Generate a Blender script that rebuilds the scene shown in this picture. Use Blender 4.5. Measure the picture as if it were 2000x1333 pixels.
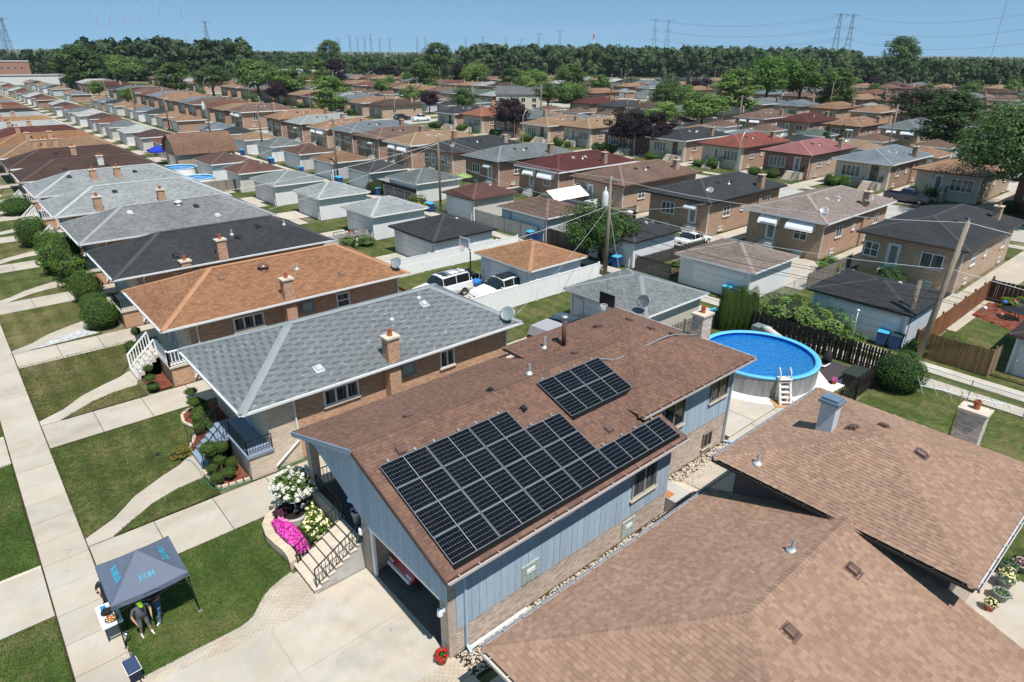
import bpy, math, random
import numpy as np
from mathutils import Vector, Matrix
# ------------------------------------------------------------------ scene, camera, light
for _o in list(bpy.data.objects):
 bpy.data.objects.remove(_o)
SC = bpy.context.scene
COL = SC.collection
RAD = math.radians
rnd = random.Random(11)
cam_d = bpy.data.cameras.new('camera')
cam = bpy.data.objects.new('camera', cam_d)
COL.objects.link(cam)
cam_d.sensor_width = 36.0
cam_d.lens = 22.74
cam_d.clip_start = 0.1
cam_d.clip_end = 30000.0
cam.matrix_world = Matrix(((0.7532322, 0.2635268, -0.6026564, 0), (-0.6577173, 0.3115261, -0.6858276, 0), (0.0070092, 0.912965, 0.4079776, 17.9), (0, 0, 0, 1)))
SC.camera = cam
SUNV = Vector((-0.085, -0.50, 1.0)).normalized()      # towards the sun
SUN_EL = math.asin(SUNV.z)
world = bpy.data.worlds.new('World')
SC.world = world
world.use_nodes = True
_nt = world.node_tree
_nt.nodes.clear()
_out = _nt.nodes.new('ShaderNodeOutputWorld')
_bg = _nt.nodes.new('ShaderNodeBackground')
_sky = _nt.nodes.new('ShaderNodeTexSky')
_sky.sky_type = 'NISHITA'
_sky.sun_disc = False
_sky.sun_elevation = SUN_EL
_sky.sun_rotation = math.atan2(SUNV.x, SUNV.y)
_sky.altitude = 8000
_sky.air_density = 1.0
_sky.dust_density = 0.0
_sky.ozone_density = 10.0
_bg.inputs['Strength'].default_value = 0.1
_mx = _nt.nodes.new('ShaderNodeMix')          # clear summer sky, evened towards one blue all round
_mx.data_type = 'RGBA'
_mx.inputs[0].default_value = 0.78
_nt.links.new(_sky.outputs[0], _mx.inputs[6])
_mx.inputs[7].default_value = (1.55, 3.4, 4.85, 1)
_nt.links.new(_mx.outputs[2], _bg.inputs[0])
_nt.links.new(_bg.outputs[0], _out.inputs[0])
sun_d = bpy.data.lights.new('sun', 'SUN')
sun = bpy.data.objects.new('sun', sun_d)
COL.objects.link(sun)
sun_d.energy = 5.0
sun_d.angle = RAD(0.53)
sun_d.color = (1.0, 0.955, 0.89)
sun.rotation_euler = SUNV.to_track_quat('Z', 'Y').to_euler()
sun.location = (0, 0, 200)
SC.view_settings.view_transform = 'Standard'
SC.view_settings.look = 'None'
SC.view_settings.gamma = 1.0
SC.view_settings.exposure = 0.36
SC.view_settings.use_curve_mapping = False
# ------------------------------------------------------------------ helpers
ORG = {}
def lin(c):
 c /= 255.0
 return c / 12.92 if c <= 0.04045 else ((c + 0.055) / 1.055) ** 2.4
def S(r, g, b, k=0.66):
 """albedo of a surface that looks (r, g, b) in the sun"""
 return (lin(r) * k, lin(g) * k, lin(b) * k)
def tag(o, label, cat, group=None):
 o['label'] = label
 o['category'] = cat
 if group:
  o['group'] = group
 return o
def thing(name, label, cat, loc=(0, 0, 0), rotz=0.0, group=None, world=True):
 o = bpy.data.objects.new(name, None)
 COL.objects.link(o)
 o.empty_display_size = 0.2
 o.location = loc
 o.rotation_euler = (0, 0, rotz)
 ORG[o.name] = tuple(loc) if world else (0, 0, 0)
 return tag(o, label, cat, group)
def structure(o):
 o['kind'] = 'structure'
 return o
def stuff(o):
 o['kind'] = 'stuff'
 return o
def finish(name, me, mats, parent=None, smooth=False, color=None):
 if mats is not None:
  for m in (mats if isinstance(mats, (list, tuple)) else [mats]):
   me.materials.append(m)
 if smooth:
  me.polygons.foreach_set('use_smooth', [True] * len(me.polygons))
 o = bpy.data.objects.new(name, me)
 COL.objects.link(o)
 if parent is not None:
  o.parent = parent
  ORG[o.name] = ORG.get(parent.name, (0, 0, 0))
 if color:
  o.color = (color[0], color[1], color[2], 1)
 return o
def auto_uv(me):
 n = len(me.loops)
 if n == 0:
  return
 co = np.empty(len(me.vertices) * 3); me.vertices.foreach_get('co', co); co = co.reshape(-1, 3)
 li = np.empty(n, dtype=np.int32); me.loops.foreach_get('vertex_index', li)
 np_ = len(me.polygons)
 nor = np.empty(np_ * 3); me.polygons.foreach_get('normal', nor); nor = nor.reshape(-1, 3)
 tot = np.empty(np_, dtype=np.int32); me.polygons.foreach_get('loop_total', tot)
 pn = np.repeat(nor, tot, axis=0)
 t = np.stack([-pn[:, 1], pn[:, 0], np.zeros(len(pn))], 1)
 ln = np.linalg.norm(t, axis=1)
 flat = ln < 0.08
 t[flat] = (1, 0, 0)
 ln[flat] = 1
 t /= ln[:, None]
 b = np.cross(pn, t)
 p = co[li]
 uv = np.stack([(p * t).sum(1), (p * b).sum(1)], 1).astype(np.float32)
 me.uv_layers.new(name='UVMap').data.foreach_set('uv', uv.ravel())
class MB:
 def __init__(s):
  s.v = []; s.f = []; s.m = []
 def add(s, vs, fs, m=0):
  b = len(s.v)
  s.v += [tuple(p) for p in vs]
  s.f += [tuple(i + b for i in f) for f in fs]
  s.m += [m] * len(fs)
  return s
 def box(s, x0, x1, y0, y1, z0, z1, m=0):
  return s.add([(x0, y0, z0), (x1, y0, z0), (x1, y1, z0), (x0, y1, z0), (x0, y0, z1), (x1, y0, z1), (x1, y1, z1), (x0, y1, z1)],
     [(0, 3, 2, 1), (4, 5, 6, 7), (0, 1, 5, 4), (1, 2, 6, 5), (2, 3, 7, 6), (3, 0, 4, 7)], m)
 def obox(s, o, t, n, a0, a1, z0, z1, d0, d1, m=0):
  """box on a wall: o origin, t along the wall, n outward"""
  def p(a, d, z):
   return (o[0] + t[0] * a + n[0] * d, o[1] + t[1] * a + n[1] * d, o[2] + z)
  vs = [p(a0, d0, z0), p(a1, d0, z0), p(a1, d1, z0), p(a0, d1, z0), p(a0, d0, z1), p(a1, d0, z1), p(a1, d1, z1), p(a0, d1, z1)]
  fs = [(0, 3, 2, 1), (4, 5, 6, 7), (0, 1, 5, 4), (1, 2, 6, 5), (2, 3, 7, 6), (3, 0, 4, 7)]
  if t[0] * n[1] - t[1] * n[0] < 0:
   fs = [f[::-1] for f in fs]
  return s.add(vs, fs, m)
 def poly(s, pts, m=0):
  return s.add(pts, [tuple(range(len(pts)))], m)
 def prism(s, pts, z0, z1, m=0):
  a = sum(pts[i][0] * pts[(i + 1) % len(pts)][1] - pts[(i + 1) % len(pts)][0] * pts[i][1] for i in range(len(pts)))
  if a < 0:
   pts = pts[::-1]
  n = len(pts)
  vs = [(x, y, z0) for x, y in pts] + [(x, y, z1) for x, y in pts]
  fs = [tuple(range(n, 2 * n)), tuple(range(n - 1, -1, -1))] + [(i, (i + 1) % n, n + (i + 1) % n, n + i) for i in range(n)]
  return s.add(vs, fs, m)
 def sheet(s, pts, z, m=0):
  a = sum(pts[i][0] * pts[(i + 1) % len(pts)][1] - pts[(i + 1) % len(pts)][0] * pts[i][1] for i in range(len(pts)))
  if a < 0:
   pts = pts[::-1]
  return s.poly([(x, y, z) for x, y in pts], m)
 def bar(s, p, q, w, h=None, m=0):
  h = h or w
  p = Vector(p); q = Vector(q)
  d = (q - p)
  if d.length < 1e-6:
   return s
  d.normalize()
  up = Vector((0, 0, 1)) if abs(d.z) < 0.95 else Vector((1, 0, 0))
  a = d.cross(up).normalized() * (w / 2)
  b = a.cross(d).normalized() * (h / 2)
  vs = [p - a - b, p + a - b, p + a + b, p - a + b, q - a - b, q + a - b, q + a + b, q - a + b]
  return s.add(vs, [(3, 2, 1, 0), (4, 5, 6, 7), (0, 1, 5, 4), (1, 2, 6, 5), (2, 3, 7, 6), (3, 0, 4, 7)], m)
 def tube(s, path, r, n=6, m=0, cap=True):
  path = [Vector(p) for p in path]
  rs = r if isinstance(r, (list, tuple)) else [r] * len(path)
  rings = []
  pa = None
  for i, p in enumerate(path):
   d = (path[min(i + 1, len(path) - 1)] - path[max(i - 1, 0)]).normalized()
   if pa is None:
    up = Vector((0, 0, 1)) if abs(d.z) < 0.9 else Vector((1, 0, 0))
    a = d.cross(up).normalized()
   else:
    a = (pa - d * pa.dot(d)).normalized()
   pa = a
   b = d.cross(a)
   rings.append([p + (a * math.cos(2 * math.pi * k / n) + b * math.sin(2 * math.pi * k / n)) * rs[i] for k in range(n)])
  vs = [v for rg in rings for v in rg]
  fs = []
  for i in range(len(path) - 1):
   for k in range(n):
    fs.append((i * n + k, i * n + (k + 1) % n, (i + 1) * n + (k + 1) % n, (i + 1) * n + k))
  if cap:
   fs.append(tuple(range(n - 1, -1, -1)))
   fs.append(tuple(range((len(path) - 1) * n, len(path) * n)))
  return s.add(vs, fs, m)
 def cyl(s, x, y, z0, z1, r0, r1=None, n=12, m=0):
  return s.tube([(x, y, z0), (x, y, z1)], [r0, r0 if r1 is None else r1], n, m)
 def lathe(s, prof, cx=0, cy=0, n=20, m=0):
  vs = []
  for r, z in prof:
   vs += [(cx + r * math.cos(2 * math.pi * k / n), cy + r * math.sin(2 * math.pi * k / n), z) for k in range(n)]
  fs = []
  for i in range(len(prof) - 1):
   for k in range(n):
    fs.append((i * n + k, i * n + (k + 1) % n, (i + 1) * n + (k + 1) % n, (i + 1) * n + k))
  return s.add(vs, fs, m)
 def ell(s, c, r, nu=12, nv=8, m=0, jit=0.0, rg=None):
  vs = [(c[0], c[1], c[2] - r[2])]
  for j in range(1, nv):
   ph = math.pi * j / nv
   for i in range(nu):
    th = 2 * math.pi * i / nu
    k = 1 + (rg.uniform(-jit, jit) if rg else 0)
    vs.append((c[0] + r[0] * k * math.sin(ph) * math.cos(th), c[1] + r[1] * k * math.sin(ph) * math.sin(th), c[2] - r[2] * k * math.cos(ph)))
  vs.append((c[0], c[1], c[2] + r[2]))
  fs = [(0, 1 + (i + 1) % nu, 1 + i) for i in range(nu)]
  for j in range(nv - 2):
   for i in range(nu):
    a = 1 + j * nu
    fs.append((a + i, a + (i + 1) % nu, a + nu + (i + 1) % nu, a + nu + i))
  a = 1 + (nv - 2) * nu
  fs += [(a + i, a + (i + 1) % nu, len(vs) - 1) for i in range(nu)]
  return s.add(vs, fs, m)
 def mesh(s, name, off=(0, 0, 0)):
  me = bpy.data.meshes.new(name)
  ox, oy, oz = off
  me.from_pydata([(x - ox, y - oy, z - oz) for x, y, z in s.v], [], s.f)
  if any(s.m):
   me.polygons.foreach_set('material_index', s.m)
  me.update()
  auto_uv(me)
  return me
 def build(s, name, mats, parent=None, smooth=False, color=None):
  off = ORG.get(parent.name, (0, 0, 0)) if parent is not None else (0, 0, 0)
  return finish(name, s.mesh(name, off), mats, parent, smooth, color)
def one(name, label, cat, mb, mats, loc, group=None, smooth=False, color=None, rotz=0.0, world=True):
 """a thing that is one mesh"""
 o = finish(name, mb.mesh(name, loc if world else (0, 0, 0)), mats, None, smooth, color)
 o.location = loc
 o.rotation_euler = (0, 0, rotz)
 ORG[o.name] = tuple(loc) if world else (0, 0, 0)
 return tag(o, label, cat, group)
def inst(name, me, parent=None, loc=(0, 0, 0), rot=(0, 0, 0), scale=(1, 1, 1), color=None):
 o = bpy.data.objects.new(name, me)
 COL.objects.link(o)
 if parent is not None:
  o.parent = parent
  g = ORG.get(parent.name, (0, 0, 0))
  loc = (loc[0] - g[0], loc[1] - g[1], loc[2] - g[2])
 o.location = loc
 o.rotation_euler = rot
 o.scale = scale
 if color:
  o.color = (*color[:3], 1)
 return o
def dup(o, parent=None, loc=None, rotz=None, label=None, group=None, scale=None):
 c = o.copy()
 COL.objects.link(c)
 if parent is not None:
  c.parent = parent
 if loc is not None:
  c.location = loc
 if rotz is not None:
  c.rotation_euler = (0, 0, rotz)
 if scale is not None:
  c.scale = scale
 if label:
  c['label'] = label
 if group:
  c['group'] = group
 for ch in KIDS(o):
  dup(ch, c)
 return c
def KIDS(o):
 return list(o.children)
def ordinal(n):
 w = ['first', 'second', 'third', 'fourth', 'fifth', 'sixth', 'seventh', 'eighth', 'ninth', 'tenth', 'eleventh', 'twelfth', 'thirteenth', 'fourteenth', 'fifteenth', 'sixteenth', 'seventeenth', 'eighteenth', 'nineteenth', 'twentieth']
 tens = ['', '', 'twenty', 'thirty', 'forty', 'fifty', 'sixty', 'seventy', 'eighty', 'ninety']
 if n <= 20:
  return w[n - 1]
 if n % 10 == 0:
  return tens[n // 10][:-1] + 'ieth'
 return tens[n // 10] + '-' + w[n % 10 - 1]
# ------------------------------------------------------------------ view test (to leave out what the photo cannot show)
_CR = np.array(cam.matrix_world)[:3, :3]
_CP = np.array(cam.matrix_world)[:3, 3]
def in_view(x, y, z=2.0, margin=0.12):
 d = _CR.T @ (np.array((x, y, z)) - _CP)
 if d[2] > -1:
  return False
 u = d[0] / -d[2] * cam_d.lens / 36.0
 v = d[1] / -d[2] * cam_d.lens / 36.0
 return abs(u) < 0.5 + margin and abs(v) < 0.3333 + margin
def cam_dist(x, y, z=0):
 return math.dist((x, y, z), tuple(_CP))
# ------------------------------------------------------------------ materials
class NT:
 def __init__(s, name):
  s.mat = bpy.data.materials.new(name)
  s.mat.use_nodes = True
  s.t = s.mat.node_tree
  s.t.nodes.clear()
  s.out = s.n('ShaderNodeOutputMaterial')
 def n(s, t, **kw):
  nd = s.t.nodes.new(t)
  for k, v in kw.items():
   setattr(nd, k, v)
  return nd
 def l(s, a, b):
  s.t.links.new(a, b)
 def val(s, sock, v):
  if hasattr(v, 'links') or isinstance(v, bpy.types.NodeSocket):
   s.l(v, sock)
  else:
   if isinstance(v, tuple) and len(v) == 3 and sock.type == 'RGBA':
    v = (*v, 1)
   sock.default_value = v
 def math(s, op, a, b=0.0, c=None, clamp=False):
  nd = s.n('ShaderNodeMath', operation=op, use_clamp=clamp)
  s.val(nd.inputs[0], a); s.val(nd.inputs[1], b)
  if c is not None:
   s.val(nd.inputs[2], c)
  return nd.outputs[0]
 def mix(s, f, a, b, mode='MIX'):
  nd = s.n('ShaderNodeMix', data_type='RGBA', blend_type=mode)
  s.val(nd.inputs[0], f); s.val(nd.inputs[6], a); s.val(nd.inputs[7], b)
  return nd.outputs[2]
 def noise(s, vec, scale, detail=4, rough=0.6):
  nd = s.n('ShaderNodeTexNoise')
  s.l(vec, nd.inputs['Vector'])
  nd.inputs['Scale'].default_value = scale
  nd.inputs['Detail'].default_value = detail
  nd.inputs['Roughness'].default_value = rough
  return nd.outputs['Fac']
 def ramp(s, f, stops):
  nd = s.n('ShaderNodeValToRGB')
  e = nd.color_ramp.elements
  while len(e) < len(stops):
   e.new(0.5)
  for i, (p, c) in enumerate(stops):
   e[i].position = p
   e[i].color = (*c[:3], 1)
  s.l(f, nd.inputs[0])
  return nd.outputs[0]
 def rng(s, f, a, b, c, d):
  nd = s.n('ShaderNodeMapRange')
  s.val(nd.inputs[0], f)
  for i, v in enumerate((a, b, c, d)):
   nd.inputs[i + 1].default_value = v
  return nd.outputs[0]
 def pos(s):
  return s.n('ShaderNodeNewGeometry').outputs['Position']
 def uv(s):
  return s.n('ShaderNodeUVMap', uv_map='UVMap').outputs[0]
 def objcol(s):
  return s.n('ShaderNodeObjectInfo').outputs['Color']
 def island(s):
  a = s.n('ShaderNodeNewGeometry').outputs['Random Per Island']
  b = s.n('ShaderNodeObjectInfo').outputs['Random']
  return s.math('FRACT', s.math('ADD', a, b))
 def scaled(s, vec, v):
  nd = s.n('ShaderNodeVectorMath', operation='MULTIPLY')
  s.l(vec, nd.inputs[0])
  nd.inputs[1].default_value = v
  return nd.outputs[0]
 def bump(s, h, strength=0.4, dist=0.02):
  nd = s.n('ShaderNodeBump')
  nd.inputs['Strength'].default_value = strength
  nd.inputs['Distance'].default_value = dist
  s.l(h, nd.inputs['Height'])
  return nd.outputs[0]
 def done(s, col, rough=0.8, nrm=None, metal=0.0, spec=0.35, coat=0.0, emit=None):
  p = s.n('ShaderNodeBsdfPrincipled')
  s.val(p.inputs['Base Color'], col)
  s.val(p.inputs['Roughness'], rough)
  p.inputs['Metallic'].default_value = metal
  p.inputs['Specular IOR Level'].default_value = spec
  if coat:
   p.inputs['Coat Weight'].default_value = coat
   p.inputs['Coat Roughness'].default_value = 0.06
  if nrm is not None:
   s.l(nrm, p.inputs['Normal'])
  s.l(p.outputs[0], s.out.inputs[0])
  return s.mat
def m_plain(name, col=None, rough=0.7, var=0.12, scale=3.0, metal=0.0, spec=0.35, bump=0.0, coat=0.0, fine=0.0):
 """plain surface with a little mottling; colour from the object when col is None"""
 t = NT(name)
 c = t.objcol() if col is None else None
 p = t.pos()
 f = t.noise(p, scale, 5)
 k = t.rng(f, 0.25, 0.75, 1 - var, 1 + var)
 if fine:
  k = t.math('MULTIPLY', k, t.rng(t.noise(p, scale * 14, 2), 0.3, 0.7, 1 - fine, 1 + fine))
 kc = t.n('ShaderNodeCombineColor')
 for i in range(3):
  t.l(k, kc.inputs[i])
 colr = t.mix(1.0, c if c is not None else (*col, 1), kc.outputs[0], 'MULTIPLY')
 nr = t.bump(t.noise(p, scale * 8, 4), bump, 0.02) if bump else None
 r = t.rng(f, 0.3, 0.7, max(0.02, rough - 0.08), min(1, rough + 0.08))
 return t.done(colr, r, nr, metal, spec, coat)
def grey_mul(t, col, k):
 kc = t.n('ShaderNodeCombineColor')
 for i in range(3):
  t.l(k, kc.inputs[i])
 return t.mix(1.0, col, kc.outputs[0], 'MULTIPLY')
def m_shingle_tex(name):
 """asphalt shingles too far away to be built; colour from the object"""
 t = NT(name)
 c = t.objcol()
 uv = t.uv(); p = t.pos()
 b = t.n('ShaderNodeTexBrick')
 t.l(uv, b.inputs['Vector'])
 b.inputs['Color1'].default_value = (0.78, 0.78, 0.78, 1)
 b.inputs['Color2'].default_value = (1.22, 1.2, 1.17, 1)
 b.inputs['Mortar'].default_value = (0.55, 0.55, 0.56, 1)
 b.inputs['Scale'].default_value = 1.0
 b.inputs['Mortar Size'].default_value = 0.012
 b.inputs['Brick Width'].default_value = 0.31
 b.inputs['Row Height'].default_value = 0.15
 b.offset = 0.37
 k = t.rng(t.noise(p, 0.35, 4), 0.3, 0.7, 0.53, 0.72)
 k2 = t.rng(t.noise(t.scaled(uv, (1.2, 5.0, 1)), 1.6, 3), 0.3, 0.7, 0.88, 1.12)
 col = t.mix(1.0, c, b.outputs[0], 'MULTIPLY')
 col = grey_mul(t, col, t.math('MULTIPLY', k, k2))
 return t.done(col, 0.92, t.bump(b.outputs['Fac'], 0.3, -0.01), 0, 0.2)
def m_shingle_geo(name, stops):
 t = NT(name)
 f = t.island()
 col = t.ramp(f, stops)
 p = t.pos()
 k = t.math('MULTIPLY', t.rng(t.noise(p, 0.4, 3), 0.3, 0.7, 0.9, 1.08), t.rng(t.noise(p, 60, 2), 0.3, 0.7, 0.85, 1.15))
 col = grey_mul(t, col, k)
 return t.done(col, 0.95, t.bump(t.noise(p, 120, 2), 0.35, 0.004), 0, 0.2)
def m_brick(name, mortar=(0.42, 0.38, 0.33), bw=0.205, rh=0.072, col=None, spread=0.24):
 t = NT(name)
 c = t.objcol() if col is None else None
 uv = t.uv(); p = t.pos()
 b = t.n('ShaderNodeTexBrick')
 t.l(uv, b.inputs['Vector'])
 b.inputs['Color1'].default_value = (1 - spread, 1 - spread * 1.1, 1 - spread * 1.15, 1)
 b.inputs['Color2'].default_value = (1 + spread, 1 + spread, 1 + spread, 1)
 b.inputs['Mortar'].default_value = (1, 1, 1, 1)
 b.inputs['Scale'].default_value = 1.0
 b.inputs['Mortar Size'].default_value = 0.006
 b.inputs['Brick Width'].default_value = bw
 b.inputs['Row Height'].default_value = rh
 k = t.rng(t.noise(p, 0.9, 4), 0.3, 0.7, 0.9, 1.1)
 colr = t.mix(1.0, c if c is not None else (*col, 1), b.outputs[0], 'MULTIPLY')
 colr = grey_mul(t, colr, k)
 colr = t.mix(b.outputs['Fac'], colr, (*mortar, 1))
 return t.done(colr, 0.9, t.bump(b.outputs['Fac'], 0.5, -0.008), 0, 0.2)
def m_siding(name, pitch=0.2, vertical=False):
 t = NT(name)
 c = t.objcol()
 uv = t.uv(); p = t.pos()
 sx = t.n('ShaderNodeSeparateXYZ'); t.l(uv, sx.inputs[0])
 v = t.math('FRACT', t.math('DIVIDE', sx.outputs[0 if vertical else 1], pitch))
 line = t.math('LESS_THAN', v, 0.09)
 k = t.math('SUBTRACT', t.rng(t.noise(p, 0.7, 4), 0.3, 0.7, 0.93, 1.04), t.math('MULTIPLY', line, 0.28))
 return t.done(grey_mul(t, c, k), 0.6, t.bump(v, 0.4, 0.015), 0, 0.3)
def m_ground(name, a, b, c, scale=0.25, bump=0.6, rough=0.95, fine=14.0, mid=3.2, stripe=0.0):
 t = NT(name)
 p = t.pos()
 f = t.noise(p, scale, 6, 0.62)
 g = t.noise(p, mid, 5, 0.65)
 h = t.noise(p, fine, 3, 0.7)
 col = t.ramp(t.math('ADD', t.math('MULTIPLY', f, 0.55), t.math('MULTIPLY', g, 0.45)), [(0.40, a), (0.5, b), (0.585, c)])
 col = grey_mul(t, col, t.rng(h, 0.28, 0.72, 0.62, 1.4))
 if stripe:
  sp = t.n('ShaderNodeSeparateXYZ'); t.l(p, sp.inputs[0])
  wv = t.math('SINE', t.math('ADD', t.math('MULTIPLY', sp.outputs[0], 5.2), t.math('MULTIPLY', g, 3.0)))
  col = grey_mul(t, col, t.rng(wv, -1, 1, 1 - stripe, 1 + stripe))
 return t.done(col, rough, t.bump(h, bump, 0.05), 0, 0.15)
def m_concrete(name, col, stain=0.14, island=True):
 t = NT(name)
 p = t.pos()
 f = t.noise(p, 0.45, 6, 0.65)
 g = t.noise(p, 26.0, 3, 0.6)
 k = t.math('MULTIPLY', t.rng(f, 0.28, 0.72, 1 - stain, 1 + stain * 0.7), t.rng(g, 0.3, 0.7, 0.95, 1.05))
 if island:
  k = t.math('MULTIPLY', k, t.rng(t.island(), 0, 1, 0.94, 1.04))
 vo = t.n('ShaderNodeTexVoronoi', feature='DISTANCE_TO_EDGE')
 wob = t.n('ShaderNodeVectorMath', operation='ADD')
 nz = t.n('ShaderNodeTexNoise'); t.l(p, nz.inputs['Vector']); nz.inputs['Scale'].default_value = 1.1; nz.inputs['Detail'].default_value = 5
 t.l(p, wob.inputs[0]); t.l(t.scaled(nz.outputs['Color'], (1.6, 1.6, 0)), wob.inputs[1])
 t.l(wob.outputs[0], vo.inputs['Vector']); vo.inputs['Scale'].default_value = 0.23
 crack = t.math('MULTIPLY', t.math('LESS_THAN', vo.outputs['Distance'], 0.0022), t.math('GREATER_THAN', t.noise(p, 0.3, 2), 0.54))
 k = t.math('SUBTRACT', k, t.math('MULTIPLY', crack, 0.2))
 k = t.math('SUBTRACT', k, t.math('MULTIPLY', t.rng(t.noise(p, 0.22, 4, 0.7), 0.54, 0.7, 0, 1), 0.2))
 spots = t.math('GREATER_THAN', t.noise(p, 5.0, 3, 0.75), 0.71)
 k = t.math('SUBTRACT', k, t.math('MULTIPLY', spots, 0.06))
 warm = t.mix(t.rng(t.noise(p, 0.8, 3), 0.35, 0.7, 0, 1), (*col, 1), (col[0] * 1.02, col[1] * 0.95, col[2] * 0.86, 1))
 return t.done(grey_mul(t, warm, k), 0.88, t.bump(g, 0.25, 0.006), 0, 0.25)
def m_leaf(name, col=None, lo=0.55, hi=1.5, trans=0.28):
 t = NT(name)
 c = t.objcol() if col is None else None
 isl = t.island()
 k = t.math('MULTIPLY', t.rng(isl, 0, 1, lo, hi), t.rng(t.noise(t.pos(), 0.07, 2), 0.3, 0.7, 0.6, 1.5))
 colr = grey_mul(t, c if c is not None else t.mix(0.0, (*col, 1), (*col, 1)), k)
 hs = t.n('ShaderNodeHueSaturation')
 t.l(t.rng(isl, 0, 1, 0.485, 0.515), hs.inputs['Hue'])
 t.l(colr, hs.inputs['Color'])
 p = t.n('ShaderNodeBsdfPrincipled')
 t.l(hs.outputs[0], p.inputs['Base Color'])
 p.inputs['Roughness'].default_value = 0.65
 p.inputs['Specular IOR Level'].default_value = 0.25
 tr = t.n('ShaderNodeBsdfTranslucent')
 t.l(hs.outputs[0], tr.inputs[0])
 mx = t.n('ShaderNodeMixShader')
 mx.inputs[0].default_value = trans
 t.l(p.outputs[0], mx.inputs[1]); t.l(tr.outputs[0], mx.inputs[2])
 t.l(mx.outputs[0], t.out.inputs[0])
 return t.mat
def m_flower(name, stops):
 t = NT(name)
 return t.done(t.ramp(t.island(), stops), 0.6, None, 0, 0.2)
def m_wood(name, col=None, var=0.3, isl=0.2):
 t = NT(name)
 c = t.objcol() if col is None else t.mix(0.0, (*col, 1), (*col, 1))
 p = t.pos()
 k = t.math('MULTIPLY', t.rng(t.noise(t.scaled(p, (6, 6, 0.6)), 3.0, 4), 0.3, 0.7, 1 - var, 1 + var), t.rng(t.island(), 0, 1, 1 - isl, 1 + isl))
 return t.done(grey_mul(t, c, k), 0.88, t.bump(t.noise(t.scaled(p, (9, 9, 0.8)), 4, 3), 0.3, 0.01), 0, 0.2)
def m_glass(name, col=(0.012, 0.016, 0.02), curtain=0.0):
 t = NT(name)
 if curtain:
  uv = t.uv()
  w = t.noise(t.scaled(uv, (9, 0.25, 1)), 2.0, 3)
  c = t.mix(t.rng(w, 0.42, 0.62, 0, curtain), (*col, 1), (0.30, 0.31, 0.30, 1))
 else:
  c = (*col, 1)
 return t.done(c, 0.06, None, 0, 0.6)
M = {}
M['roof'] = m_shingle_tex('far shingles')
M['brick'] = m_brick('brick')
M['roman'] = m_brick('long cream brick', (0.40, 0.33, 0.26), 0.3, 0.055, None, 0.16)
M['siding'] = m_siding('lap siding', 0.22)
M['vsiding'] = m_siding('vertical siding', 0.3, True)
M['paint'] = m_plain('painted', None, 0.5, 0.06, 2.0)
M['metal'] = m_plain('sheet metal', None, 0.4, 0.1, 3.0, 0.35, 0.5)
M['galv'] = m_plain('galvanised', (0.42, 0.44, 0.46), 0.45, 0.15, 5.0, 0.6)
M['matte'] = m_plain('matte', None, 0.85, 0.14, 2.5, fine=0.08)
M['white'] = m_plain('white paint', (0.74, 0.74, 0.75), 0.45, 0.05, 2.0)
M['black'] = m_plain('black iron', (0.014, 0.014, 0.016), 0.45, 0.2, 6.0)
M['rubber'] = m_plain('rubber', (0.018, 0.018, 0.019), 0.8, 0.2, 4.0)
M['glass'] = m_glass('window glass')
M['curtain'] = m_glass('window with curtain', curtain=0.55)
M['blockglass'] = m_plain('glass block', (0.33, 0.40, 0.38), 0.12, 0.3, 9.0, 0, 0.6)
M['concrete'] = m_concrete('concrete', (0.405, 0.368, 0.32))
M['drive'] = m_concrete('driveway concrete', (0.43, 0.395, 0.348), 0.17)
M['pool_deck'] = m_concrete('white slab', (0.68, 0.67, 0.66), 0.06)
M['street'] = m_concrete('street', (0.36, 0.35, 0.34), 0.12, False)
M['alley'] = m_concrete('alley concrete', (0.44, 0.41, 0.37), 0.2, False)
M['stone'] = m_plain('cast stone', (0.50, 0.43, 0.35), 0.85, 0.16, 3.0, fine=0.1)
M['cement'] = m_plain('cement render', (0.40, 0.385, 0.36), 0.9, 0.22, 2.0, fine=0.08)
M['grass'] = m_ground('lawn', (0.036, 0.052, 0.012), (0.060, 0.080, 0.020), (0.112, 0.102, 0.042), 0.35, stripe=0.11)
M['lush'] = m_ground('lush lawn', (0.036, 0.060, 0.013), (0.054, 0.084, 0.018), (0.092, 0.096, 0.035), 0.3, stripe=0.07)
M['dry'] = m_ground('dry lawn', (0.050, 0.062, 0.014), (0.085, 0.085, 0.027), (0.14, 0.115, 0.055), 0.3, stripe=0.13)
M['earth'] = m_ground('town ground', (0.05, 0.07, 0.02), (0.10, 0.105, 0.045), (0.17, 0.15, 0.10), 0.06, 0.3, mid=0.4, fine=2.0)
M['mulch'] = m_ground('red mulch', (0.10, 0.028, 0.016), (0.17, 0.05, 0.03), (0.22, 0.085, 0.055), 1.2, 0.9, fine=30, mid=9)
M['soil'] = m_ground('soil', (0.035, 0.022, 0.014), (0.06, 0.04, 0.025), (0.10, 0.07, 0.045), 1.2, 0.8, fine=24, mid=8)
M['leaf'] = m_leaf('leaves')
M['bark'] = m_wood('bark', (0.085, 0.062, 0.045))
M['wood'] = m_wood('timber')
M['pole'] = m_wood('weathered pole', (0.20, 0.165, 0.13))
M['flower'] = m_plain('petals', None, 0.6, 0.15, 8.0)
M['terracotta'] = m_plain('terracotta', (0.36, 0.10, 0.05), 0.8, 0.12, 6.0)
M['car'] = m_plain('car paint', None, 0.25, 0.03, 1.0, 0.0, 0.5, coat=1.0)
M['chrome'] = m_plain('chrome', (0.62, 0.63, 0.65), 0.15, 0.05, 3.0, 1.0)
M['lamp'] = m_plain('lamp lens', (0.72, 0.72, 0.70), 0.12, 0.05, 3.0)
M['redlamp'] = m_plain('tail lens', (0.35, 0.01, 0.01), 0.15, 0.05, 3.0)
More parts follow.
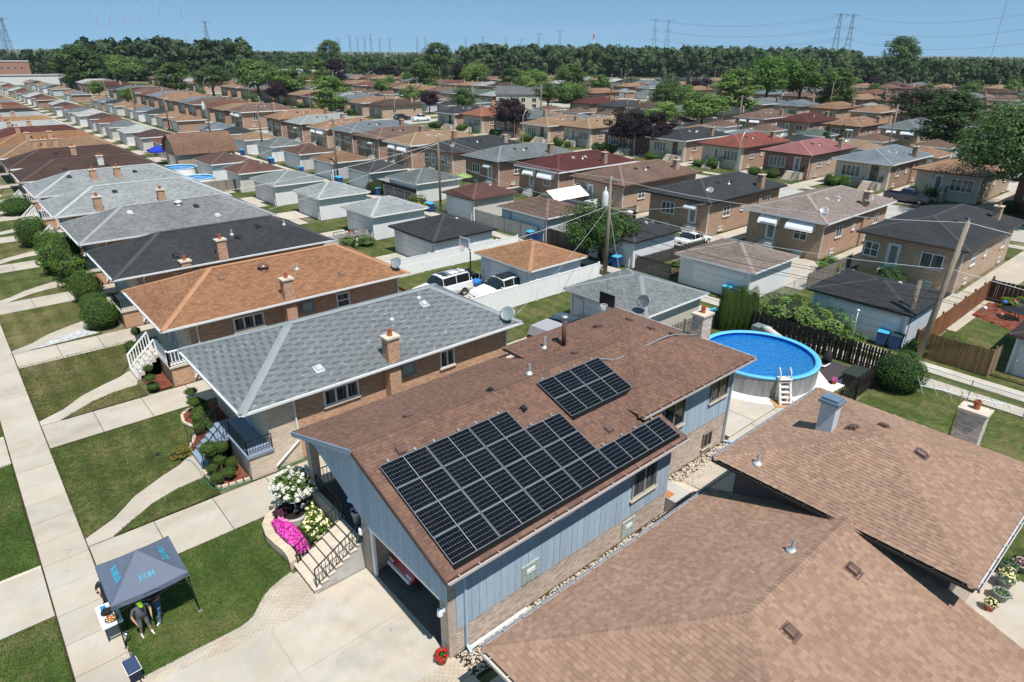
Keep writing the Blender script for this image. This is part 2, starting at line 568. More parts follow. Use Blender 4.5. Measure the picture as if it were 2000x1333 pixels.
M['plastic'] = m_plain('plastic', None, 0.45, 0.06, 3.0)
M['cloth'] = m_plain('cloth', None, 0.9, 0.1, 5.0, fine=0.06)
M['skin'] = m_plain('skin', (0.42, 0.235, 0.16), 0.55, 0.06, 8.0)
M['wire'] = m_plain('cable', (0.05, 0.05, 0.052), 0.6, 0.1, 1.0)
M['palewire'] = m_plain('pale cable', (0.50, 0.50, 0.50), 0.45, 0.1, 1.0, 0.4)
M['lattice'] = m_plain('tower steel', (0.11, 0.115, 0.125), 0.6, 0.1, 0.2, 0.3)
# ------------------------------------------------------------------ ground, streets, lawns
def Gd(name, pts_list, z, mat):
 mb = MB()
 for pts in pts_list:
  mb.sheet(pts, z)
 return structure(mb.build(name, mat))
def rect(x0, x1, y0, y1):
 return [(x0, y0), (x1, y0), (x1, y1), (x0, y1)]
Gd('ground', [rect(-9000, 14000, -9000, 14000)], -0.06, M['earth'])
def slab_obj(parent, pts, z0, z1, mat, name='slab', inset=0.012):
 cx = sum(p[0] for p in pts) / len(pts); cy = sum(p[1] for p in pts) / len(pts)
 q = []
 for x, y in pts:
  d = math.hypot(x - cx, y - cy)
  q.append((x - (x - cx) / d * inset * 1.4, y - (y - cy) / d * inset * 1.4))
 mb = MB()
 n = len(q)
 a = sum(q[i][0] * q[(i + 1) % n][1] - q[(i + 1) % n][0] * q[i][1] for i in range(n))
 if a < 0:
  q = q[::-1]
 dz = rnd.uniform(-0.004, 0.004)
 rg = [[(x, y, z0) for x, y in q], [(x, y, z1 - 0.01 + dz) for x, y in q], [(x - (x - cx) * 0.01, y - (y - cy) * 0.01, z1 + dz) for x, y in q]]
 vs = rg[0] + rg[1] + rg[2]
 fs = [tuple(range(2 * n, 3 * n))]
 for k in range(2):
  fs += [(k * n + i, k * n + (i + 1) % n, (k + 1) * n + (i + 1) % n, (k + 1) * n + i) for i in range(n)]
 mb.add(vs, fs)
 return mb.build(name, mat, parent)
M['paver'] = m_concrete('pavers', (0.43, 0.385, 0.325), 0.2)
# sidewalk along the near street
sw = Gd('sidewalk', [rect(-0.92, 0.66, 8.0, 420.0)], -0.02, M['soil'])
_y = 8.6
while _y < 100:
 slab_obj(sw, rect(-0.89, 0.635, _y, _y + 1.55), -0.05, 0.03, M['concrete'])
 _y += 1.555
mb = MB()
while _y < 416:
 mb.box(-0.89, 0.635, _y, _y + 1.53, -0.05, 0.03)
 _y += 1.555
stuff(mb.build('slabs', M['concrete'], sw))
Gd('street', [rect(-14, -3.9, -40, 330)], -0.05, M['street'])
# eave positions of the near row (south eave of each house roof), measured lot by lot
ROW1 = [25.55, 37.35, 48.75, 60.25, 72.1, 83.6, 94.6, 106.2, 117.6, 129.1, 140.6, 152.0, 163.5, 175.0, 186.5, 198.0, 209.5, 221.0, 232.5, 244.0, 255.5, 267.0, 278.5, 290.0, 301.5, 313.0, 324.5, 336.0, 347.5, 359.0, 370.5, 382.0, 393.5]
# parkway strip and drive aprons between sidewalk and street
aprons = Gd('driveway_apron', [rect(-3.9, -0.93, y0 - 2.8, y0 + 0.35) for y0 in ROW1] + [rect(-3.9, -0.93, 12.2, 18.0)], 0.012, M['drive'])
pk = [(18.04, ROW1[0] - 2.84)] + [(a + 0.39, b - 2.84) for a, b in zip(ROW1, ROW1[1:])]
Gd('parkway_lawn', [rect(-3.85, -0.93, a, b) for a, b in pk], 0.015, M['lush'])
mb = MB()
for y0 in ROW1[:2]:
 for i in range(24):
  mb.box(-3.8 + i * 0.12, -3.69 + i * 0.12, y0 + 0.16, y0 + 0.34, 0.0, 0.03)
stuff(mb.build('apron_pavers', M['stone'], aprons))
# solar house lot
LAWN0 = [(0.66, 18.06), (3.69, 18.02), (4.26, 18.23), (4.89, 18.86), (5.56, 19.19), (6.06, 19.32), (6.12, 19.5), (6.2, 20), (6.14, 20.55), (6.02, 21.46), (6.1, 22.07), (6.35, 22.6), (6.55, 23.12), (0.66, 23.12)]
Gd('front_lawn', [LAWN0], 0.02, M['lush'])
dr = Gd('driveway', [[(0.66, 11.0), (8.5, 11.0), (8.5, 17.78), (6.3, 17.78), (6.3, 19.3), (5.5, 19.1), (4.9, 18.8), (4.3, 18.15), (3.69, 17.97), (0.66, 18.0)]], 0.004, M['paver'])
slab_obj(dr, [(0.66, 12.42), (4.45, 12.42), (4.45, 15.1), (0.66, 15.1)], -0.05, 0.03, M['drive'])
slab_obj(dr, [(0.66, 15.1), (4.45, 15.1), (4.45, 17.31), (3.29, 17.38), (0.66, 17.83)], -0.05, 0.03, M['drive'])
slab_obj(dr, [(4.45, 12.42), (8.47, 12.42), (8.47, 15.1), (4.45, 15.1)], -0.05, 0.03, M['drive'])
slab_obj(dr, [(4.45, 15.1), (8.47, 15.1), (8.47, 17.76), (6.3, 17.76), (5.98, 17.26), (4.45, 17.31)], -0.05, 0.03, M['drive'])
slab_obj(dr, [(0.66, 9.8), (7.4, 9.8), (8.6, 10.6), (8.6, 11.5), (0.66, 11.5)], -0.05, 0.028, M['drive'])
def inside(p, poly):
 x, y = p
 r = False
 for i in range(len(poly)):
  x1, y1 = poly[i]; x2, y2 = poly[i - 1]
  if (y1 > y) != (y2 > y) and x < (x2 - x1) * (y - y1) / (y2 - y1) + x1:
   r = not r
 return r
pv = MB()
pv.add([(-0.098, -0.048, -0.05), (0.098, -0.048, -0.05), (0.098, 0.048, -0.05), (-0.098, 0.048, -0.05), (-0.098, -0.048, 0.022), (0.098, -0.048, 0.022), (0.098, 0.048, 0.022), (-0.098, 0.048, 0.022),
  (-0.09, -0.04, 0.028), (0.09, -0.04, 0.028), (0.09, 0.04, 0.028), (-0.09, 0.04, 0.028)],
 [(8, 9, 10, 11), (0, 1, 5, 4), (1, 2, 6, 5), (2, 3, 7, 6), (3, 0, 4, 7), (4, 5, 9, 8), (5, 6, 10, 9), (6, 7, 11, 10), (7, 4, 8, 11)])
pv_me = pv.mesh('paver'); pv_me.materials.append(M['paver'])
PAVE_A = [(0.66, 18.03), (3.69, 17.99), (4.26, 18.2), (4.89, 18.83), (5.56, 19.16), (6.3, 19.32), (6.3, 17.75), (5.98, 17.28), (3.29, 17.4), (0.66, 17.85)]
PAVE_B = [(0.66, 11.52), (8.6, 11.52), (8.6, 12.4), (0.66, 12.4)]
cand = []
for poly in (PAVE_A, PAVE_B):
 r = 0
 y = 11.4
 while y < 19.5:
  x = 0.6 + (0.1 if r % 2 else 0)
  while x < 8.8:
   if inside((x, y), poly):
    cand.append((x, y))
   x += 0.203
  y += 0.103; r += 1
cand.sort(key=lambda p: -p[1])
restmb = MB()
for i, (x, y) in enumerate(cand):
 if i < 300:
  inst('paver', pv_me, dr, (x, y, rnd.uniform(-0.004, 0.004)), (0, 0, rnd.uniform(-0.02, 0.02)))
 else:
  restmb.add([(a + x, b + y, c) for a, b, c in pv.v], pv.f)
stuff(restmb.build('pavers', M['paver'], dr))
# smooth concrete edging between lawn and pavers
EDG = [(0.66, 18.045), (2.2, 18.03), (3.4, 18.0), (3.75, 18.01), (4.05, 18.08), (4.3, 18.22), (4.55, 18.48), (4.85, 18.8), (5.2, 19.03), (5.6, 19.19), (6.1, 19.32)]
for i_, (p_, q_) in enumerate(zip(EDG, EDG[1:])):
 mb = MB(); mb.bar((p_[0], p_[1], 0.012 + 0.003 * (i_ % 2)), (q_[0] + 0.01, q_[1], 0.012 + 0.003 * (i_ % 2)), 0.15, 0.06); mb.build('edging', M['concrete'], dr)
# fronts of the other lots of the near row
WALK = [(0.65, 0.9), (1.83, 1.58), (2.82, 2.62), (4.11, 3.4), (5.01, 3.83), (5.75, 4.45), (5.77, 2.68), (5.6, 2.12), (4.41, 2.0), (3.27, 1.58), (1.52, 0.36), (0.65, 0.36)]
TRI = [(1.56, 0.36), (3.27, 1.55), (4.41, 1.97), (5.6, 2.09), (5.75, 0.4)]
LAWN = [(0.65, 0.95), (1.83, 1.62), (2.82, 2.66), (4.11, 3.44), (5.01, 3.87), (5.3, 4.3), (6.0, 5.6), (6.45, 8.5), (7.1, 9.3), (0.65, 9.3)]
pathst = Gd('front_walks', [[(0.66, y0 - 2.38), (30.5, y0 - 2.38), (30.5, y0 + 0.3), (0.66, y0 + 0.3)] for y0 in ROW1[:9]], -0.02, M['soil'])
far_walk = []
for k, y0 in enumerate(ROW1):
 if k < 5:
  x = 0.66
  while x < 30:
   w = 2.35 if x < 7 else 3.05
   slab_obj(pathst, rect(x, min(x + w, 30.4), y0 - 2.36, y0 + 0.3), -0.05, 0.026, M['concrete'])
   x += w
  cut = [[WALK[0], WALK[1], WALK[2], WALK[8], WALK[9], WALK[10], WALK[11]], [WALK[2], WALK[3], WALK[4], WALK[5], WALK[6], WALK[7], WALK[8]]]
  for c in cut:
   slab_obj(pathst, [(px, py + y0 + 0.02) for px, py in c], -0.05, 0.024, M['concrete'], inset=0.006)
 else:
  far_walk += [rect(0.66, 30.4, y0 - 2.36, y0 + 0.3), [(px, py + y0) for px, py in WALK]]
Gd('walks_up_the_street', far_walk, 0.024, M['concrete'])
lw, dw = [], []
for k, y0 in enumerate(ROW1):
 (dw if k in (1, 2, 4, 6) else lw).append([(px, py + y0) for px, py in LAWN])
 (dw if k in (1, 2, 3) else lw).append([(px, py + y0) for px, py in TRI])
Gd('front_lawns', lw, 0.018, M['grass'])
Gd('dry_front_lawns', dw, 0.018, M['dry'])
# back yards of the near row: concrete by the garage, lawn north of it
yc, yl = [], []
for y0 in ROW1:
 yc.append(rect(23.0, 32.0, y0 + 0.34, y0 + 4.4))
 yl.append(rect(22.6, 40.3, y0 + 4.42, y0 + 9.3))
 yl.append(rect(38.6, 40.4, y0 - 2.4, y0 + 4.4))
Gd('yard_paving', yc, 0.02, M['drive'])
Gd('back_lawn', yl + [rect(27.2, 40.6, 12.8, 23.0)], 0.012, M['grass'])
Gd('back_lawn_of_tan_house', [rect(26.5, 40.7, -14, 11.2)], 0.012, M['grass'])
# patio, pool slab and path beside the solar house
pt = Gd('patio', [rect(19.8, 33.2, 10.4, 14.0)], -0.02, M['soil'])
for x in (19.8, 22.1, 24.4, 26.7, 29.0, 31.3):
 slab_obj(pt, rect(x, x + 2.28, 10.42, 12.1), -0.05, 0.03, M['drive'])
 slab_obj(pt, rect(x, x + 2.28, 12.13, 13.2 if x < 26 else 13.8), -0.05, 0.03, M['drive'])
slab_obj(pt, rect(27.0, 29.4, 13.82, 20.5), -0.05, 0.03, M['drive'])
slab_obj(pt, rect(29.42, 32.2, 13.82, 16.5), -0.05, 0.029, M['drive'])
slab_obj(pt, rect(29.42, 32.2, 16.52, 20.5), -0.05, 0.029, M['drive'])
mb = MB()
mb.lathe([(0.0, 0.034), (4.2, 0.034), (4.22, 0.0)], 34.9, 16.9, 48)
structure(mb.build('pool_slab', M['pool_deck']))
Gd('pool_corner_tiles', [[(36.6, 13.05), (39.9, 12.9), (39.9, 16.2), (38.6, 15.0)]], 0.05, m_plain('dark rubber tiles', (0.05, 0.04, 0.045), 0.8, 0.2, 3))
Gd('pool_edge_slab', [[(35.2, 12.6), (39.9, 12.25), (39.9, 12.95), (36.2, 13.3)]], 0.045, M['pool_deck'])
Gd('side_path', [rect(8.65, 19.8, 10.0, 10.95)], 0.02, M['drive'])
# alleys, streets and walks further off
ALLEYS = [42.9, 136.0, 229.5, 322.8, 416.0]
STREETS = [88.5, 182.0, 275.3, 368.6]
al = []
al += [rect(40.9, 42.1, -40, 430), rect(43.0, 44.4, -40, 430)]
for a in ALLEYS[1:]:
 al.append(rect(a - 2.2, a + 2.2, -40, 430))
Gd('alley', al, 0.016, M['alley'])
Gd('alley_verge', [rect(40.62, 44.95, -40, 430)], 0.004, M['grass'])
CROSS = [160.0, 322.0]
st = []
for s in STREETS:
 st.append(rect(s - 4.5, s + 4.5, -60, 430))
for c in CROSS:
 edges = [48.0] + [v for s in STREETS for v in (s - 4.5, s + 4.5)] + [470.0]
 for i in range(0, len(edges), 2):
  st.append(rect(edges[i], edges[i + 1], c - 4.5, c + 4.5))
Gd('far_streets', st, 0.01, M['street'])
swk = []
for s in STREETS:
 swk += [rect(s - 7.8, s - 6.3, -60, 150), rect(s + 6.3, s + 7.8, -60, 150), rect(s - 7.8, s - 6.3, 168, 315), rect(s + 6.3, s + 7.8, 168, 315)]
Gd('far_sidewalks', swk, 0.02, M['concrete'])
def clear_of_cross(y0, y1):
 return all(y1 < c - 5 or y0 > c + 5 for c in CROSS)
# lots of the further rows: paved strip beside each house, lawn the rest
ROWA = [13.35, 24.8, 36.7, 48.5, 59.8, 71.1, 82.6, 93.4, 104.2, 114.6, 125.2, 136.0]      # backs face the near alley
PITCH = 11.45
LOTS = {}
for bi, s in enumerate(STREETS):
 for side in (-1, 1):
  ys = []
  if bi == 0 and side == -1:
   ys = [-10.0, 1.9] + ROWA + [146.8]
   y = 170.0
  else:
   y = -12.0 + (bi * 3.7 + (side + 1) * 0.4) % PITCH
   if bi == 0:
    y = 0.4
  while y < 420:
   if clear_of_cross(y - 2, y + 10):
    ys.append(y)
   y += PITCH if (bi or side == 1) else 11.2
  LOTS[(bi, side)] = ys
pav, lws, dws = [], [], []
for (bi, side), ys in LOTS.items():
 s = STREETS[bi]
 for i, y in enumerate(ys):
  if not in_view(s + side * 30, y, 0, 0.3):
   continue
  a, b = s + side * 7.85, s + side * 12.9
  x0, x1 = min(a, b), max(a, b)
  (dws if (i * 7 + bi) % 3 == 0 else lws).append(rect(x0, x1, y + 0.3, y + 8.9))
  a, b = s + side * 28, s + side * 43.0
  x0, x1 = min(a, b), max(a, b)
  (dws if (i * 5 + bi) % 4 == 1 else lws).append(rect(x0, x1, y + 2.5, y + 8.9))
  pav.append(rect(min(s + side * 7.85, s + side * 37), max(s + side * 7.85, s + side * 37), y - 2.4, y + 0.25))
  pav.append(rect(x0, x1, y + 0.25, y + 2.45))
  pav.append(rect(min(s + side * 4.5, s + side * 6.3), max(s + side * 4.5, s + side * 6.3), y - 2.4, y + 0.25))
Gd('far_lot_paving', pav, 0.022, M['concrete'])
Gd('far_lawns', lws, 0.014, M['grass'])
Gd('far_dry_lawns', dws, 0.014, M['dry'])
# ------------------------------------------------------------------ roofs and walls
def hip_planes(x0, x1, y0, y1, ze, zr, h0, h1):
 ym = (y0 + y1) / 2
 a, b = (x0 + h0, ym, zr), (x1 - h1, ym, zr)
 A, B, C, D = (x0, y0, ze), (x1, y0, ze), (x1, y1, ze), (x0, y1, ze)
 return [[A, B, b, a], [B, C, b], [C, D, a, b], [D, A, a]]
def eaves(mb, x0, x1, y0, y1, ze, t=0.17, m=1, inn=0.6):
 """fascia ring and soffit"""
 A = [(x0, y0), (x1, y0), (x1, y1), (x0, y1)]
 I = [(x0 + inn, y0 + inn), (x1 - inn, y0 + inn), (x1 - inn, y1 - inn), (x0 + inn, y1 - inn)]
 vs = [(x, y, ze) for x, y in A] + [(x, y, ze - t) for x, y in A] + [(x, y, ze - t) for x, y in I]
 fs = [(4 + i, 4 + (i + 1) % 4, (i + 1) % 4, i) for i in range(4)] + [(8 + i, 8 + (i + 1) % 4, 4 + (i + 1) % 4, 4 + i) for i in range(4)]
 mb.add(vs, fs, m)
def ridge_strip(mb, p, q, w=0.3, h=0.03):
 p = Vector(p); q = Vector(q)
 d = (q - p).normalized()
 s = d.cross(Vector((0, 0, 1))).normalized() * w / 2
 dn = Vector((0, 0, -0.045))
 up = Vector((0, 0, h))
 mb.add([p - s + dn + up, p + up, p + s + dn + up, q - s + dn + up, q + up, q + s + dn + up, p - s + dn, p + s + dn, q - s + dn, q + s + dn],
  [(0, 1, 4, 3), (1, 2, 5, 4), (6, 0, 3, 8), (2, 7, 9, 5), (6, 7, 2, 1, 0), (3, 4, 5, 9, 8)])
def cap_shingles(mb, p, q, w=0.3, step=0.15, rg=rnd):
 """overlapping ridge caps, each one its own piece"""
 p = Vector(p); q = Vector(q)
 L = (q - p).length
 d = (q - p).normalized()
 s = d.cross(Vector((0, 0, 1))).normalized() * w / 2
 n = max(1, int(L / step))
 for i in range(n):
  a = p + d * (i * L / n); b = p + d * ((i + 1.15) * L / n)
  h0 = 0.026 + rg.uniform(0, 0.004); h1 = 0.014
  dn = Vector((0, 0, -0.05))
  A = [a - s + dn + Vector((0, 0, h0)), a + Vector((0, 0, h0)), a + s + dn + Vector((0, 0, h0))]
  B = [b - s + dn + Vector((0, 0, h1)), b + Vector((0, 0, h1)), b + s + dn + Vector((0, 0, h1))]
  Z = Vector((0, 0, -0.05))
  mb.add(A + B + [A[0] + Z, A[1] + Z, A[2] + Z], [(0, 1, 4, 3), (1, 2, 5, 4), (6, 7, 1, 0), (7, 8, 2, 1)])
def clip(poly, a, b):
 """part of poly on the left of a->b"""
 out = []
 def sd(p):
  return (b[0] - a[0]) * (p[1] - a[1]) - (b[1] - a[1]) * (p[0] - a[0])
 for i in range(len(poly)):
  p, q = poly[i], poly[(i + 1) % len(poly)]
  sp, sq = sd(p), sd(q)
  if sp >= 0:
   out.append(p)
  if (sp > 0 and sq < 0) or (sp < 0 and sq > 0):
   k = sp / (sp - sq)
   out.append((p[0] + (q[0] - p[0]) * k, p[1] + (q[1] - p[1]) * k))
 return out
def shingle_plane(faces3d, expo, style, seed, bands=True):
 """lay shingles on convex faces of one plane -> (list of (verts, faces), list of whole tabs with frame)"""
 rg = random.Random(seed)
 f0 = [Vector(p) for p in faces3d[0]]
 nrm = (f0[1] - f0[0]).cross(f0[2] - f0[1]).normalized()
 if nrm.z < 0:
  nrm = -nrm
 V = (Vector((0, 0, 1)) - nrm * nrm.z).normalized()
 U = V.cross(nrm).normalized()
 O = f0[0]
 polys = []
 for f in faces3d:
  pl = [((Vector(p) - O).dot(U), (Vector(p) - O).dot(V)) for p in f]
  a = sum(pl[i][0] * pl[(i + 1) % len(pl)][1] - pl[(i + 1) % len(pl)][0] * pl[i][1] for i in range(len(pl)))
  polys.append(pl if a > 0 else pl[::-1])
 allp = [p for pl in polys for p in pl]
 u0 = min(p[0] for p in allp); u1 = max(p[0] for p in allp)
 v0 = min(p[1] for p in allp); v1 = max(p[1] for p in allp)
 pieces, whole = [], []
 r = 0
 v = v0
 while v < v1:
  u = u0 - (rg.uniform(0, 0.3) if style == 'arch' else (0.0, 0.11)[r % 2])
  hi = rg.random() < 0.5
  while u < u1:
   if style == 'arch':
    w = rg.choice((0.12, 0.145, 0.17, 0.2))
    th = rg.uniform(0.017, 0.022) if hi else rg.uniform(0.008, 0.012)
    hi = not hi
    g = 0.0
   else:
    w = 0.22; th = 0.011; g = 0.003
    if (round((u - u0) / 0.11) * 2 + r * 3) % 7 in (0, 4):
     th = 0.0111
   quad = [(u + g, v), (u + w - g, v), (u + w - g, v + expo), (u + g, v + expo)]
   for pl in polys:
    q = quad
    for i in range(len(pl)):
     q = clip(q, pl[i], pl[(i + 1) % len(pl)])
     if len(q) < 3:
      break
    if len(q) < 3:
     continue
    full = len(q) == 4 and abs(sum(q[i][0] * q[(i + 1) % 4][1] - q[(i + 1) % 4][0] * q[i][1] for i in range(4)) / 2 - (w - 2 * g) * expo) < 1e-5
    n = len(q)
    top = [O + U * a + V * b + nrm * (0.003 + th * (1 - (b - v) / expo * 0.82)) for a, b in q]
    bot = [O + U * a + V * b - nrm * 0.004 for a, b in q]
    fs = [tuple(range(n))]
    for i in range(n):
     if q[i][1] > v + expo * 0.98 and q[(i + 1) % n][1] > v + expo * 0.98:
      continue
     fs.append((n + i, n + (i + 1) % n, (i + 1) % n, i))
    if full:
     whole.append((len(pieces), O + U * quad[0][0] + V * v, w - 2 * g, th))
    pieces.append((top + bot, fs, 1 if th == 0.0111 else 0))
   u += w
  v += expo
  r += 1
 return pieces, whole, (U, V, nrm), expo
SHM = {}
def shingle_roof(parent, planes, expo, style, mat, seed, singles=300, name='shingle', mat2=None):
 """planes: list of lists of convex faces; nearest whole tabs become parts, the rest one part"""
 mb = MB()
 cands = []
 allp = []
 for i, faces in enumerate(planes):
  pieces, whole, fr, ex = shingle_plane(faces, expo, style, seed + i)
  for idx, o, w, th in whole:
   cands.append((cam_dist(*o), len(allp) + idx, o, w, th, fr, ex))
  allp += pieces
 cands = [c for c in cands if in_view(*c[2], 0.0)]
 cands.sort(key=lambda c: c[0])
 skip = set()
 for d, idx, o, w, th, (U, V, N), ex in cands[:singles]:
  skip.add(idx)
  key = (round(w, 3), round(th, 4) if style != 'arch' else (0.02 if th > 0.015 else 0.01), ex, mat.name)
  if key not in SHM:
   t = key[1]
   b = MB()
   b.add([(0, 0, 0.003 + t), (w, 0, 0.003 + t), (w, ex, 0.003 + t * 0.18), (0, ex, 0.003 + t * 0.18), (0, 0, -0.004), (w, 0, -0.004), (w, ex, -0.004), (0, ex, -0.004)],
    [(0, 1, 2, 3), (4, 5, 1, 0), (5, 6, 2, 1), (7, 4, 0, 3)])
   me = b.mesh('shingle'); me.materials.append(mat2 if (mat2 and th == 0.0111) else mat)
   SHM[key] = me
  g = ORG.get(parent.name, (0, 0, 0))
  ob = bpy.data.objects.new(name, SHM[key])
  COL.objects.link(ob)
  ob.parent = parent
  ob.rotation_euler = Matrix((U, V, N)).transposed().to_euler()
  ob.location = o - Vector(g)
 for i, (vs, fs, m) in enumerate(allp):
  if i not in skip:
   mb.add(vs, fs, m if mat2 else 0)
 return stuff(mb.build(name + 's', [mat, mat2] if mat2 else mat, parent))
def window(parent, o, n, w, h, cols=2, rows=1, fc=None, pane='glass', sill=True, fw=0.06, name='window', dep=0.07, open_row=False):
 """o: middle of the bottom edge on the wall face"""
 t = (-n[1], n[0])
 mb = MB()
 a = w / 2
 mb.obox(o, t, n, -a, a, 0, fw, 0, dep); mb.obox(o, t, n, -a, a, h - fw, h, 0, dep)
 mb.obox(o, t, n, -a, -a + fw, fw, h - fw, 0, dep); mb.obox(o, t, n, a - fw, a, fw, h - fw, 0, dep)
 cw = (w - fw * (cols + 1)) / cols
 for i in range(1, cols):
  x = -a + fw + i * (cw + fw) - fw
  mb.obox(o, t, n, x, x + fw, fw, h - fw, 0, dep * 0.9)
 rh = (h - fw * (rows + 1)) / rows
 for j in range(1, rows):
  z = fw + j * (rh + fw) - fw
  for i in range(cols):
   x = -a + fw + i * (cw + fw)
   mb.obox(o, t, n, x, x + cw, z, z + fw * 0.8, 0, dep * 0.8)
 f = mb.build(name, M['paint'], parent, color=fc or (0.72, 0.72, 0.74))
 for i in range(cols):
  for j in range(rows):
   p = MB()
   x = -a + fw + i * (cw + fw); z = fw + j * (rh + fw)
   p.obox(o, t, n, x, x + cw, z, z + rh, 0.004, 0.02)
   p.build('pane', M[pane], f)
 if sill:
  p = MB()
  p.obox(o, t, n, -a - 0.06, a + 0.06, -0.09, -0.003, -0.02, 0.11)
  p.build('sill', M['stone'], f)
 return f
def door(parent, o, n, w=0.9, h=2.03, col=(0.7, 0.7, 0.7), storm=True):
 t = (-n[1], n[0])
 mb = MB()
 mb.obox(o, t, n, -w / 2 - 0.08, -w / 2, 0, h + 0.08, 0, 0.08); mb.obox(o, t, n, w / 2, w / 2 + 0.08, 0, h + 0.08, 0, 0.08)
 mb.obox(o, t, n, -w / 2, w / 2, h, h + 0.08, 0, 0.08)
 mb.obox(o, t, n, -w / 2, w / 2, 0, h, 0.0, 0.03)
 d = mb.build('door', M['paint'], parent, color=col)
 if storm:
  p = MB()
  p.obox(o, t, n, -w / 2 + 0.14, w / 2 - 0.14, 0.25, h - 0.15, 0.03, 0.038)
  p.build('pane', M['glass'], d)
  p = MB()
  for k in range(5):
   x = -w / 2 + 0.2 + k * (w - 0.4) / 4
   p.obox(o, t, n, x - 0.012, x + 0.012, 0.25, h - 0.15, 0.039, 0.055)
  p.build('grille', M['paint'], d, color=col)
 p = MB()
 p.obox(o, t, n, w / 2 - 0.1, w / 2 - 0.06, 0.95, 1.1, 0.03, 0.08)
 p.build('handle', M['chrome'], d)
 return d
def chimney(parent, x, y, w, d, z0, z1, col, pots=1, pot='terracotta', capc=None, name='chimney'):
 mb = MB()
 mb.box(x - w / 2, x + w / 2, y - d / 2, y + d / 2, z0, z1)
 c = mb.build(name, M['brick'], parent, color=col)
 p = MB()
 p.box(x - w / 2 - 0.07, x + w / 2 + 0.07, y - d / 2 - 0.07, y + d / 2 + 0.07, z1 + 0.001, z1 + 0.1)
 p.build('cap', M['stone'], c)
 for i in range(pots):
  p = MB()
  px = x + (i - (pots - 1) / 2) * 0.34
  p.lathe([(0.12, z1 + 0.08), (0.11, z1 + 0.38), (0.13, z1 + 0.385), (0.13, z1 + 0.43), (0.09, z1 + 0.43), (0.09, z1 + 0.2)], px, y, 10)
  p.build('flue', M[pot], c)
 return c
def box_vent(parent, x, y, z, slope, n, col, s=0.28, name='roof_vent'):
 """low box vent lying on a slope that falls towards n"""
 mb = MB()
 a = s / 2
 vs = []
 for dz, k in ((0.0, 1.0), (0.05, 1.0), (0.12, 0.92), (0.14, 0.75)):
  for dx, dy in ((-a, -a), (a, -a), (a, a), (-a, a)):
   fall = -(dx * n[0] + dy * n[1]) * slope
   vs.append((x + dx * k, y + dy * k, z + fall * k + dz))
 fs = [(12, 13, 14, 15)]
 for r in range(3):
  fs += [(r * 4 + i, r * 4 + (i + 1) % 4, r * 4 + 4 + (i + 1) % 4, r * 4 + 4 + i) for i in range(4)]
 mb.add(vs, fs)
 b = s * 0.75
 mb.add([(x + dx, y + dy, z - (dx * n[0] + dy * n[1]) * slope + 0.018) for dx, dy in ((-b, -b), (b, -b), (b, b), (-b, b))], [(0, 1, 2, 3)])
 return mb.build(name, M['metal'], parent, color=col)
def pipe_vent(parent, x, y, z, h=0.45, r=0.055, col=(0.45, 0.48, 0.5), name='vent_pipe'):
 mb = MB()
 mb.lathe([(0.17, z - 0.05), (0.16, z + 0.03), (r + 0.03, z + 0.1), (r, z + 0.14), (r, z + h), (r * 0.8, z + h), (r * 0.8, z + h - 0.1)], x, y, 10)
 return mb.build(name, M['metal'], parent, color=col)
def turbine_vent(parent, x, y, z, col):
 mb = MB()
 mb.lathe([(0.3, z - 0.05), (0.22, z + 0.06), (0.2, z + 0.14), (0.36, z + 0.16), (0.36, z + 0.22), (0.28, z + 0.32), (0.1, z + 0.38), (0, z + 0.38)], x, y, 16)
 return mb.build('domed_vent', M['metal'], parent, True, color=col)
def downspout(parent, pts, col=(0.66, 0.67, 0.68), w=0.085):
 mb = MB()
 for a, b in zip(pts, pts[1:]):
  mb.bar(a, b, w, w * 0.75)
 return mb.build('downspout', M['paint'], parent, color=col)
def railing(parent, p, q, h=0.9, n=10, mat='black', th=0.02, top=0.035, posts=True, color=None, name='railing', scroll=False):
 """p, q: foot points of the run"""
 p = Vector(p); q = Vector(q)
 H = Vector((0, 0, h))
 mb = MB()
 mb.bar(p + H, q + H, top, top)
 mb.bar(p + Vector((0, 0, 0.12)), q + Vector((0, 0, 0.12)), th, th)
 for i in range(n + 1):
  b = p.lerp(q, i / n)
  e = posts and i in (0, n)
  mb.bar(b + Vector((0, 0, 0.0 if e else 0.12)), b + H, th * (1.8 if e else 1), th * (1.8 if e else 1))
 if scroll:
  for i in range(2, n, 4):
   b = p.lerp(q, (i + 0.5) / n) + Vector((0, 0, h * 0.5))
   d = (q - p).normalized()
   mb.tube([b + d * 0.09 * math.cos(k * math.pi / 4) + Vector((0, 0, 0.2 * math.sin(k * math.pi / 4))) for k in range(9)], 0.009, 4)
 return mb.build(name, M[mat], parent, color=color)
GREY_TRIM = (0.60, 0.61, 0.62)
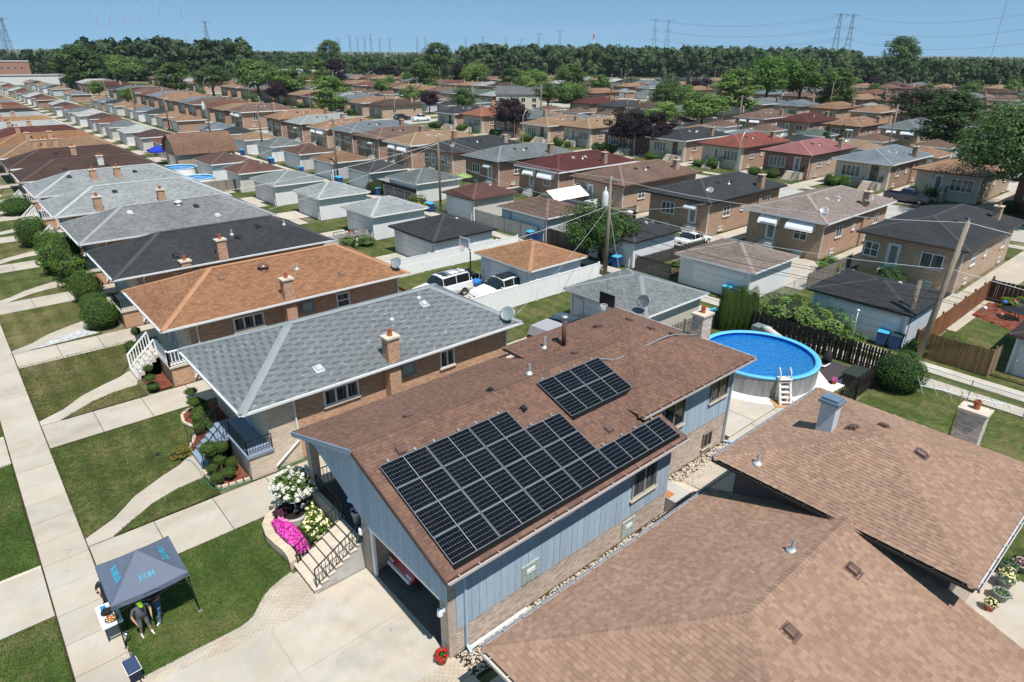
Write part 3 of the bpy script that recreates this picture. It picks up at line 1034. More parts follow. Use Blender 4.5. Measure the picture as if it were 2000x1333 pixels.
def dish(x, y, z, label, r=0.35, az=0.0, el=35, mast=0.45, grp=None, col=(0.42, 0.43, 0.45), mark=False):
 t = thing('satellite_dish', label, 'satellite dish', (x, y, z), az, grp, world=False)
 mb = MB()
 prof = [(0.001, 0.0), (r * 0.5, r * 0.05), (r * 0.85, r * 0.15), (r, r * 0.21), (r, r * 0.24), (r * 0.85, r * 0.18), (r * 0.5, r * 0.08), (0.001, 0.03)]
 mb.lathe(prof, 0, 0, 24)
 me = mb.mesh('reflector')
 d = finish('reflector', me, M['metal'], t, True, col)
 d.rotation_euler = (0, RAD(90 - el), 0)
 d.location = (0.12, 0, mast + 0.12)
 mb = MB()
 mb.tube([(-0.05, 0, -0.1), (-0.02, 0, mast * 0.6), (0.1, 0, mast + 0.1)], 0.025, 6)
 mb.bar((-0.2, -0.12, 0.0), (0.1, 0.12, 0.0), 0.08, 0.03)
 mb.build('mast', M['galv'], t)
 mb = MB()
 e = RAD(el)
 tip = (0.12 + r * 1.15 * math.cos(e), 0, mast - 0.02 + r * 1.0 * math.sin(e) - r * 0.75)
 mb.bar((0.12, 0, mast + 0.05 - r * 0.6), tip, 0.03, 0.03)
 mb.box(tip[0] - 0.05, tip[0] + 0.05, -0.06, 0.06, tip[2] - 0.03, tip[2] + 0.06)
 mb.build('feed_arm', M['galv'], t)
 return t
# ------------------------------------------------------------------ the blue house with the solar panels
SH_X0, SH_Y0 = 8.42, 12.43
sol = thing('split_level_house', 'blue board sided split level house with brown shingle roof carrying the solar panels', 'house', (8.42, 12.43, 0))
M['bluewood'] = m_wood('weathered blue boards', (0.33, 0.41, 0.50), 0.13, 0.08)
M['blockwall'] = m_brick('pink beige brick', (0.43, 0.38, 0.33), 0.205, 0.072, (0.43, 0.345, 0.29), 0.16)
BROWN_STOPS = [(0.0, (0.115, 0.066, 0.051)), (0.3, (0.137, 0.078, 0.059)), (0.62, (0.160, 0.091, 0.067)), (0.85, (0.180, 0.102, 0.073)), (1.0, (0.126, 0.077, 0.062))]
M['sh_brown'] = m_shingle_geo('brown shingles', BROWN_STOPS)
EZ, RZ, YE0, YR, YE1 = 4.05, 5.82, 11.78, 17.05, 22.28
SL = (RZ - EZ) / (YR - YE0)
wb = MB()
wb.box(8.42, 19.6, 12.43, 12.62, 0, 3.98)            # south wall
wb.box(16.0, 19.6, 12.62, 17.4, 0, 4.2)
wb.box(8.42, 16.0, 17.35, 17.78, 0, 4.4)             # garage / porch partition
wb.box(11.6, 19.6, 17.78, 21.85, 0, 4.0)
wb.box(19.0, 26.35, 13.85, 21.15, 0, 4.72)
wall = wb.build('wall', M['blockwall'], sol)
pil = MB(); pil.box(8.36, 8.62, 12.43 - 0.003, 12.86, 0, 4.05); pil.build('pillar', M['blockwall'], sol)
pil = MB(); pil.box(8.36, 8.72, 17.3, 17.8, 0, 3.2); pil.build('pillar', M['blockwall'], sol)
pil = MB(); pil.box(8.36, 8.7, 21.74, 22.12, 0, 3.88); pil.build('pillar', M['blockwall'], sol)
# bricks of the south wall, laid one by one
BW, BH = 0.203, 0.068
bme = MB()
bme.box(0, BW - 0.01, -0.012, 0.02, 0, BH - 0.01)
M['brickgeo'] = m_shingle_geo('laid bricks', [(0, (0.33, 0.26, 0.215)), (0.35, (0.42, 0.335, 0.28)), (0.7, (0.47, 0.39, 0.335)), (1, (0.52, 0.43, 0.37))])
brick_me = bme.mesh('brick'); brick_me.materials.append(M['brickgeo'])
bricks = []
OPEN = [(16.75, 17.6, 0.12, 0.95)]
r = 0
z = 0.02
while z < 1.08:
 x = 8.66 - (BW / 2 if r % 2 else 0)
 while x < 19.5:
  if x >= 8.62 and not any(a - BW < x < b and c - BH < z < d for a, b, c, d in OPEN):
   bricks.append((x, 12.43, z))
  x += BW
 z += BH; r += 1
z = 0.02; r = 0
OPEN2 = [(24.35, 25.15, 0.3, 1.3), (20.4, 21.0, 0.4, 1.4)]
while z < 1.76:
 x = 19.66 - (BW / 2 if r % 2 else 0)
 while x < 26.25:
  if x >= 19.62 and not any(a - BW < x < b and c - BH < z < d for a, b, c, d in OPEN2):
   bricks.append((x, 13.85, z))
  x += BW
 z += BH; r += 1
bricks.sort(key=lambda p: cam_dist(*p))
rest = MB()
for i, b in enumerate(bricks):
 if i < 300:
  inst('brick', brick_me, wall, b)
 else:
  x, y, z = b
  rest.box(x, x + BW - 0.01, y - 0.012 - rnd.uniform(0, 0.003), y + 0.02, z, z + BH - 0.01)
stuff(rest.build('bricks', M['brickgeo'], wall))
def board(x0, x1, y, z0, z1):
 mb = MB()
 d = rnd.uniform(0, 0.006)
 mb.box(x0 + 0.006, x1 - 0.006, y - 0.035 - d, y + 0.01, z0 + rnd.uniform(-0.012, 0.0), z1)
 return mb.build('siding_board', M['bluewood'], wall)
x = 8.66
while x < 19.55:
 w = min(0.305, 19.6 - x)
 board(x, x + w, 12.43, 1.1, 3.98); x += 0.305
x = 20.0
while x < 26.3:
 w = min(0.305, 26.36 - x)
 board(x, x + w, 13.85, 1.83, 4.7); x += 0.305
def gab_bot(y):
 if y < 17.5:
  return 2.3
 if y < 21.04:
  return 2.3 + (y - 17.5) / 3.54 * 1.38
 return 3.68 + (y - 21.04) / 1.2 * 0.2
def gab_top(y):
 return (EZ + (y - YE0) * SL if y < YR else EZ + (YE1 - y) * SL) - 0.1
y = 12.43
while y < 22.1:
 y2 = min(y + 0.305, 22.2)
 if y < YR < y2:
  y2 = YR
 mb = MB()
 d = rnd.uniform(0, 0.006)
 a, b = y + 0.005, y2 - 0.005
 prof = [(a, gab_bot(a)), (b, gab_bot(b)), (b, gab_top(b)), (a, gab_top(a))]
 vs = [(8.36 - d, yy, zz) for yy, zz in prof] + [(8.44, yy, zz) for yy, zz in prof]
 mb.add(vs, [(3, 2, 1, 0), (4, 5, 6, 7), (0, 1, 5, 4), (1, 2, 6, 5), (2, 3, 7, 6), (3, 0, 4, 7)])
 mb.build('siding_board', M['bluewood'], wall)
 y = y2
# roof
rf = MB()
P1a = [(7.95, YE0, EZ), (18.47, YE0, EZ), (18.47, YR, RZ), (7.95, YR, RZ)]
yv = YE0 + (4.8 - EZ) / SL
P1b = [(18.47, yv, 4.8), (21.55, YR, RZ), (18.47, YR, RZ)]
P1c = [(18.47, YE0, EZ), (19.63, YE0, EZ), (19.63, yv, 4.8), (18.47, yv, 4.8)]
yv2 = YE1 - (4.8 - EZ) / SL
P2a = [(18.47, YE1, EZ), (7.95, YE1, EZ), (7.95, YR, RZ), (18.47, YR, RZ)]
P2b = [(18.47, YR, RZ), (21.55, YR, RZ), (18.47, yv2, 4.8)]
RX0, RX1, RY0, RY1, RE, RA = 18.47, 26.86, 13.18, 21.76, 4.8, 6.17
apex = ((RX0 + RX1) / 2, (RY0 + RY1) / 2, RA)
P3 = [(RX0, RY0, RE), (RX1, RY0, RE), apex]
P4 = [(RX1, RY0, RE), (RX1, RY1, RE), apex]
P5 = [(RX1, RY1, RE), (RX0, RY1, RE), apex]
P6 = [(RX0, RY1, RE), (RX0, RY0, RE), apex]
for f in (P1a, P1b, P1c, P2a, P2b, P3, P4, P5, P6):
 rf.poly(f, 0)
eaves(rf, RX0, RX1, RY0, RY1, RE, 0.14, 1, 0.7)
# undersides and edge boards of the front gable roof
for yy, s in ((YE0, 1), (YE1, -1)):
 rf.add([(7.95, yy, EZ), (19.63, yy, EZ), (19.63, yy, EZ - 0.14), (7.95, yy, EZ - 0.14)], [(0, 1, 2, 3)], 1)
rf.add([(7.97, YE0, EZ - 0.14), (19.6, YE0, EZ - 0.14), (19.6, 12.5, EZ - 0.12), (7.97, 12.5, EZ - 0.12)], [(0, 1, 2, 3)], 1)
rf.add([(7.97, YE0, EZ - 0.12), (7.97, YR, RZ - 0.12), (7.97, YE1, EZ - 0.12), (8.5, YE1, EZ - 0.12), (8.5, YR, RZ - 0.12), (8.5, YE0, EZ - 0.12)], [(0, 1, 4, 5), (1, 2, 3, 4)], 1)
rf.add([(11.6, YR, RZ - 0.1), (7.97, YR, RZ - 0.1), (7.97, YE1, EZ - 0.1), (11.6, YE1, EZ - 0.1)], [(0, 1, 2, 3)], 1)
M['fascia_blue'] = m_plain('blue fascia', (0.22, 0.29, 0.37), 0.6, 0.12, 2.0)
M['under_brown'] = m_plain('brown roof deck', (0.13, 0.078, 0.06), 0.95, 0.1, 2.0)
M['trim_brown'] = m_plain('brown trim', (0.10, 0.055, 0.045), 0.6, 0.1, 2.0)
sroof = rf.build('roof', [M['under_brown'], M['trim_brown']], sol)
for (a, b) in (((YE0, EZ), (YR, RZ)), ((YE1, EZ), (YR, RZ))):
 mb = MB()
 mb.bar((7.93, a[0], a[1] - 0.1), (7.93, b[0], b[1] - 0.1), 0.05, 0.2)
 mb.build('rake_board', M['fascia_blue'] if a[0] > 20 else M['trim_brown'], sroof)
shingle_roof(sroof, [[P1a, P1b, P1c], [P2a, P2b], [P3], [P4], [P5], [P6]], 0.143, 'arch', M['sh_brown'], 5)
cp = MB()
cap_shingles(cp, (7.95, YR, RZ), (21.3, YR, RZ))
for c in ((RX0, RY0, RE), (RX1, RY0, RE), (RX1, RY1, RE), (RX0, RY1, RE)):
 cap_shingles(cp, c, apex)
stuff(cp.build('ridge_caps', M['sh_brown'], sroof))
def gutter(parent, p, q, col, w=0.11, h=0.1, straps=True):
 mb = MB()
 p = Vector(p); q = Vector(q)
 d = (q - p).normalized()
 s = Vector((d.y, -d.x, 0))
 t = 0.008
 mb.bar(p + s * (w / 2) + Vector((0, 0, -h)), q + s * (w / 2) + Vector((0, 0, -h)), w, t)
 mb.bar(p + s * w + Vector((0, 0, -h / 2)), q + s * w + Vector((0, 0, -h / 2)), 0.02, h)
 if straps:
  L = (q - p).length
  k = 0.4
  while k < L:
   c = p + d * k
   mb.bar(c, c + s * (w + 0.01) + Vector((0, 0, 0.002)), 0.03, 0.012)
   k += 0.75
 return mb.build('gutter', M['paint'], parent, color=col)
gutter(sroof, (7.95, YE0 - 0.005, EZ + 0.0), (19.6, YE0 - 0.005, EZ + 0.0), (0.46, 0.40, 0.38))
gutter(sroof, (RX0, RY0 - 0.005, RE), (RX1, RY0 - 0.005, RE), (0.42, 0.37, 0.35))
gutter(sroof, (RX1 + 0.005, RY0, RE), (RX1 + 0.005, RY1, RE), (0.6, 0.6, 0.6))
downspout(sol, [(8.98, YE0 - 0.05, EZ - 0.1), (8.98, 12.34, EZ - 0.5), (8.98, 12.33, 0.3), (8.98, 12.1, 0.12)], (0.36, 0.47, 0.58))
downspout(sol, [(26.2, RY0 - 0.05, RE - 0.12), (26.2, 13.74, RE - 0.45), (26.2, 13.74, 0.2), (26.5, 13.5, 0.1), (27.0, 13.3, 0.08)], (0.45, 0.52, 0.6))
for x, y in ((9.35, 16.28), (16.9, 13.55)):
 box_vent(sroof, x, y, EZ + (y - YE0) * SL, SL, (0, -1), (0.16, 0.095, 0.078), 0.3)
for x, y in ((10.9, 18.3), (19.5, 17.9), ):
 box_vent(sroof, x, y, EZ + (YE1 - y) * SL if y > YR else EZ + (y - YE0) * SL, SL, (0, 1), (0.16, 0.09, 0.075), 0.28)
for x, y in ((14.55, 15.85), (14.2, 17.4)):
 box_vent(sroof, x, y, (EZ + (y - YE0) * SL) if y < YR else EZ + (YE1 - y) * SL, SL, (0, -1), (0.018, 0.018, 0.02), 0.2)
RSL = (RA - RE) / ((RX1 - RX0) / 2)
for x, y, n in ((23.9, 17.1, (1, 0)), (24.1, 18.6, (1, 0)), (22.4, 19.2, (0, 1)), (24.6, 16.3, (1, 0))):
 z = RE + (RX1 - x) * RSL if n[0] else RE + (RY1 - y) * RSL
 box_vent(sroof, x, y, z, RSL, n, (0.15, 0.085, 0.07), 0.3)
pipe_vent(sroof, 16.35, 17.5, RZ - 0.1, 0.45)
pipe_vent(sroof, 19.55, 19.9, 5.1, 0.6, 0.06)
mb = MB()
mb.cyl(20.1, 19.2, 5.2, 6.55, 0.11, n=12)
fl = mb.build('stove_flue', m_plain('rusty flue', (0.085, 0.035, 0.025), 0.7, 0.3, 6.0), sroof, True)
mb = MB(); mb.lathe([(0.12, 6.5), (0.13, 6.72), (0.17, 6.74), (0.14, 6.8), (0, 6.82)], 20.1, 19.2, 12); mb.build('cap', M['galv'], fl, True)
mb = MB()
mb.tube([(19.58, 16.5, 5.78), (20.4, 16.3, 5.55), (23.6, 16.0, 5.86), (24.4, 16.05, 5.72), (26.6, 16.3, 5.0)], 0.028, 6)
mb.build('conduit', M['galv'], sroof)
chimney(sol, 27.0, 16.3, 0.8, 0.62, 0, 6.0, (0.50, 0.44, 0.40), 1)
# windows, vents
window(sol, (17.9, 12.385, 1.9), (0, -1), 1.55, 1.4, 2, 1, (0.36, 0.33, 0.31), 'curtain')
window(sol, (25.15, 13.805, 2.95), (0, -1), 1.45, 1.2, 2, 1, (0.22, 0.18, 0.16))
window(sol, (21.6, 13.805, 2.7), (0, -1), 1.6, 1.5, 2, 1, (0.30, 0.28, 0.27))
window(sol, (24.75, 13.83, 0.42), (0, -1), 0.72, 0.82, 2, 1, (0.20, 0.15, 0.12))
window(sol, (20.7, 13.83, 0.5), (0, -1), 0.55, 0.85, 1, 1, (0.20, 0.15, 0.12))
for cx, cz, nz in ((11.8, 1.18, 4), (17.18, 0.14, 4)):
 fr = MB()
 yb = 12.385 if cz > 1 else 12.41
 fr.obox((cx, yb, cz), (1, 0), (0, -1), -0.4, 0.4, 0, 0.8, -0.02, 0.015)
 f = fr.build('glass_block_window', M['cement'], sol)
 for i in range(4):
  for j in range(nz):
   if i in (1, 2) and j == 2:
    continue
   g = MB()
   g.obox((cx, yb, cz), (1, 0), (0, -1), -0.39 + i * 0.196, -0.39 + i * 0.196 + 0.184, 0.012 + j * 0.196, 0.196 + j * 0.196, 0.015, 0.035)
   g.build('glass_block', M['blockglass'], f)
 g = MB(); g.obox((cx, yb, cz), (1, 0), (0, -1), -0.19, 0.19, 0.41, 0.58, 0.015, 0.05); g.build('vent_hopper', M['white'], f)
mb = MB(); mb.box(13.0, 13.6, 12.2, 12.4, 3.35, 3.75); vb = mb.build('wall_vent', m_plain('dark louvre', (0.06, 0.045, 0.03), 0.6), sol)
mb = MB()
for a, b in (((12.97, 12.17, 3.32), (13.63, 12.17, 3.32)), ((12.97, 12.17, 3.78), (13.63, 12.17, 3.78)), ((12.97, 12.17, 3.32), (12.97, 12.17, 3.78)), ((13.63, 12.17, 3.32), (13.63, 12.17, 3.78))):
 mb.bar(a, b, 0.06, 0.06)
mb.build('vent_frame', M['white'], vb)
mb = MB(); mb.box(9.1, 11.6, 12.25, 12.34, 0.02, 0.12); mb.build('base_trim', M['white'], sol)
# porch
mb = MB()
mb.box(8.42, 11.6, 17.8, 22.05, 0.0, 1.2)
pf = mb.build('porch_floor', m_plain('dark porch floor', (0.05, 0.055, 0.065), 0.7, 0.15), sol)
mb = MB(); mb.box(8.33, 8.42, 19.55, 21.74, 0.0, 1.16); mb.build('porch_wall', M['blockwall'], pf)
mb = MB(); mb.box(8.28, 8.5, 19.5, 21.74, 1.2, 1.3); mb.build('coping', M['stone'], pf)
door(sol, (11.6, 19.0, 1.2), (-1, 0), 0.95, 2.0, (0.16, 0.12, 0.10))
window(sol, (11.6, 20.7, 1.9), (-1, 0), 1.4, 1.2, 2, 1)
railing(sol, (8.42, 19.55, 1.3), (8.42, 21.72, 1.3), 0.8, 14)
railing(sol, (8.55, 21.95, 1.2), (11.5, 21.95, 1.2), 0.9, 18)
# steps
stp = MB()
for i in range(7):
 stp.box(6.3 + i * 0.302, 8.42, 17.8, 19.5, i * 0.171 + (0.0 if i == 0 else 0.001), (i + 1) * 0.171)
steps = stp.build('steps', M['cement'], sol)
for i in range(7):
 mb = MB(); mb.box(6.27 + i * 0.302, 6.3 + (i + 1) * 0.302 - 0.01 if i < 6 else 8.42, 17.77, 19.53, (i + 1) * 0.171 + 0.002, (i + 1) * 0.171 + 0.045)
 mb.build('tread', M['stone'], steps)
for yy in (17.86, 19.44):
 railing(steps, (6.42, yy, 0.2), (8.4, yy, 1.28), 0.85, 14, scroll=True)
# garage opening
mb = MB(); mb.box(8.36, 8.45, 12.86, 17.3, 2.18, 2.34); mb.build('door_header', M['white'], sol)
mb = MB(); mb.box(8.4, 8.5, 17.1, 17.3, 0.0, 2.18); mb.build('door_jamb', M['white'], sol)
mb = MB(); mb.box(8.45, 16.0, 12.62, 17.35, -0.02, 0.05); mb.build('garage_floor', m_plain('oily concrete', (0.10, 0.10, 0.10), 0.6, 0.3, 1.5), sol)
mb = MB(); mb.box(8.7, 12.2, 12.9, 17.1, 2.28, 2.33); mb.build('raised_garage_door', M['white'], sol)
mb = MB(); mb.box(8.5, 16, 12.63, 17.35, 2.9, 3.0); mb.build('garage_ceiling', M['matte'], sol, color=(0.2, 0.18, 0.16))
for yy in (12.62, 17.55):
 lt = MB()
 lt.box(8.28, 8.36, yy - 0.05, yy + 0.05, 1.95, 2.1)
 lt.lathe([(0.03, 2.16), (0.09, 2.1), (0.1, 1.9), (0.05, 1.82), (0.0, 1.82)], 8.2, yy, 10)
 lt.build('wall_lantern', M['white'], sol)
# solar panels
PNL_W, PNL_H = 1.805, 1.038
pang = math.atan(SL)
fr = MB()
t = 0.018
fr.box(0, PNL_W, 0, t, 0, 0.04); fr.box(0, PNL_W, PNL_H - t, PNL_H, 0, 0.04)
fr.box(0, t, t, PNL_H - t, 0, 0.04); fr.box(PNL_W - t, PNL_W, t, PNL_H - t, 0, 0.04)
fr_me = fr.mesh('frame'); fr_me.materials.append(m_plain('panel frame', (0.26, 0.265, 0.28), 0.35, 0.05, 3, 0.6))
bs = MB(); bs.box(t, PNL_W - t, t, PNL_H - t, 0.018, 0.028)
bs_me = bs.mesh('backsheet'); bs_me.materials.append(m_plain('white backsheet', (0.27, 0.28, 0.295), 0.3, 0.05, 3))
cs = MB()
cw, ch = (PNL_W / 2 - t - 0.018) / 10, (PNL_H - 2 * t - 0.012) / 6
for i in range(10):
 a, b = i * cw + 0.0007, (i + 1) * cw - 0.0007
 c = 0.010
 y0, y1 = 0.0016, ch - 0.0016
 cs.poly([(a + c, y0, 0.0), (b - c, y0, 0), (b, y0 + c, 0), (b, y1 - c, 0), (b - c, y1, 0), (a + c, y1, 0), (a, y1 - c, 0), (a, y0 + c, 0)])
cs_me = cs.mesh('cell_strip')
_t = NT('solar cells')
_k = _t.rng(_t.noise(_t.pos(), 1.3, 3), 0.3, 0.7, 0.7, 1.3)
cs_me.materials.append(_t.done(grey_mul(_t, _t.mix(0.0, (0.0035, 0.0045, 0.008, 1), (0, 0, 0, 1)), _k), 0.2, None, 0, 0.16))
clip_mb = MB(); clip_mb.box(-0.02, 0.05, 0, 0.09, 0.0, 0.05); clip_mb.box(0.0, 0.03, -0.03, 0.12, 0.05, 0.07)
clip_me = clip_mb.mesh('mounting_clip'); clip_me.materials.append(M['galv'])
sk = MB(); sk.add([(0, -0.02, 0.035), (PNL_W + 0.03, -0.02, 0.035), (PNL_W + 0.03, -0.12, -0.09), (0, -0.12, -0.09), (0, -0.01, -0.09), (PNL_W + 0.03, -0.01, -0.09)],
    [(3, 2, 1, 0), (4, 3, 0), (1, 2, 5)])
sk_me = sk.mesh('skirt'); sk_me.materials.append(m_plain('black skirt', (0.008, 0.008, 0.009), 0.4, 0.1, 3))
PX0, PY0 = 8.32, 12.0
grid = [(c, r) for c in (0, 1, 2) for r in range(4)] + [(3, r) for r in range(3)] + [(4, 0), (5, 0)]
rown = ['bottom row', 'second row up', 'third row up', 'top row']
ndone = 0
def panel(x, y, label, skirt, clipz, grp):
 z = EZ + (y - YE0) * SL + 0.13
 p = thing('solar_panel', label, 'solar panel', (x, y, z), 0, grp, world=False)
 p.rotation_euler = (pang, 0, 0)
 inst('frame', fr_me, p)
 inst('backsheet', bs_me, p)
 for h in range(2):
  for j in range(6):
   inst('cell_strip', cs_me, p, (t + 0.007 + h * (PNL_W / 2 - t + 0.004), t + 0.006 + j * ch, 0.0295))
 if skirt:
  inst('skirt', sk_me, p)
 if clipz:
  inst('mounting_clip', clip_me, p, (0.35, PNL_H, 0)); inst('mounting_clip', clip_me, p, (1.4, PNL_H, 0))
 return p
for c, r in grid:
 top = (c < 3 and r == 3) or (c == 3 and r == 2) or (c > 3)
 panel(PX0 + c * 1.828, PY0 + r * 0.995, f'black solar panel, {ordinal(c + 1)} from the gable end, {rown[r]} of the big array', r == 0, top, 'panels of the big array')
for c in range(2):
 for r in range(2):
  panel(15.92 + c * 1.828, 14.62 + r * 0.995, f'black solar panel, {"left" if c == 0 else "right"} one in the {"upper" if r else "lower"} row of the small array', r == 0, r == 1, 'panels of the small array')
# ------------------------------------------------------------------ tan shingle house at the lower right
tan = thing('tan_roofed_house', 'house with tan shingle hip roofs on two levels, lower right corner', 'house', (8.2, 0.6, 0))
TAN_STOPS = [(0.0, (0.217, 0.136, 0.097)), (0.35, (0.245, 0.154, 0.112)), (0.68, (0.272, 0.174, 0.125)), (0.9, (0.301, 0.195, 0.141)), (1.0, (0.234, 0.149, 0.112))]
M['sh_tan'] = m_shingle_geo('tan shingles', TAN_STOPS)
M['under_tan'] = m_plain('tan roof deck', (0.20, 0.125, 0.09), 0.95, 0.1, 2)
wb = MB()
wb.box(8.5, 18.4, 0.9, 9.48, 0, 2.85)
wb.box(18.9, 25.8, 2.3, 9.15, 0, 4.55)
twall = wb.build('wall', M['blockwall'], tan)
uw = MB()
uw.box(18.8, 18.9, 2.28, 9.17, 2.6, 4.56)
uw.build('upper_wall', M['vsiding'], twall, color=(0.085, 0.08, 0.085))
LX0, LX1, LY0, LY1, LE, LR = 7.88, 18.88, -0.45, 10.13, 2.9, 4.78
LH = 4.87
ly = 5.19
lp = [[(LX0, LY0, LE), (LX1, LY0, LE), (LX1, ly, LR), (LX0 + LH, ly, LR)], [(LX1, LY1, LE), (LX0, LY1, LE), (LX0 + LH, ly, LR), (LX1, ly, LR)], [(LX0, LY1, LE), (LX0, LY0, LE), (LX0 + LH, ly, LR)]]
UX0, UX1, UY0, UY1, UE, UA = 18.3, 26.45, 1.68, 9.85, 4.68, 5.88
uap = ((UX0 + UX1) / 2, (UY0 + UY1) / 2, UA)
up_ = [[(UX0, UY0, UE), (UX1, UY0, UE), uap], [(UX1, UY0, UE), (UX1, UY1, UE), uap], [(UX1, UY1, UE), (UX0, UY1, UE), uap], [(UX0, UY1, UE), (UX0, UY0, UE), uap]]
rf = MB()
for f in lp + up_:
 rf.poly(f, 0)
eaves(rf, LX0, LX1, LY0, LY1, LE, 0.15, 1, 0.6)
eaves(rf, UX0, UX1, UY0, UY1, UE, 0.15, 1, 0.6)
troof = rf.build('roof', [M['under_tan'], m_plain('dark bronze trim', (0.03, 0.022, 0.02), 0.5, 0.1, 2)], tan)
shingle_roof(troof, [[f] for f in lp + up_], 0.143, 'arch', M['sh_tan'], 50)
cp = MB()
cap_shingles(cp, (LX0 + LH, ly, LR), (LX1, ly, LR))
for c in ((LX0, LY0, LE), (LX0, LY1, LE)):
 cap_shingles(cp, c, (LX0 + LH, ly, LR))
for c in ((UX0, UY0, UE), (UX1, UY0, UE), (UX1, UY1, UE), (UX0, UY1, UE)):
 cap_shingles(cp, c, uap)
stuff(cp.build('ridge_caps', M['sh_tan'], troof))
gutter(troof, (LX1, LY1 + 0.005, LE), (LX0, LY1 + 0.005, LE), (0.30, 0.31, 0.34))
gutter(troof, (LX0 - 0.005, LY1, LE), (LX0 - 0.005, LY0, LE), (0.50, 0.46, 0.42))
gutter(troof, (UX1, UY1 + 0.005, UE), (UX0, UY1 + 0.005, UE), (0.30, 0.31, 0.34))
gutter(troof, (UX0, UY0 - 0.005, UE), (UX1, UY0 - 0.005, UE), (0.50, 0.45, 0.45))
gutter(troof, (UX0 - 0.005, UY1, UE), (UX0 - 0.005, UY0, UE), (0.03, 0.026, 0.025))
USL = (UA - UE) / ((UX1 - UX0) / 2)
LSL = (LR - LE) / (LY1 - ly)
LSS = (LR - LE) / (ly - LY0)
for x, y, n, z in ((16.74, 4.2, (0, -1), None), (13.28, 4.3, (0, -1), None)):
 box_vent(troof, x, y, LE + (y - LY0) * LSS, LSS, n, (0.15, 0.088, 0.072), 0.3)
for x, y, n in ((22.6, 7.0, (0, 1)), (23.6, 6.3, (1, 0)), (22.6, 4.7, (0, -1))):
 z = UE + ((UY1 - y) if n[1] > 0 else (y - UY0) if n[1] < 0 else (UX1 - x)) * USL
 box_vent(troof, x, y, z, USL, n, (0.14, 0.085, 0.07), 0.3)
pipe_vent(troof, 16.0, 5.7, LE + (LY1 - 5.7) * LSL, 0.42)
pipe_vent(troof, 18.9, 8.5, UE + (18.9 - UX0) * USL, 0.4)
cmb = MB(); cmb.box(21.95, 22.4, 7.45, 8.0, 5.0, 6.45)
cc = cmb.build('vent_stack', m_brick('painted white brick', (0.45, 0.48, 0.5), 0.2, 0.07, (0.46, 0.50, 0.53), 0.08), tan)
mb = MB(); mb.box(21.86, 22.49, 7.36, 8.09, 6.45, 6.56); mb.box(21.93, 22.42, 7.43, 8.02, 6.56, 6.66); mb.build('metal_cap', M['metal'], cc, color=(0.16, 0.22, 0.30))
chimney(tan, 26.75, 4.35, 0.62, 0.85, 0, 5.85, (0.50, 0.45, 0.41), 1)
# planting bed by the front corner of the tan house
Gd('front_bed', [[(4.6, 8.8), (8.2, 8.8), (8.2, 9.75), (7.2, 9.75)]], 0.03, M['soil'])
# ------------------------------------------------------------------ the other houses of the near row
ORB = (0.43, 0.235, 0.14)      # orange brick
CREAM = (0.56, 0.47, 0.38)
ROW1_SPEC = [
 ('grey', (0.225, 0.245, 0.255), 'grey three tab shingle roof next to the blue house'),
 ('orange', (0.37, 0.185, 0.10), 'orange tan shingle roof and white porch stairs'),
 ('charcoal', (0.055, 0.056, 0.062), 'charcoal roof behind the orange roofed house'),
 ('grey', (0.25, 0.26, 0.265), 'plain mid grey roof beyond the charcoal roof'),
 ('pale grey', (0.36, 0.38, 0.39), 'pale grey roof with two tall brick chimneys, fifth up the street'),
 ('pale grey', (0.34, 0.36, 0.37), 'pale grey mottled roof, sixth up the street'),
 ('dark brown', (0.095, 0.058, 0.05), 'dark brown roof with a pale chimney, seventh up the street'),
 ('dark brown', (0.085, 0.052, 0.045), 'dark brown roof, eighth up the street, partly behind another brown roof'),
 ('tan', (0.30, 0.19, 0.12), 'tan roof with three short chimneys, ninth up the street'),
 ('orange brown', (0.31, 0.165, 0.09), 'orange brown roof, tenth up the street'),
 ('dark red', (0.12, 0.045, 0.04), 'dark red brown roof, eleventh up the street'),
 ('whitish', (0.43, 0.44, 0.44), 'whitish grey roof, twelfth up the street'),
 ('tan', (0.36, 0.22, 0.12), 'tan roof with dark fascia, thirteenth up the street'),
 ('light grey', (0.37, 0.38, 0.38), 'light grey roof, fourteenth up the street'),
]
_more = [('black', (0.04, 0.04, 0.045)), ('brown', (0.20, 0.11, 0.07)), ('red brown', (0.17, 0.07, 0.05)), ('grey', (0.2, 0.21, 0.22)), ('tan', (0.3, 0.19, 0.12)), ('brown', (0.15, 0.09, 0.065)), ('pale grey', (0.33, 0.34, 0.35)), ('orange brown', (0.3, 0.16, 0.09)), ('brown', (0.13, 0.08, 0.06)), ('grey', (0.22, 0.22, 0.23))]
for i, (n, c) in enumerate(_more + _more):
 ROW1_SPEC.append((n, c, f'{n} roof, {ordinal(15 + i)} up the street'))
M['ridge'] = m_plain('ridge shingles', None, 0.95, 0.12, 2.0, fine=0.12)
HX0, HX1, HZE, HZR = 7.1, 23.2, 3.7, 5.42
GREY_STOPS = [(0.0, (0.138, 0.149, 0.158)), (0.5, (0.150, 0.162, 0.171)), (0.95, (0.163, 0.176, 0.185)), (0.98, (0.20, 0.212, 0.221)), (1.0, (0.21, 0.222, 0.231))]
M['sh_grey2'] = m_shingle_geo('darker grey shingles', [(0.0, (0.088, 0.096, 0.104)), (1.0, (0.115, 0.124, 0.132))])
M['sh_grey'] = m_shingle_geo('grey shingles', GREY_STOPS)
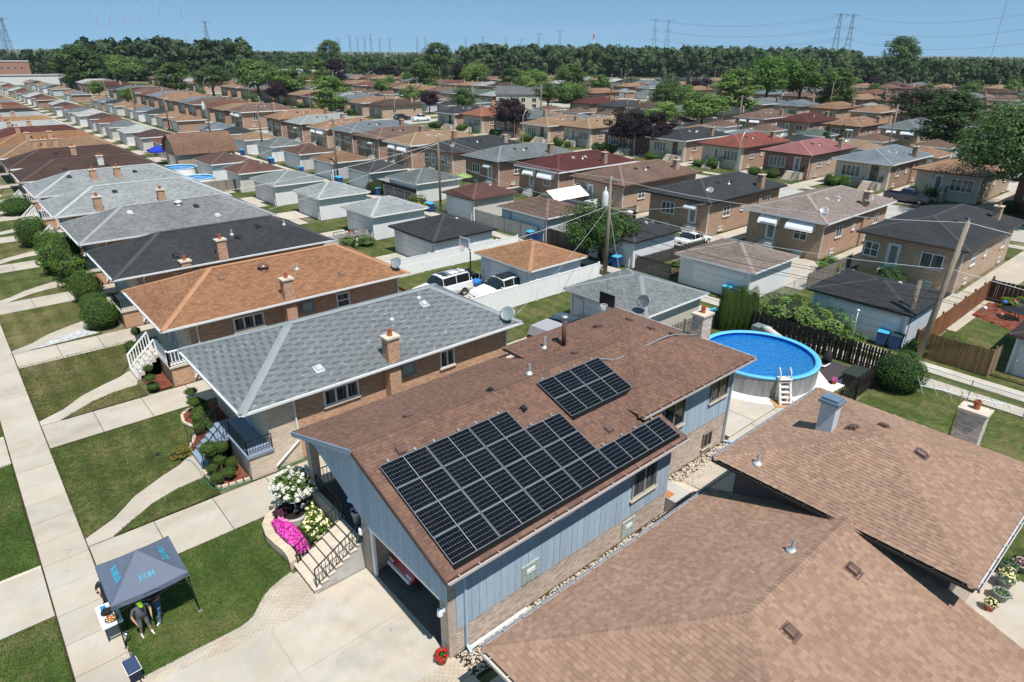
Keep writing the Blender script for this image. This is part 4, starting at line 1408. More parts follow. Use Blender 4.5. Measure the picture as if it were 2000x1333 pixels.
def front_porch(h, y0, brick, style, stepcol):
 mb = MB(); mb.box(7.2, 8.35, y0 + 0.42, y0 + 4.2, 0, 1.2)
 p = mb.build('porch', M['roman'] if style == 'iron' else M['brick'], h, color=brick)
 mb = MB(); mb.box(7.1, 8.345, y0 + 0.32, y0 + 4.3, 1.2, 1.32)
 mb.build('porch_floor', M['paint'], p, color=stepcol)
 st = MB()
 for i in range(6):
  st.box(5.75 + i * 0.243, 7.1, y0 + 2.75, y0 + 4.4, 0.0 + i * 0.001, (i + 1) * 0.215)
 s = st.build('steps', M['paint'], h, color=stepcol)
 if style == 'iron':
  for yy in (2.83, 4.32):
   railing(s, (5.85, y0 + yy, 0.2), (7.1, y0 + yy, 1.3), 0.8, 9)
  railing(p, (7.18, y0 + 0.42, 1.32), (7.18, y0 + 2.75, 1.32), 0.75, 16)
  railing(p, (7.18, y0 + 0.42, 1.32), (8.3, y0 + 0.42, 1.32), 0.75, 9)
 else:
  for yy in (2.83, 4.32):
   railing(s, (5.8, y0 + yy, 0.15), (7.1, y0 + yy, 1.3), 0.95, 8, 'white', 0.05, 0.08)
  railing(p, (7.16, y0 + 0.42, 1.32), (7.16, y0 + 2.75, 1.32), 0.9, 11, 'white', 0.05, 0.08)
  railing(p, (7.16, y0 + 0.42, 1.32), (8.3, y0 + 0.42, 1.32), 0.9, 6, 'white', 0.05, 0.08)
def row_house(k):
 y0 = ROW1[k]
 y1 = y0 + 8.78
 nm, col, desc = ROW1_SPEC[k]
 h = thing('bungalow', 'brick bungalow with ' + desc, 'house', (HX0, y0, 0), 0, 'bungalows up the near street')
 near = k < 7
 yw = y0 + 0.62
 wb = MB()
 wb.box(8.35, 22.6, yw, y1 - 0.6, 0, HZE - 0.06)
 w = wb.build('wall', M['brick'], h, color=ORB)
 if near:
  mb = MB(); mb.box(8.31, 9.7 if k == 0 else 8.6, yw - 0.02, y1 - 0.58, 0, HZE - 0.08); mb.build('front_wall', M['roman'], w, color=CREAM)
 h0, h1 = 4.3, 3.3
 pl = hip_planes(HX0, HX1, y0, y1, HZE, HZR, h0, h1)
 rf = MB()
 for f in pl:
  rf.poly(f, 0)
 eaves(rf, HX0, HX1, y0, y1, HZE, 0.16, 1, 0.62)
 if k == 0:
  rr = rf.build('roof', [m_plain('grey roof deck', (0.09, 0.10, 0.105), 0.95, 0.1, 2), M['white']], h)
  shingle_roof(rr, [[f] for f in pl], 0.143, 'tab', M['sh_grey'], 90, mat2=M['sh_grey2'])
 else:
  rr = rf.build('roof', [M['roof'], M['white']], h, color=col)
 ym = (y0 + y1) / 2
 a, b = (HX0 + h0, ym, HZR), (HX1 - h1, ym, HZR)
 lines = [(a, b), ((HX0, y0, HZE), a), ((HX0, y1, HZE), a), ((HX1, y0, HZE), b), ((HX1, y1, HZE), b)]
 for p, q in lines:
  mb = MB()
  ridge_strip(mb, p, q, 0.42 if k == 0 else 0.34)
  mb.build('ridge_cap', M['ridge'], rr, color=tuple(min(0.6, v * 0.95) for v in col))
 if near:
  gutter(rr, (HX0, y0 - 0.005, HZE), (HX1, y0 - 0.005, HZE), GREY_TRIM, straps=False)
  gutter(rr, (HX0 - 0.005, y1, HZE), (HX0 - 0.005, y0, HZE), GREY_TRIM, straps=False)
  window(h, (12.0, yw, 2.33), (0, -1), 1.85, 0.88, 3, 1, None, 'curtain', fw=0.08)
  g = window(h, (15.82, yw, 2.45), (0, -1), 0.85, 0.75, 1, 1, (0.22, 0.27, 0.29), 'blockglass', False, 0.1)
  window(h, (18.3, yw, 2.2), (0, -1), 0.95, 1.0, 2 if k != 1 else 1, 1 if k != 1 else 2, None, 'curtain', fw=0.08)
  downspout(h, [(9.6 if k == 0 else 9.0, y0 - 0.02, HZE - 0.1), (9.6 if k == 0 else 9.0, yw - 0.08, HZE - 0.45), (9.6 if k == 0 else 9.0, yw - 0.08, 1.1), (8.2 if k == 0 else 8.3, yw - 0.12, 0.1)])
  downspout(h, [(22.5, y0 - 0.02, HZE - 0.1), (22.5, yw - 0.07, HZE - 0.45), (22.5, yw - 0.07, 0.1)])
  sty = 'iron' if k in (0, 2, 3) else 'white'
  front_porch(h, y0, CREAM if k == 0 else ORB, sty, (0.20, 0.255, 0.33) if k == 0 else (0.50, 0.46, 0.40))
  door(h, (8.31, y0 + 3.4, 1.32), (-1, 0), 0.95, 2.0, (0.55, 0.56, 0.58))
  window(h, (8.31, y0 + 6.4, 1.5), (-1, 0), 2.6, 1.5, 3, 1, None, 'curtain')
 cx = 14.7
 chs = {0: [14.75], 1: [14.55], 2: [11.8, 14.45], 3: [], 4: [10.9, 16.5], 5: [13.2, 15.6], 6: [16.0], 7: [15.0], 8: [12.0, 13.2, 14.6]}.get(k, [12.5, 15.5][:1 + k % 2])
 for c in chs:
  zt = {2: 4.0 if c < 12 else 5.1}.get(k, 5.0)
  chimney(h, c, y0 + 0.35 if k < 5 else y0 + 2.4, 0.66, 0.56, 0 if k < 5 else 4.2, zt + (0.6 if k >= 5 else 0), ORB if k != 6 else (0.6, 0.6, 0.58), 1, 'terracotta' if k % 2 == 0 or k == 1 else 'metal' if False else 'terracotta')
 sl = (HZR - HZE) / 4.39
 def vz(y):
  return HZE + (y - y0) * sl
 vents = {0: [(11.23, 1.08, 'b'), (18.71, 3.2, 'b'), (16.32, 2.78, 'p'), (18.71, 3.75, 'p')], 1: [(11.6, 3.2, 'b'), (14.3, 3.3, 't'), (16.25, 2.65, 'p'), (18.7, 1.25, 'b')],
   2: [(11.5, 1.3, 'k'), (16.4, 2.25, 'k'), (16.1, 2.7, 'p'), (18.4, 3.2, 'k'), (20.4, 2.9, 'p')], 3: [(11.75, 3.3, 'b'), (15.8, 3.6, 't'), (17.1, 2.95, 'k'), (18.3, 1.2, 'b')],
   5: [(11.0, 3.2, 'k'), (17.5, 3.0, 'k')], 6: [(15.5, 2.5, 'k'), (16.6, 2.2, 'k'), (12, 2, 'k')]}.get(k, [(13.0, 3.0, 'k')] if k < 14 else [])
 for x, dy, t in vents:
  y = y0 + dy
  if t == 'b':
   box_vent(rr, x, y, vz(y), sl, (0, -1), (0.55, 0.57, 0.58) if k in (0, 3) else (0.24, 0.14, 0.09), 0.3)
  elif t == 'k':
   box_vent(rr, x, y, vz(y), sl, (0, -1), (0.02, 0.02, 0.022), 0.32)
  elif t == 'p':
   pipe_vent(rr, x, y, vz(y), 0.4, 0.07)
  else:
   turbine_vent(rr, x, y, vz(y), (0.20, 0.10, 0.08) if k == 1 else (0.6, 0.6, 0.6))
 return h
for k in range(len(ROW1)):
 if in_view(15, ROW1[k] + 4, 4, 0.1):
  row_house(k)
dish(22.55, 25.95, 3.85, 'large pale dish on the rear corner of the grey tab shingle roof', 0.44, RAD(200), 40, 0.3, col=(0.26, 0.31, 0.32))
dish(22.7, 38.0, 3.95, 'grey dish on the rear corner of the orange tan roof', 0.42, RAD(200), 40, 0.3, col=(0.28, 0.29, 0.31))
dish(23.3, 74.0, 0.1, 'big pale dish on a post behind the pale grey house', 0.8, RAD(180), 50, 1.7, col=(0.5, 0.5, 0.5))
# ------------------------------------------------------------------ garages
GAR_GROUP_W = 'garages along the near side of the alley'
GAR_GROUP_E = 'garages along the far side of the alley'
def garage(label, x0, x1, y0, y1, roofc, wallc, roof3=False, ze=2.6, zr=3.75, big=True, fas=None, grp=None, trimc=(0.7, 0.7, 0.72)):
 g = thing('garage', label, 'garage', (x0, y0, 0), 0, grp)
 o = 0.42
 mb = MB(); mb.box(x0 + o, x1 - o, y0 + o, y1 - o, 0, ze - 0.04)
 w = mb.build('wall', M['siding'], g, color=wallc)
 for x, y in ((x0 + o, y0 + o), (x1 - o - 0.07, y0 + o), (x0 + o, y1 - o - 0.07)):
  mb = MB(); mb.box(x - 0.02, x + 0.09, y - 0.02, y + 0.09, 0, ze - 0.1)
  mb.build('corner_trim', M['paint'], w, color=trimc)
 xm, ym = (x1 - x0) / 2, (y1 - y0) / 2
 hl = min(xm - 0.01, ym - 0.01) * 0.97
 if ym <= xm:
  pl = hip_planes(x0, x1, y0, y1, ze, zr, hl, hl)
  r0, r1 = (x0 + hl, y0 + ym, zr), (x1 - hl, y0 + ym, zr)
 else:
  A, B, C, D = (x0, y0, ze), (x1, y0, ze), (x1, y1, ze), (x0, y1, ze)
  r0, r1 = (x0 + xm, y0 + hl, zr), (x0 + xm, y1 - hl, zr)
  pl = [[A, B, r0], [B, C, r1, r0], [C, D, r1], [D, A, r0, r1]]
 rf = MB()
 for f in pl:
  rf.poly(f, 0)
 eaves(rf, x0, x1, y0, y1, ze, 0.15, 1, o + 0.02)
 r = rf.build('roof', [M['roof'], M['white'] if fas is None else fas], g, color=roofc)
 rm = tuple(((a + b) / 2) for a, b in zip(r0, r1))
 for c in ((x0, y0, ze), (x1, y0, ze), (x1, y1, ze), (x0, y1, ze)):
  q = r0 if math.dist(c, r0) < math.dist(c, r1) else r1
  mb = MB(); ridge_strip(mb, c, q, 0.3); mb.build('ridge_cap', M['ridge'], r, color=tuple(min(0.6, v * 0.85) for v in roofc))
 box_vent(r, x0 + xm * 1.25, y0 + ym * 0.72, ze + (zr - ze) * 0.70, (zr - ze) / ym, (0, -1), (0.5, 0.5, 0.5) if sum(roofc) < 0.4 else roofc, 0.24)
 # doors face the west
 ow = x0 + o
 wd = min(4.7, (y1 - y0) - 2.6) if big else 2.4
 yc = y0 + o + 0.45 + wd / 2
 mb = MB()
 n = (-1, 0); t = (0, -1)
 mb.obox((ow, yc, 0), t, n, -wd / 2 - 0.08, wd / 2 + 0.08, 2.1, 2.2, 0, 0.05)
 mb.obox((ow, yc, 0), t, n, -wd / 2 - 0.08, -wd / 2, 0, 2.1, 0, 0.05); mb.obox((ow, yc, 0), t, n, wd / 2, wd / 2 + 0.08, 0, 2.1, 0, 0.05)
 d = mb.build('overhead_door', M['paint'], g, color=trimc)
 for j in range(4):
  mb = MB(); mb.obox((ow, yc, 0), t, n, -wd / 2 + 0.01, wd / 2 - 0.01, 0.02 + j * 0.52, 0.52 + j * 0.52 - 0.015, 0.0, 0.03)
  mb.build('door_panel', M['paint'], d, color=trimc)
 yd = y1 - o - 0.75
 mb = MB(); mb.obox((ow, yd, 0), t, n, -0.46, 0.46, 0, 2.03, 0.0, 0.04)
 d = mb.build('side_door', M['paint'], g, color=tuple(v * 0.85 for v in trimc))
 mb = MB(); mb.obox((ow, yd, 0), t, n, -0.4, -0.34, 0.95, 1.05, 0.04, 0.09); mb.build('handle', M['chrome'], d)
 return g
WHITE = (0.66, 0.67, 0.69)
DKF = m_plain('black fascia', (0.012, 0.012, 0.013), 0.5, 0.1, 2)
G_W = [('grey roofed beige garage with the black basketball backboard', 31.55, 38.6, 23.0, 30.4, (0.23, 0.25, 0.26), (0.50, 0.46, 0.40), None),
 ('orange tan roofed white garage beside the parked white cars', 32.2, 38.7, 34.65, 41.5, (0.37, 0.195, 0.11), (0.58, 0.62, 0.68), None),
 ('charcoal roofed white garage with black trimmed doors', 31.4, 38.8, 46.3, 53.9, (0.05, 0.052, 0.058), WHITE, DKF),
 ('pale grey roofed white garage behind the grey picket fence', 31.9, 39.0, 58.0, 64.4, (0.37, 0.39, 0.40), WHITE, None),
 ('pale grey roofed white garage, fifth up the near alley side', 31.6, 38.5, 69.5, 76.1, (0.36, 0.38, 0.39), WHITE, None),
 ('grey roofed white garage with clutter at its door', 30.8, 38.3, 80.0, 87.5, (0.27, 0.29, 0.29), WHITE, None),
 ('brown roofed garage with pale hip caps', 30.6, 37.3, 91.2, 97.0, (0.16, 0.09, 0.07), (0.5, 0.48, 0.44), None),
 ('brown roofed white garage with white drip edge', 30.3, 37.1, 101.4, 109.2, (0.14, 0.085, 0.07), WHITE, None)]
for i, (l, x0, x1, y0, y1, rc, wc, fs) in enumerate(G_W):
 garage(l, x0, x1, y0, y1, rc, wc, fas=fs, grp=GAR_GROUP_W)
G_E = [('black flat hip roofed white garage by the short wooden pole', 44.9, 51.8, 12.0, 19.1, (0.045, 0.047, 0.052), (0.5, 0.56, 0.64), DKF, 3.4),
 ('pinkish brown roofed white garage with two bins at its door', 45.0, 52.2, 23.3, 30.6, (0.27, 0.215, 0.19), WHITE, None, 3.7),
 ('charcoal roofed white garage half hidden by the alley tree', 45.0, 51.9, 34.8, 41.0, (0.05, 0.052, 0.058), WHITE, DKF, 3.5),
 ('brown roofed grey garage beyond the alley tree', 45.1, 51.7, 46.2, 54.0, (0.19, 0.125, 0.10), (0.40, 0.42, 0.44), None, 3.7),
 ('red brown roofed cream garage with two bins in front', 45.0, 51.9, 58.1, 64.2, (0.14, 0.07, 0.058), (0.55, 0.52, 0.47), M['trim_brown'], 3.7),
 ('grey roofed white garage beside the yellow bush', 45.1, 52.7, 70.0, 77.3, (0.17, 0.185, 0.19), (0.60, 0.61, 0.6), None, 3.8),
 ('worn black roofed grey garage behind a dark fence', 44.6, 51.6, 80.9, 87.8, (0.07, 0.072, 0.072), (0.45, 0.45, 0.44), None, 3.8),
 ('tan roofed grey garage, eighth along the far alley side', 44.6, 51.6, 92.0, 99.0, (0.27, 0.16, 0.095), (0.42, 0.42, 0.42), None, 3.8),
 ('brown roofed white garage, ninth along the far alley side', 44.6, 51.6, 103.2, 110.2, (0.15, 0.085, 0.065), (0.5, 0.5, 0.5), None, 3.8),
 ('grey roofed white garage, tenth along the far alley side', 44.6, 51.6, 114.6, 121.6, (0.18, 0.195, 0.2), WHITE, None, 3.8)]
for l, x0, x1, y0, y1, rc, wc, fs, zr in G_E:
 garage(l, x0, x1, y0, y1, rc, wc, fas=fs, zr=zr, grp=GAR_GROUP_E)
garage('dark brown roofed white garage at the right edge with pale roof trim', 46.2, 53.5, 0.6, 7.2, (0.06, 0.04, 0.04), (0.5, 0.53, 0.56), fas=M['trim_brown'], zr=3.5, grp=GAR_GROUP_E)
# further rows: brick houses and garages from a few full models
PROTO = []
def proto_house(kind):
 """kind: 'back0..2' turn their back, 'front0..2' their front to the west, 'far' carries only what can be told apart"""
 v = int(kind[-1])
 h = thing('brick_house', 'x', 'house', (0, 0, 0), 0, world=False)
 LX, LY, ze, zr = 16.0, 8.75, 3.8, 5.25
 fr = 1.0 if kind.startswith('front') else 0.6
 mb = MB(); mb.box(fr, LX - 0.6, 0.6, LY - 0.6, 0, ze - 0.05)
 w = mb.build('wall', M['brick'], h, color=ORB)
 rf = MB()
 for f in hip_planes(0, LX, 0, LY, ze, zr, 4.3, 4.1):
  rf.poly(f, 0)
 eaves(rf, 0, LX, 0, LY, ze, 0.18, 1, 0.62)
 r = rf.build('roof', [M['roof'], DKF if v == 1 else M['white'] if v == 0 else M['trim_brown']], h)
 far = kind.startswith('far')
 chimney(h, 9.6 + v * 1.3, 0.7 if v < 2 else 1.6, 0.7, 0.6, 0 if v < 2 else 4.0, 5.4, ORB, 1)
 n = (-1, 0)
 if kind.startswith('back'):
  yd, yw = (5.6, 2.6) if v != 1 else (2.4, 5.6)
  door(h, (fr, yd, 1.1), n, 0.85, 2.0, (0.62, 0.63, 0.64))
  window(h, (fr, yw, 1.7), n, 1.7 if v else 1.3, 1.25, 3 if v == 1 else 2, 1 if v else 2, None, 'curtain')
  if v == 2:
   window(h, (fr, 7.4, 1.7), n, 1.2, 1.25, 2, 2, None, 'curtain')
  window(h, (fr, yw, 0.25), n, 0.9, 0.45, 2, 1, (0.5, 0.5, 0.5), 'blockglass')
  st = MB()
  for i in range(5):
   st.box(fr - 1.3 + i * 0.24, fr, yd - 0.8, yd + 0.8, i * 0.001, (i + 1) * 0.21)
  st.build('back_steps', M['cement'], h)
  if v != 2:
   aw = MB()
   aw.add([(fr, yd - 0.75, 3.35), (fr, yd + 0.75, 3.35), (fr - 0.9, yd + 0.75, 2.95), (fr - 0.9, yd - 0.75, 2.95), (fr - 0.9, yd + 0.75, 2.8), (fr - 0.9, yd - 0.75, 2.8)], [(0, 1, 2, 3), (3, 2, 4, 5)])
   aw.bar((fr, yd - 0.75, 2.8), (fr - 0.9, yd - 0.75, 2.9), 0.04); aw.bar((fr, yd + 0.75, 2.8), (fr - 0.9, yd + 0.75, 2.9), 0.04)
   aw.build('awning', M['metal'], h, color=(0.62, 0.64, 0.65))
 elif kind.startswith('front'):
  fl = MB(); fl.box(fr - 0.03, fr + 0.5, 0.55, LY - 0.55, 0, ze - 0.07)
  fl.build('front_wall', M['roman'] if v != 1 else M['brick'], w, color=(0.52, 0.46, 0.38) if v != 1 else (0.23, 0.08, 0.06))
  yd, yw = (2.6, 5.9) if v != 2 else (5.4, 2.6)
  door(h, (fr - 0.03, yd, 1.15), n, 0.9, 2.05, (0.10, 0.08, 0.07) if v == 0 else (0.6, 0.6, 0.6))
  window(h, (fr - 0.03, yw, 1.4), n, 2.7, 1.6, 4, 1, None, 'curtain', fw=0.08)
  mb = MB(); mb.box(fr - 1.3, fr - 0.03, yd - 1.3, yd + 1.2, 0, 1.15); pr = mb.build('porch', M['cement'], h)
  st = MB()
  for i in range(6):
   st.box(fr - 3.0 + i * 0.28, fr - 1.3, yd - 0.9, yd + 0.8, i * 0.001, (i + 1) * 0.19)
  s = st.build('steps', M['stone'], h)
  railing(s, (fr - 2.9, yd - 0.9, 0.2), (fr - 1.3, yd - 0.9, 1.2), 0.8, 6, th=0.03, top=0.05)
  railing(s, (fr - 2.9, yd + 0.8, 0.2), (fr - 1.3, yd + 0.8, 1.2), 0.8, 6, th=0.03, top=0.05)
  railing(pr, (fr - 1.28, yd - 1.3, 1.15), (fr - 0.1, yd - 1.3, 1.15), 0.8, 5, th=0.03, top=0.05)
 else:
  window(h, (fr, 2.4, 1.6), n, 1.8, 1.3, 3, 1, None, 'curtain', False)
  window(h, (fr, 5.9, 1.5), n, 1.2, 1.4, 2, 1, None, 'glass', False)
  mb = MB(); mb.obox((fr, 4.2, 1.0), (0, -1), n, -0.45, 0.45, 0, 2.05, 0, 0.05); mb.build('door', M['paint'], h, color=(0.5, 0.5, 0.5))
  window(h, (5.0, 0.6, 1.7), (0, -1), 1.2, 1.1, 2, 1, None, 'glass', False)
  window(h, (12.5, 0.6, 1.7), (0, -1), 1.0, 1.1, 1, 1, None, 'glass', False)
 if not far:
  for c, q in (((0, 0, ze), (4.3, LY / 2, zr)), ((0, LY, ze), (4.3, LY / 2, zr)), ((LX, 0, ze), (LX - 4.1, LY / 2, zr)), ((4.3, LY / 2, zr), (LX - 4.1, LY / 2, zr))):
   mb = MB(); ridge_strip(mb, c, q, 0.3); mb.build('ridge_cap', M['ridge'], r)
  sl = (zr - ze) / (LY / 2)
  box_vent(r, 8.0, 2.8, ze + 2.8 * sl, sl, (0, -1), (0.03, 0.03, 0.03) if v else (0.5, 0.5, 0.5), 0.3)
  box_vent(r, 5.8, 3.0, ze + 3.0 * sl, sl, (0, -1), (0.03, 0.03, 0.03) if v else (0.5, 0.5, 0.5), 0.3)
  pipe_vent(r, 7.0, 2.4, ze + 2.4 * sl, 0.4, 0.07)
  window(h, (4.2, 0.6, 1.75), (0, -1), 1.3, 1.1, 2, 2 if v else 1, None, 'curtain')
  window(h, (12.8, 0.6, 1.75), (0, -1), 1.2, 1.1, 2, 1, None, 'curtain')
  window(h, (7.4, 0.6, 1.95), (0, -1), 0.6, 0.7, 1, 1, None, 'blockglass')
  window(h, (3.4, 0.6, 0.3), (0, -1), 0.8, 0.45, 2, 1, (0.5, 0.5, 0.5), 'blockglass')
  window(h, (11.0 + v, 0.6, 0.3), (0, -1), 0.8, 0.45, 2, 1, (0.5, 0.5, 0.5), 'blockglass')
  downspout(h, [(0.3, 0.02, ze - 0.15), (0.65, 0.52, ze - 0.5), (0.65, 0.52, 0.1)])
 return h
ROOFC = {'charcoal': (0.05, 0.054, 0.06), 'pinkish grey': (0.30, 0.245, 0.22), 'brown': (0.185, 0.118, 0.092), 'dark red': (0.115, 0.036, 0.034), 'grey': (0.18, 0.20, 0.21),
  'tan': (0.34, 0.225, 0.145), 'blue grey': (0.19, 0.22, 0.25), 'pale grey': (0.36, 0.38, 0.385), 'orange tan': (0.33, 0.195, 0.125), 'pink red': (0.37, 0.155, 0.155), 'brick red': (0.27, 0.085, 0.065),
  'green': (0.11, 0.15, 0.125), 'dark brown': (0.10, 0.064, 0.052), 'whitish': (0.48, 0.49, 0.48), 'red brown': (0.20, 0.09, 0.065), 'orange red': (0.31, 0.125, 0.08)}
SEQ = {(0, -1): ['brown', 'grey', 'charcoal', 'pinkish grey', 'charcoal', 'brown', 'dark red', 'grey', 'charcoal', 'tan', 'brown', 'blue grey', 'orange tan', 'pale grey', 'orange tan', 'brown'],
 (0, 1): ['brown', 'red brown', 'orange tan', 'blue grey', 'pink red', 'brick red', 'charcoal', 'grey', 'tan', 'tan', 'grey', 'orange red', 'charcoal', 'dark brown', 'orange tan', 'grey', 'pale grey', 'dark red', 'tan', 'grey']}
MIX = ['brown', 'dark brown', 'tan', 'grey', 'red brown', 'brown', 'orange tan', 'charcoal', 'pale grey', 'dark brown', 'brown', 'tan', 'blue grey', 'dark red', 'whitish', 'green', 'brown', 'orange tan', 'red brown', 'grey']
BRICKS = [(0.37, 0.225, 0.15), (0.34, 0.20, 0.13), (0.39, 0.26, 0.18), (0.30, 0.165, 0.11), (0.36, 0.255, 0.185), (0.24, 0.13, 0.09)]
protos = {k: None for k in ('back0', 'back1', 'back2', 'front0', 'front1', 'front2', 'far0', 'far1', 'far2')}
def color_house(o, rc, bc):
 for c in o.children:
  b = c.name.split('.')[0]
  if b == 'roof':
   c.color = (*rc, 1)
   for d in c.children:
    if d.name.startswith('ridge_cap'):
     d.color = (*[min(0.6, v * 0.85) for v in rc], 1)
  elif b in ('wall', 'chimney'):
   c.color = (*bc, 1)
rowno = 0
HOUSES = 0
order = [(bi, side) for bi in range(len(STREETS)) for side in (-1, 1)]
rr_ = random.Random(3)
for (bi, side) in order:
 rowno += 1
 cnt = 0
 s = STREETS[bi]
 for i, y in enumerate(LOTS[(bi, side)]):
  x0 = s - 28.6 if side == -1 else s + 12.5
  seq = SEQ.get((bi, side))
  cname = seq[i] if seq and i < len(seq) else MIX[(i * 7 + bi * 5 + side * 3 + int(rr_.random() * 3)) % len(MIX)]
  if not (in_view(x0 + 8, y + 4, 3, 0.06) or in_view(x0 + 2, y + 4, 3, 0.03)):
   continue
  if x0 + 0.55 * y > 480 or (y > 330 and bi > 1):
   continue
  cnt += 1
  d = cam_dist(x0, y)
  kind = ('back' if side == -1 else 'front') + str((i + bi) % 3) if d < 190 else 'far' + str((i + bi + (side > 0)) % 3)
  lab = f'{cname} roofed brick house, {ordinal(cnt)} from right, {ordinal(rowno)} row beyond the alley'
  loc = (x0 + rr_.uniform(-0.5, 0.5), y, 0)
  sc = (rr_.uniform(0.9, 1.02), rr_.uniform(0.97, 1.02), rr_.uniform(0.93, 1.04)) if d > 120 else (1, 1, 1)
  if protos[kind] is None:
   o = protos[kind] = proto_house(kind)
   o.location = loc; o.scale = sc
   tag(o, lab, 'house', f'brick houses of the {ordinal(rowno)} row beyond the alley')
  else:
   o = dup(protos[kind], None, loc, 0, lab, f'brick houses of the {ordinal(rowno)} row beyond the alley', sc)
  kk = rr_.uniform(0.9, 1.1)
  rc = tuple(v * kk for v in ROOFC[cname])
  color_house(o, rc, BRICKS[int(rr_.random() * len(BRICKS))])
  HOUSES += 1
  if cname == 'pinkish grey':
   for yy, ww in ((y + 2.6, 1.3), (y + 5.8, 0.95)):
    aw = MB()
    pr_ = [(0.62, 3.5), (0.3, 3.42), (0.0, 3.22), (-0.2, 2.9), (-0.24, 2.72)]
    for (a, b), (c_, d_) in zip(pr_, pr_[1:]):
     aw.add([(a, yy - y - ww, b), (a, yy - y + ww, b), (c_, yy - y + ww, d_), (c_, yy - y - ww, d_)], [(0, 1, 2, 3)])
    for s_ in (-1, 1):
     aw.poly([(a, yy - y + ww * s_, b) for a, b in pr_] + [(0.62, yy - y + ww * s_, 2.72)])
    aw.build('awning', M['white'], o)
def proto_garage():
 g = thing('garage', 'x', 'garage', (0, 0, 0), 0, world=False)
 mb = MB(); mb.box(0.4, 6.6, 0.4, 6.4, 0, 2.56); mb.build('wall', M['siding'], g, color=WHITE)
 rf = MB()
 for f in hip_planes(0, 7, 0, 6.8, 2.6, 3.75, 3.3, 3.3):
  rf.poly(f, 0)
 eaves(rf, 0, 7, 0, 6.8, 2.6, 0.15, 1, 0.42)
 rf.build('roof', [M['roof'], M['white']], g)
 mb = MB(); mb.box(0.34, 0.4, 1.0, 5.4, 0, 2.15); mb.build('overhead_door', M['paint'], g, color=(0.6, 0.6, 0.6))
 return g
pg = None
gno = {}
for (bi, side) in order + [(-1, 1)]:
 ys = LOTS[(bi, side)] if bi >= 0 else ROW1[8:]
 s = STREETS[bi] if bi >= 0 else -5.4
 for i, y in enumerate(ys):
  if (bi, side) == (0, -1) and y < 122:
   continue
  x0 = s - 43.6 if side == -1 else s + 36.2
  if x0 > 400 or x0 + 0.55 * y > 470 or not in_view(x0 + 3, y + 3, 2, 0.0) or rr_.random() < 0.06:
   continue
  k = (bi, side)
  gno[k] = gno.get(k, 0) + 1
  cname = MIX[(i * 5 + bi * 3 + 2) % len(MIX)]
  an = {-1: 'near'}.get(bi, None)
  where = 'near side of the first alley' if bi == -1 else f'{"near" if side == 1 else "far"} side of the {ordinal(bi + (2 if side == 1 else 1))} alley'
  lab = f'{cname} garage, {ordinal(gno[k])} distant one, {where}'
  loc = (x0 + rr_.uniform(-0.6, 0.6), y + 1.2, 0)
  if pg is None:
   pg = o = proto_garage(); o.location = loc; tag(o, lab, 'garage', 'distant garages')
  else:
   o = dup(pg, None, loc, 0, lab, 'distant garages')
  for c in o.children:
   b = c.name.split('.')[0]
   if b == 'roof':
    c.color = (*ROOFC[cname], 1)
   elif b == 'wall':
    c.color = (*rr_.choice(((0.6, 0.6, 0.61), (0.5, 0.48, 0.44), (0.4, 0.42, 0.45), (0.3, 0.2, 0.15))), 1)
print('houses', HOUSES, 'garages', sum(gno.values()), 'objects', len(bpy.data.objects))
# ------------------------------------------------------------------ vegetation
def quads_mesh(name, V):
 n = len(V)
 me = bpy.data.meshes.new(name)
 me.vertices.add(4 * n)
 me.vertices.foreach_set('co', V.astype(np.float32).ravel())
 me.loops.add(4 * n)
 me.loops.foreach_set('vertex_index', np.arange(4 * n, dtype=np.int32))
 me.polygons.add(n)
 me.polygons.foreach_set('loop_start', np.arange(0, 4 * n, 4, dtype=np.int32))
 me.update(calc_edges=True)
 return me
def unit(rg, n):
 v = rg.normal(size=(n, 3))
 return v / np.linalg.norm(v, axis=1)[:, None]
def leaves(rg, pos, nrm, size, spread=0.9, aspect=0.7):
 """leaf quads at pos, facing roughly nrm"""
 n = len(pos)
 d = nrm + unit(rg, n) * spread
 d /= np.linalg.norm(d, axis=1)[:, None]
 a = np.cross(d, unit(rg, n)); a /= np.linalg.norm(a, axis=1)[:, None] + 1e-9
 b = np.cross(d, a)
 s = size * rg.uniform(0.6, 1.3, (n, 1))
 a *= s; b *= s * aspect
 return np.stack([pos - a, pos - b * 0.9 + a * 0.1, pos + a, pos + b * 0.9 + a * 0.1], 1)
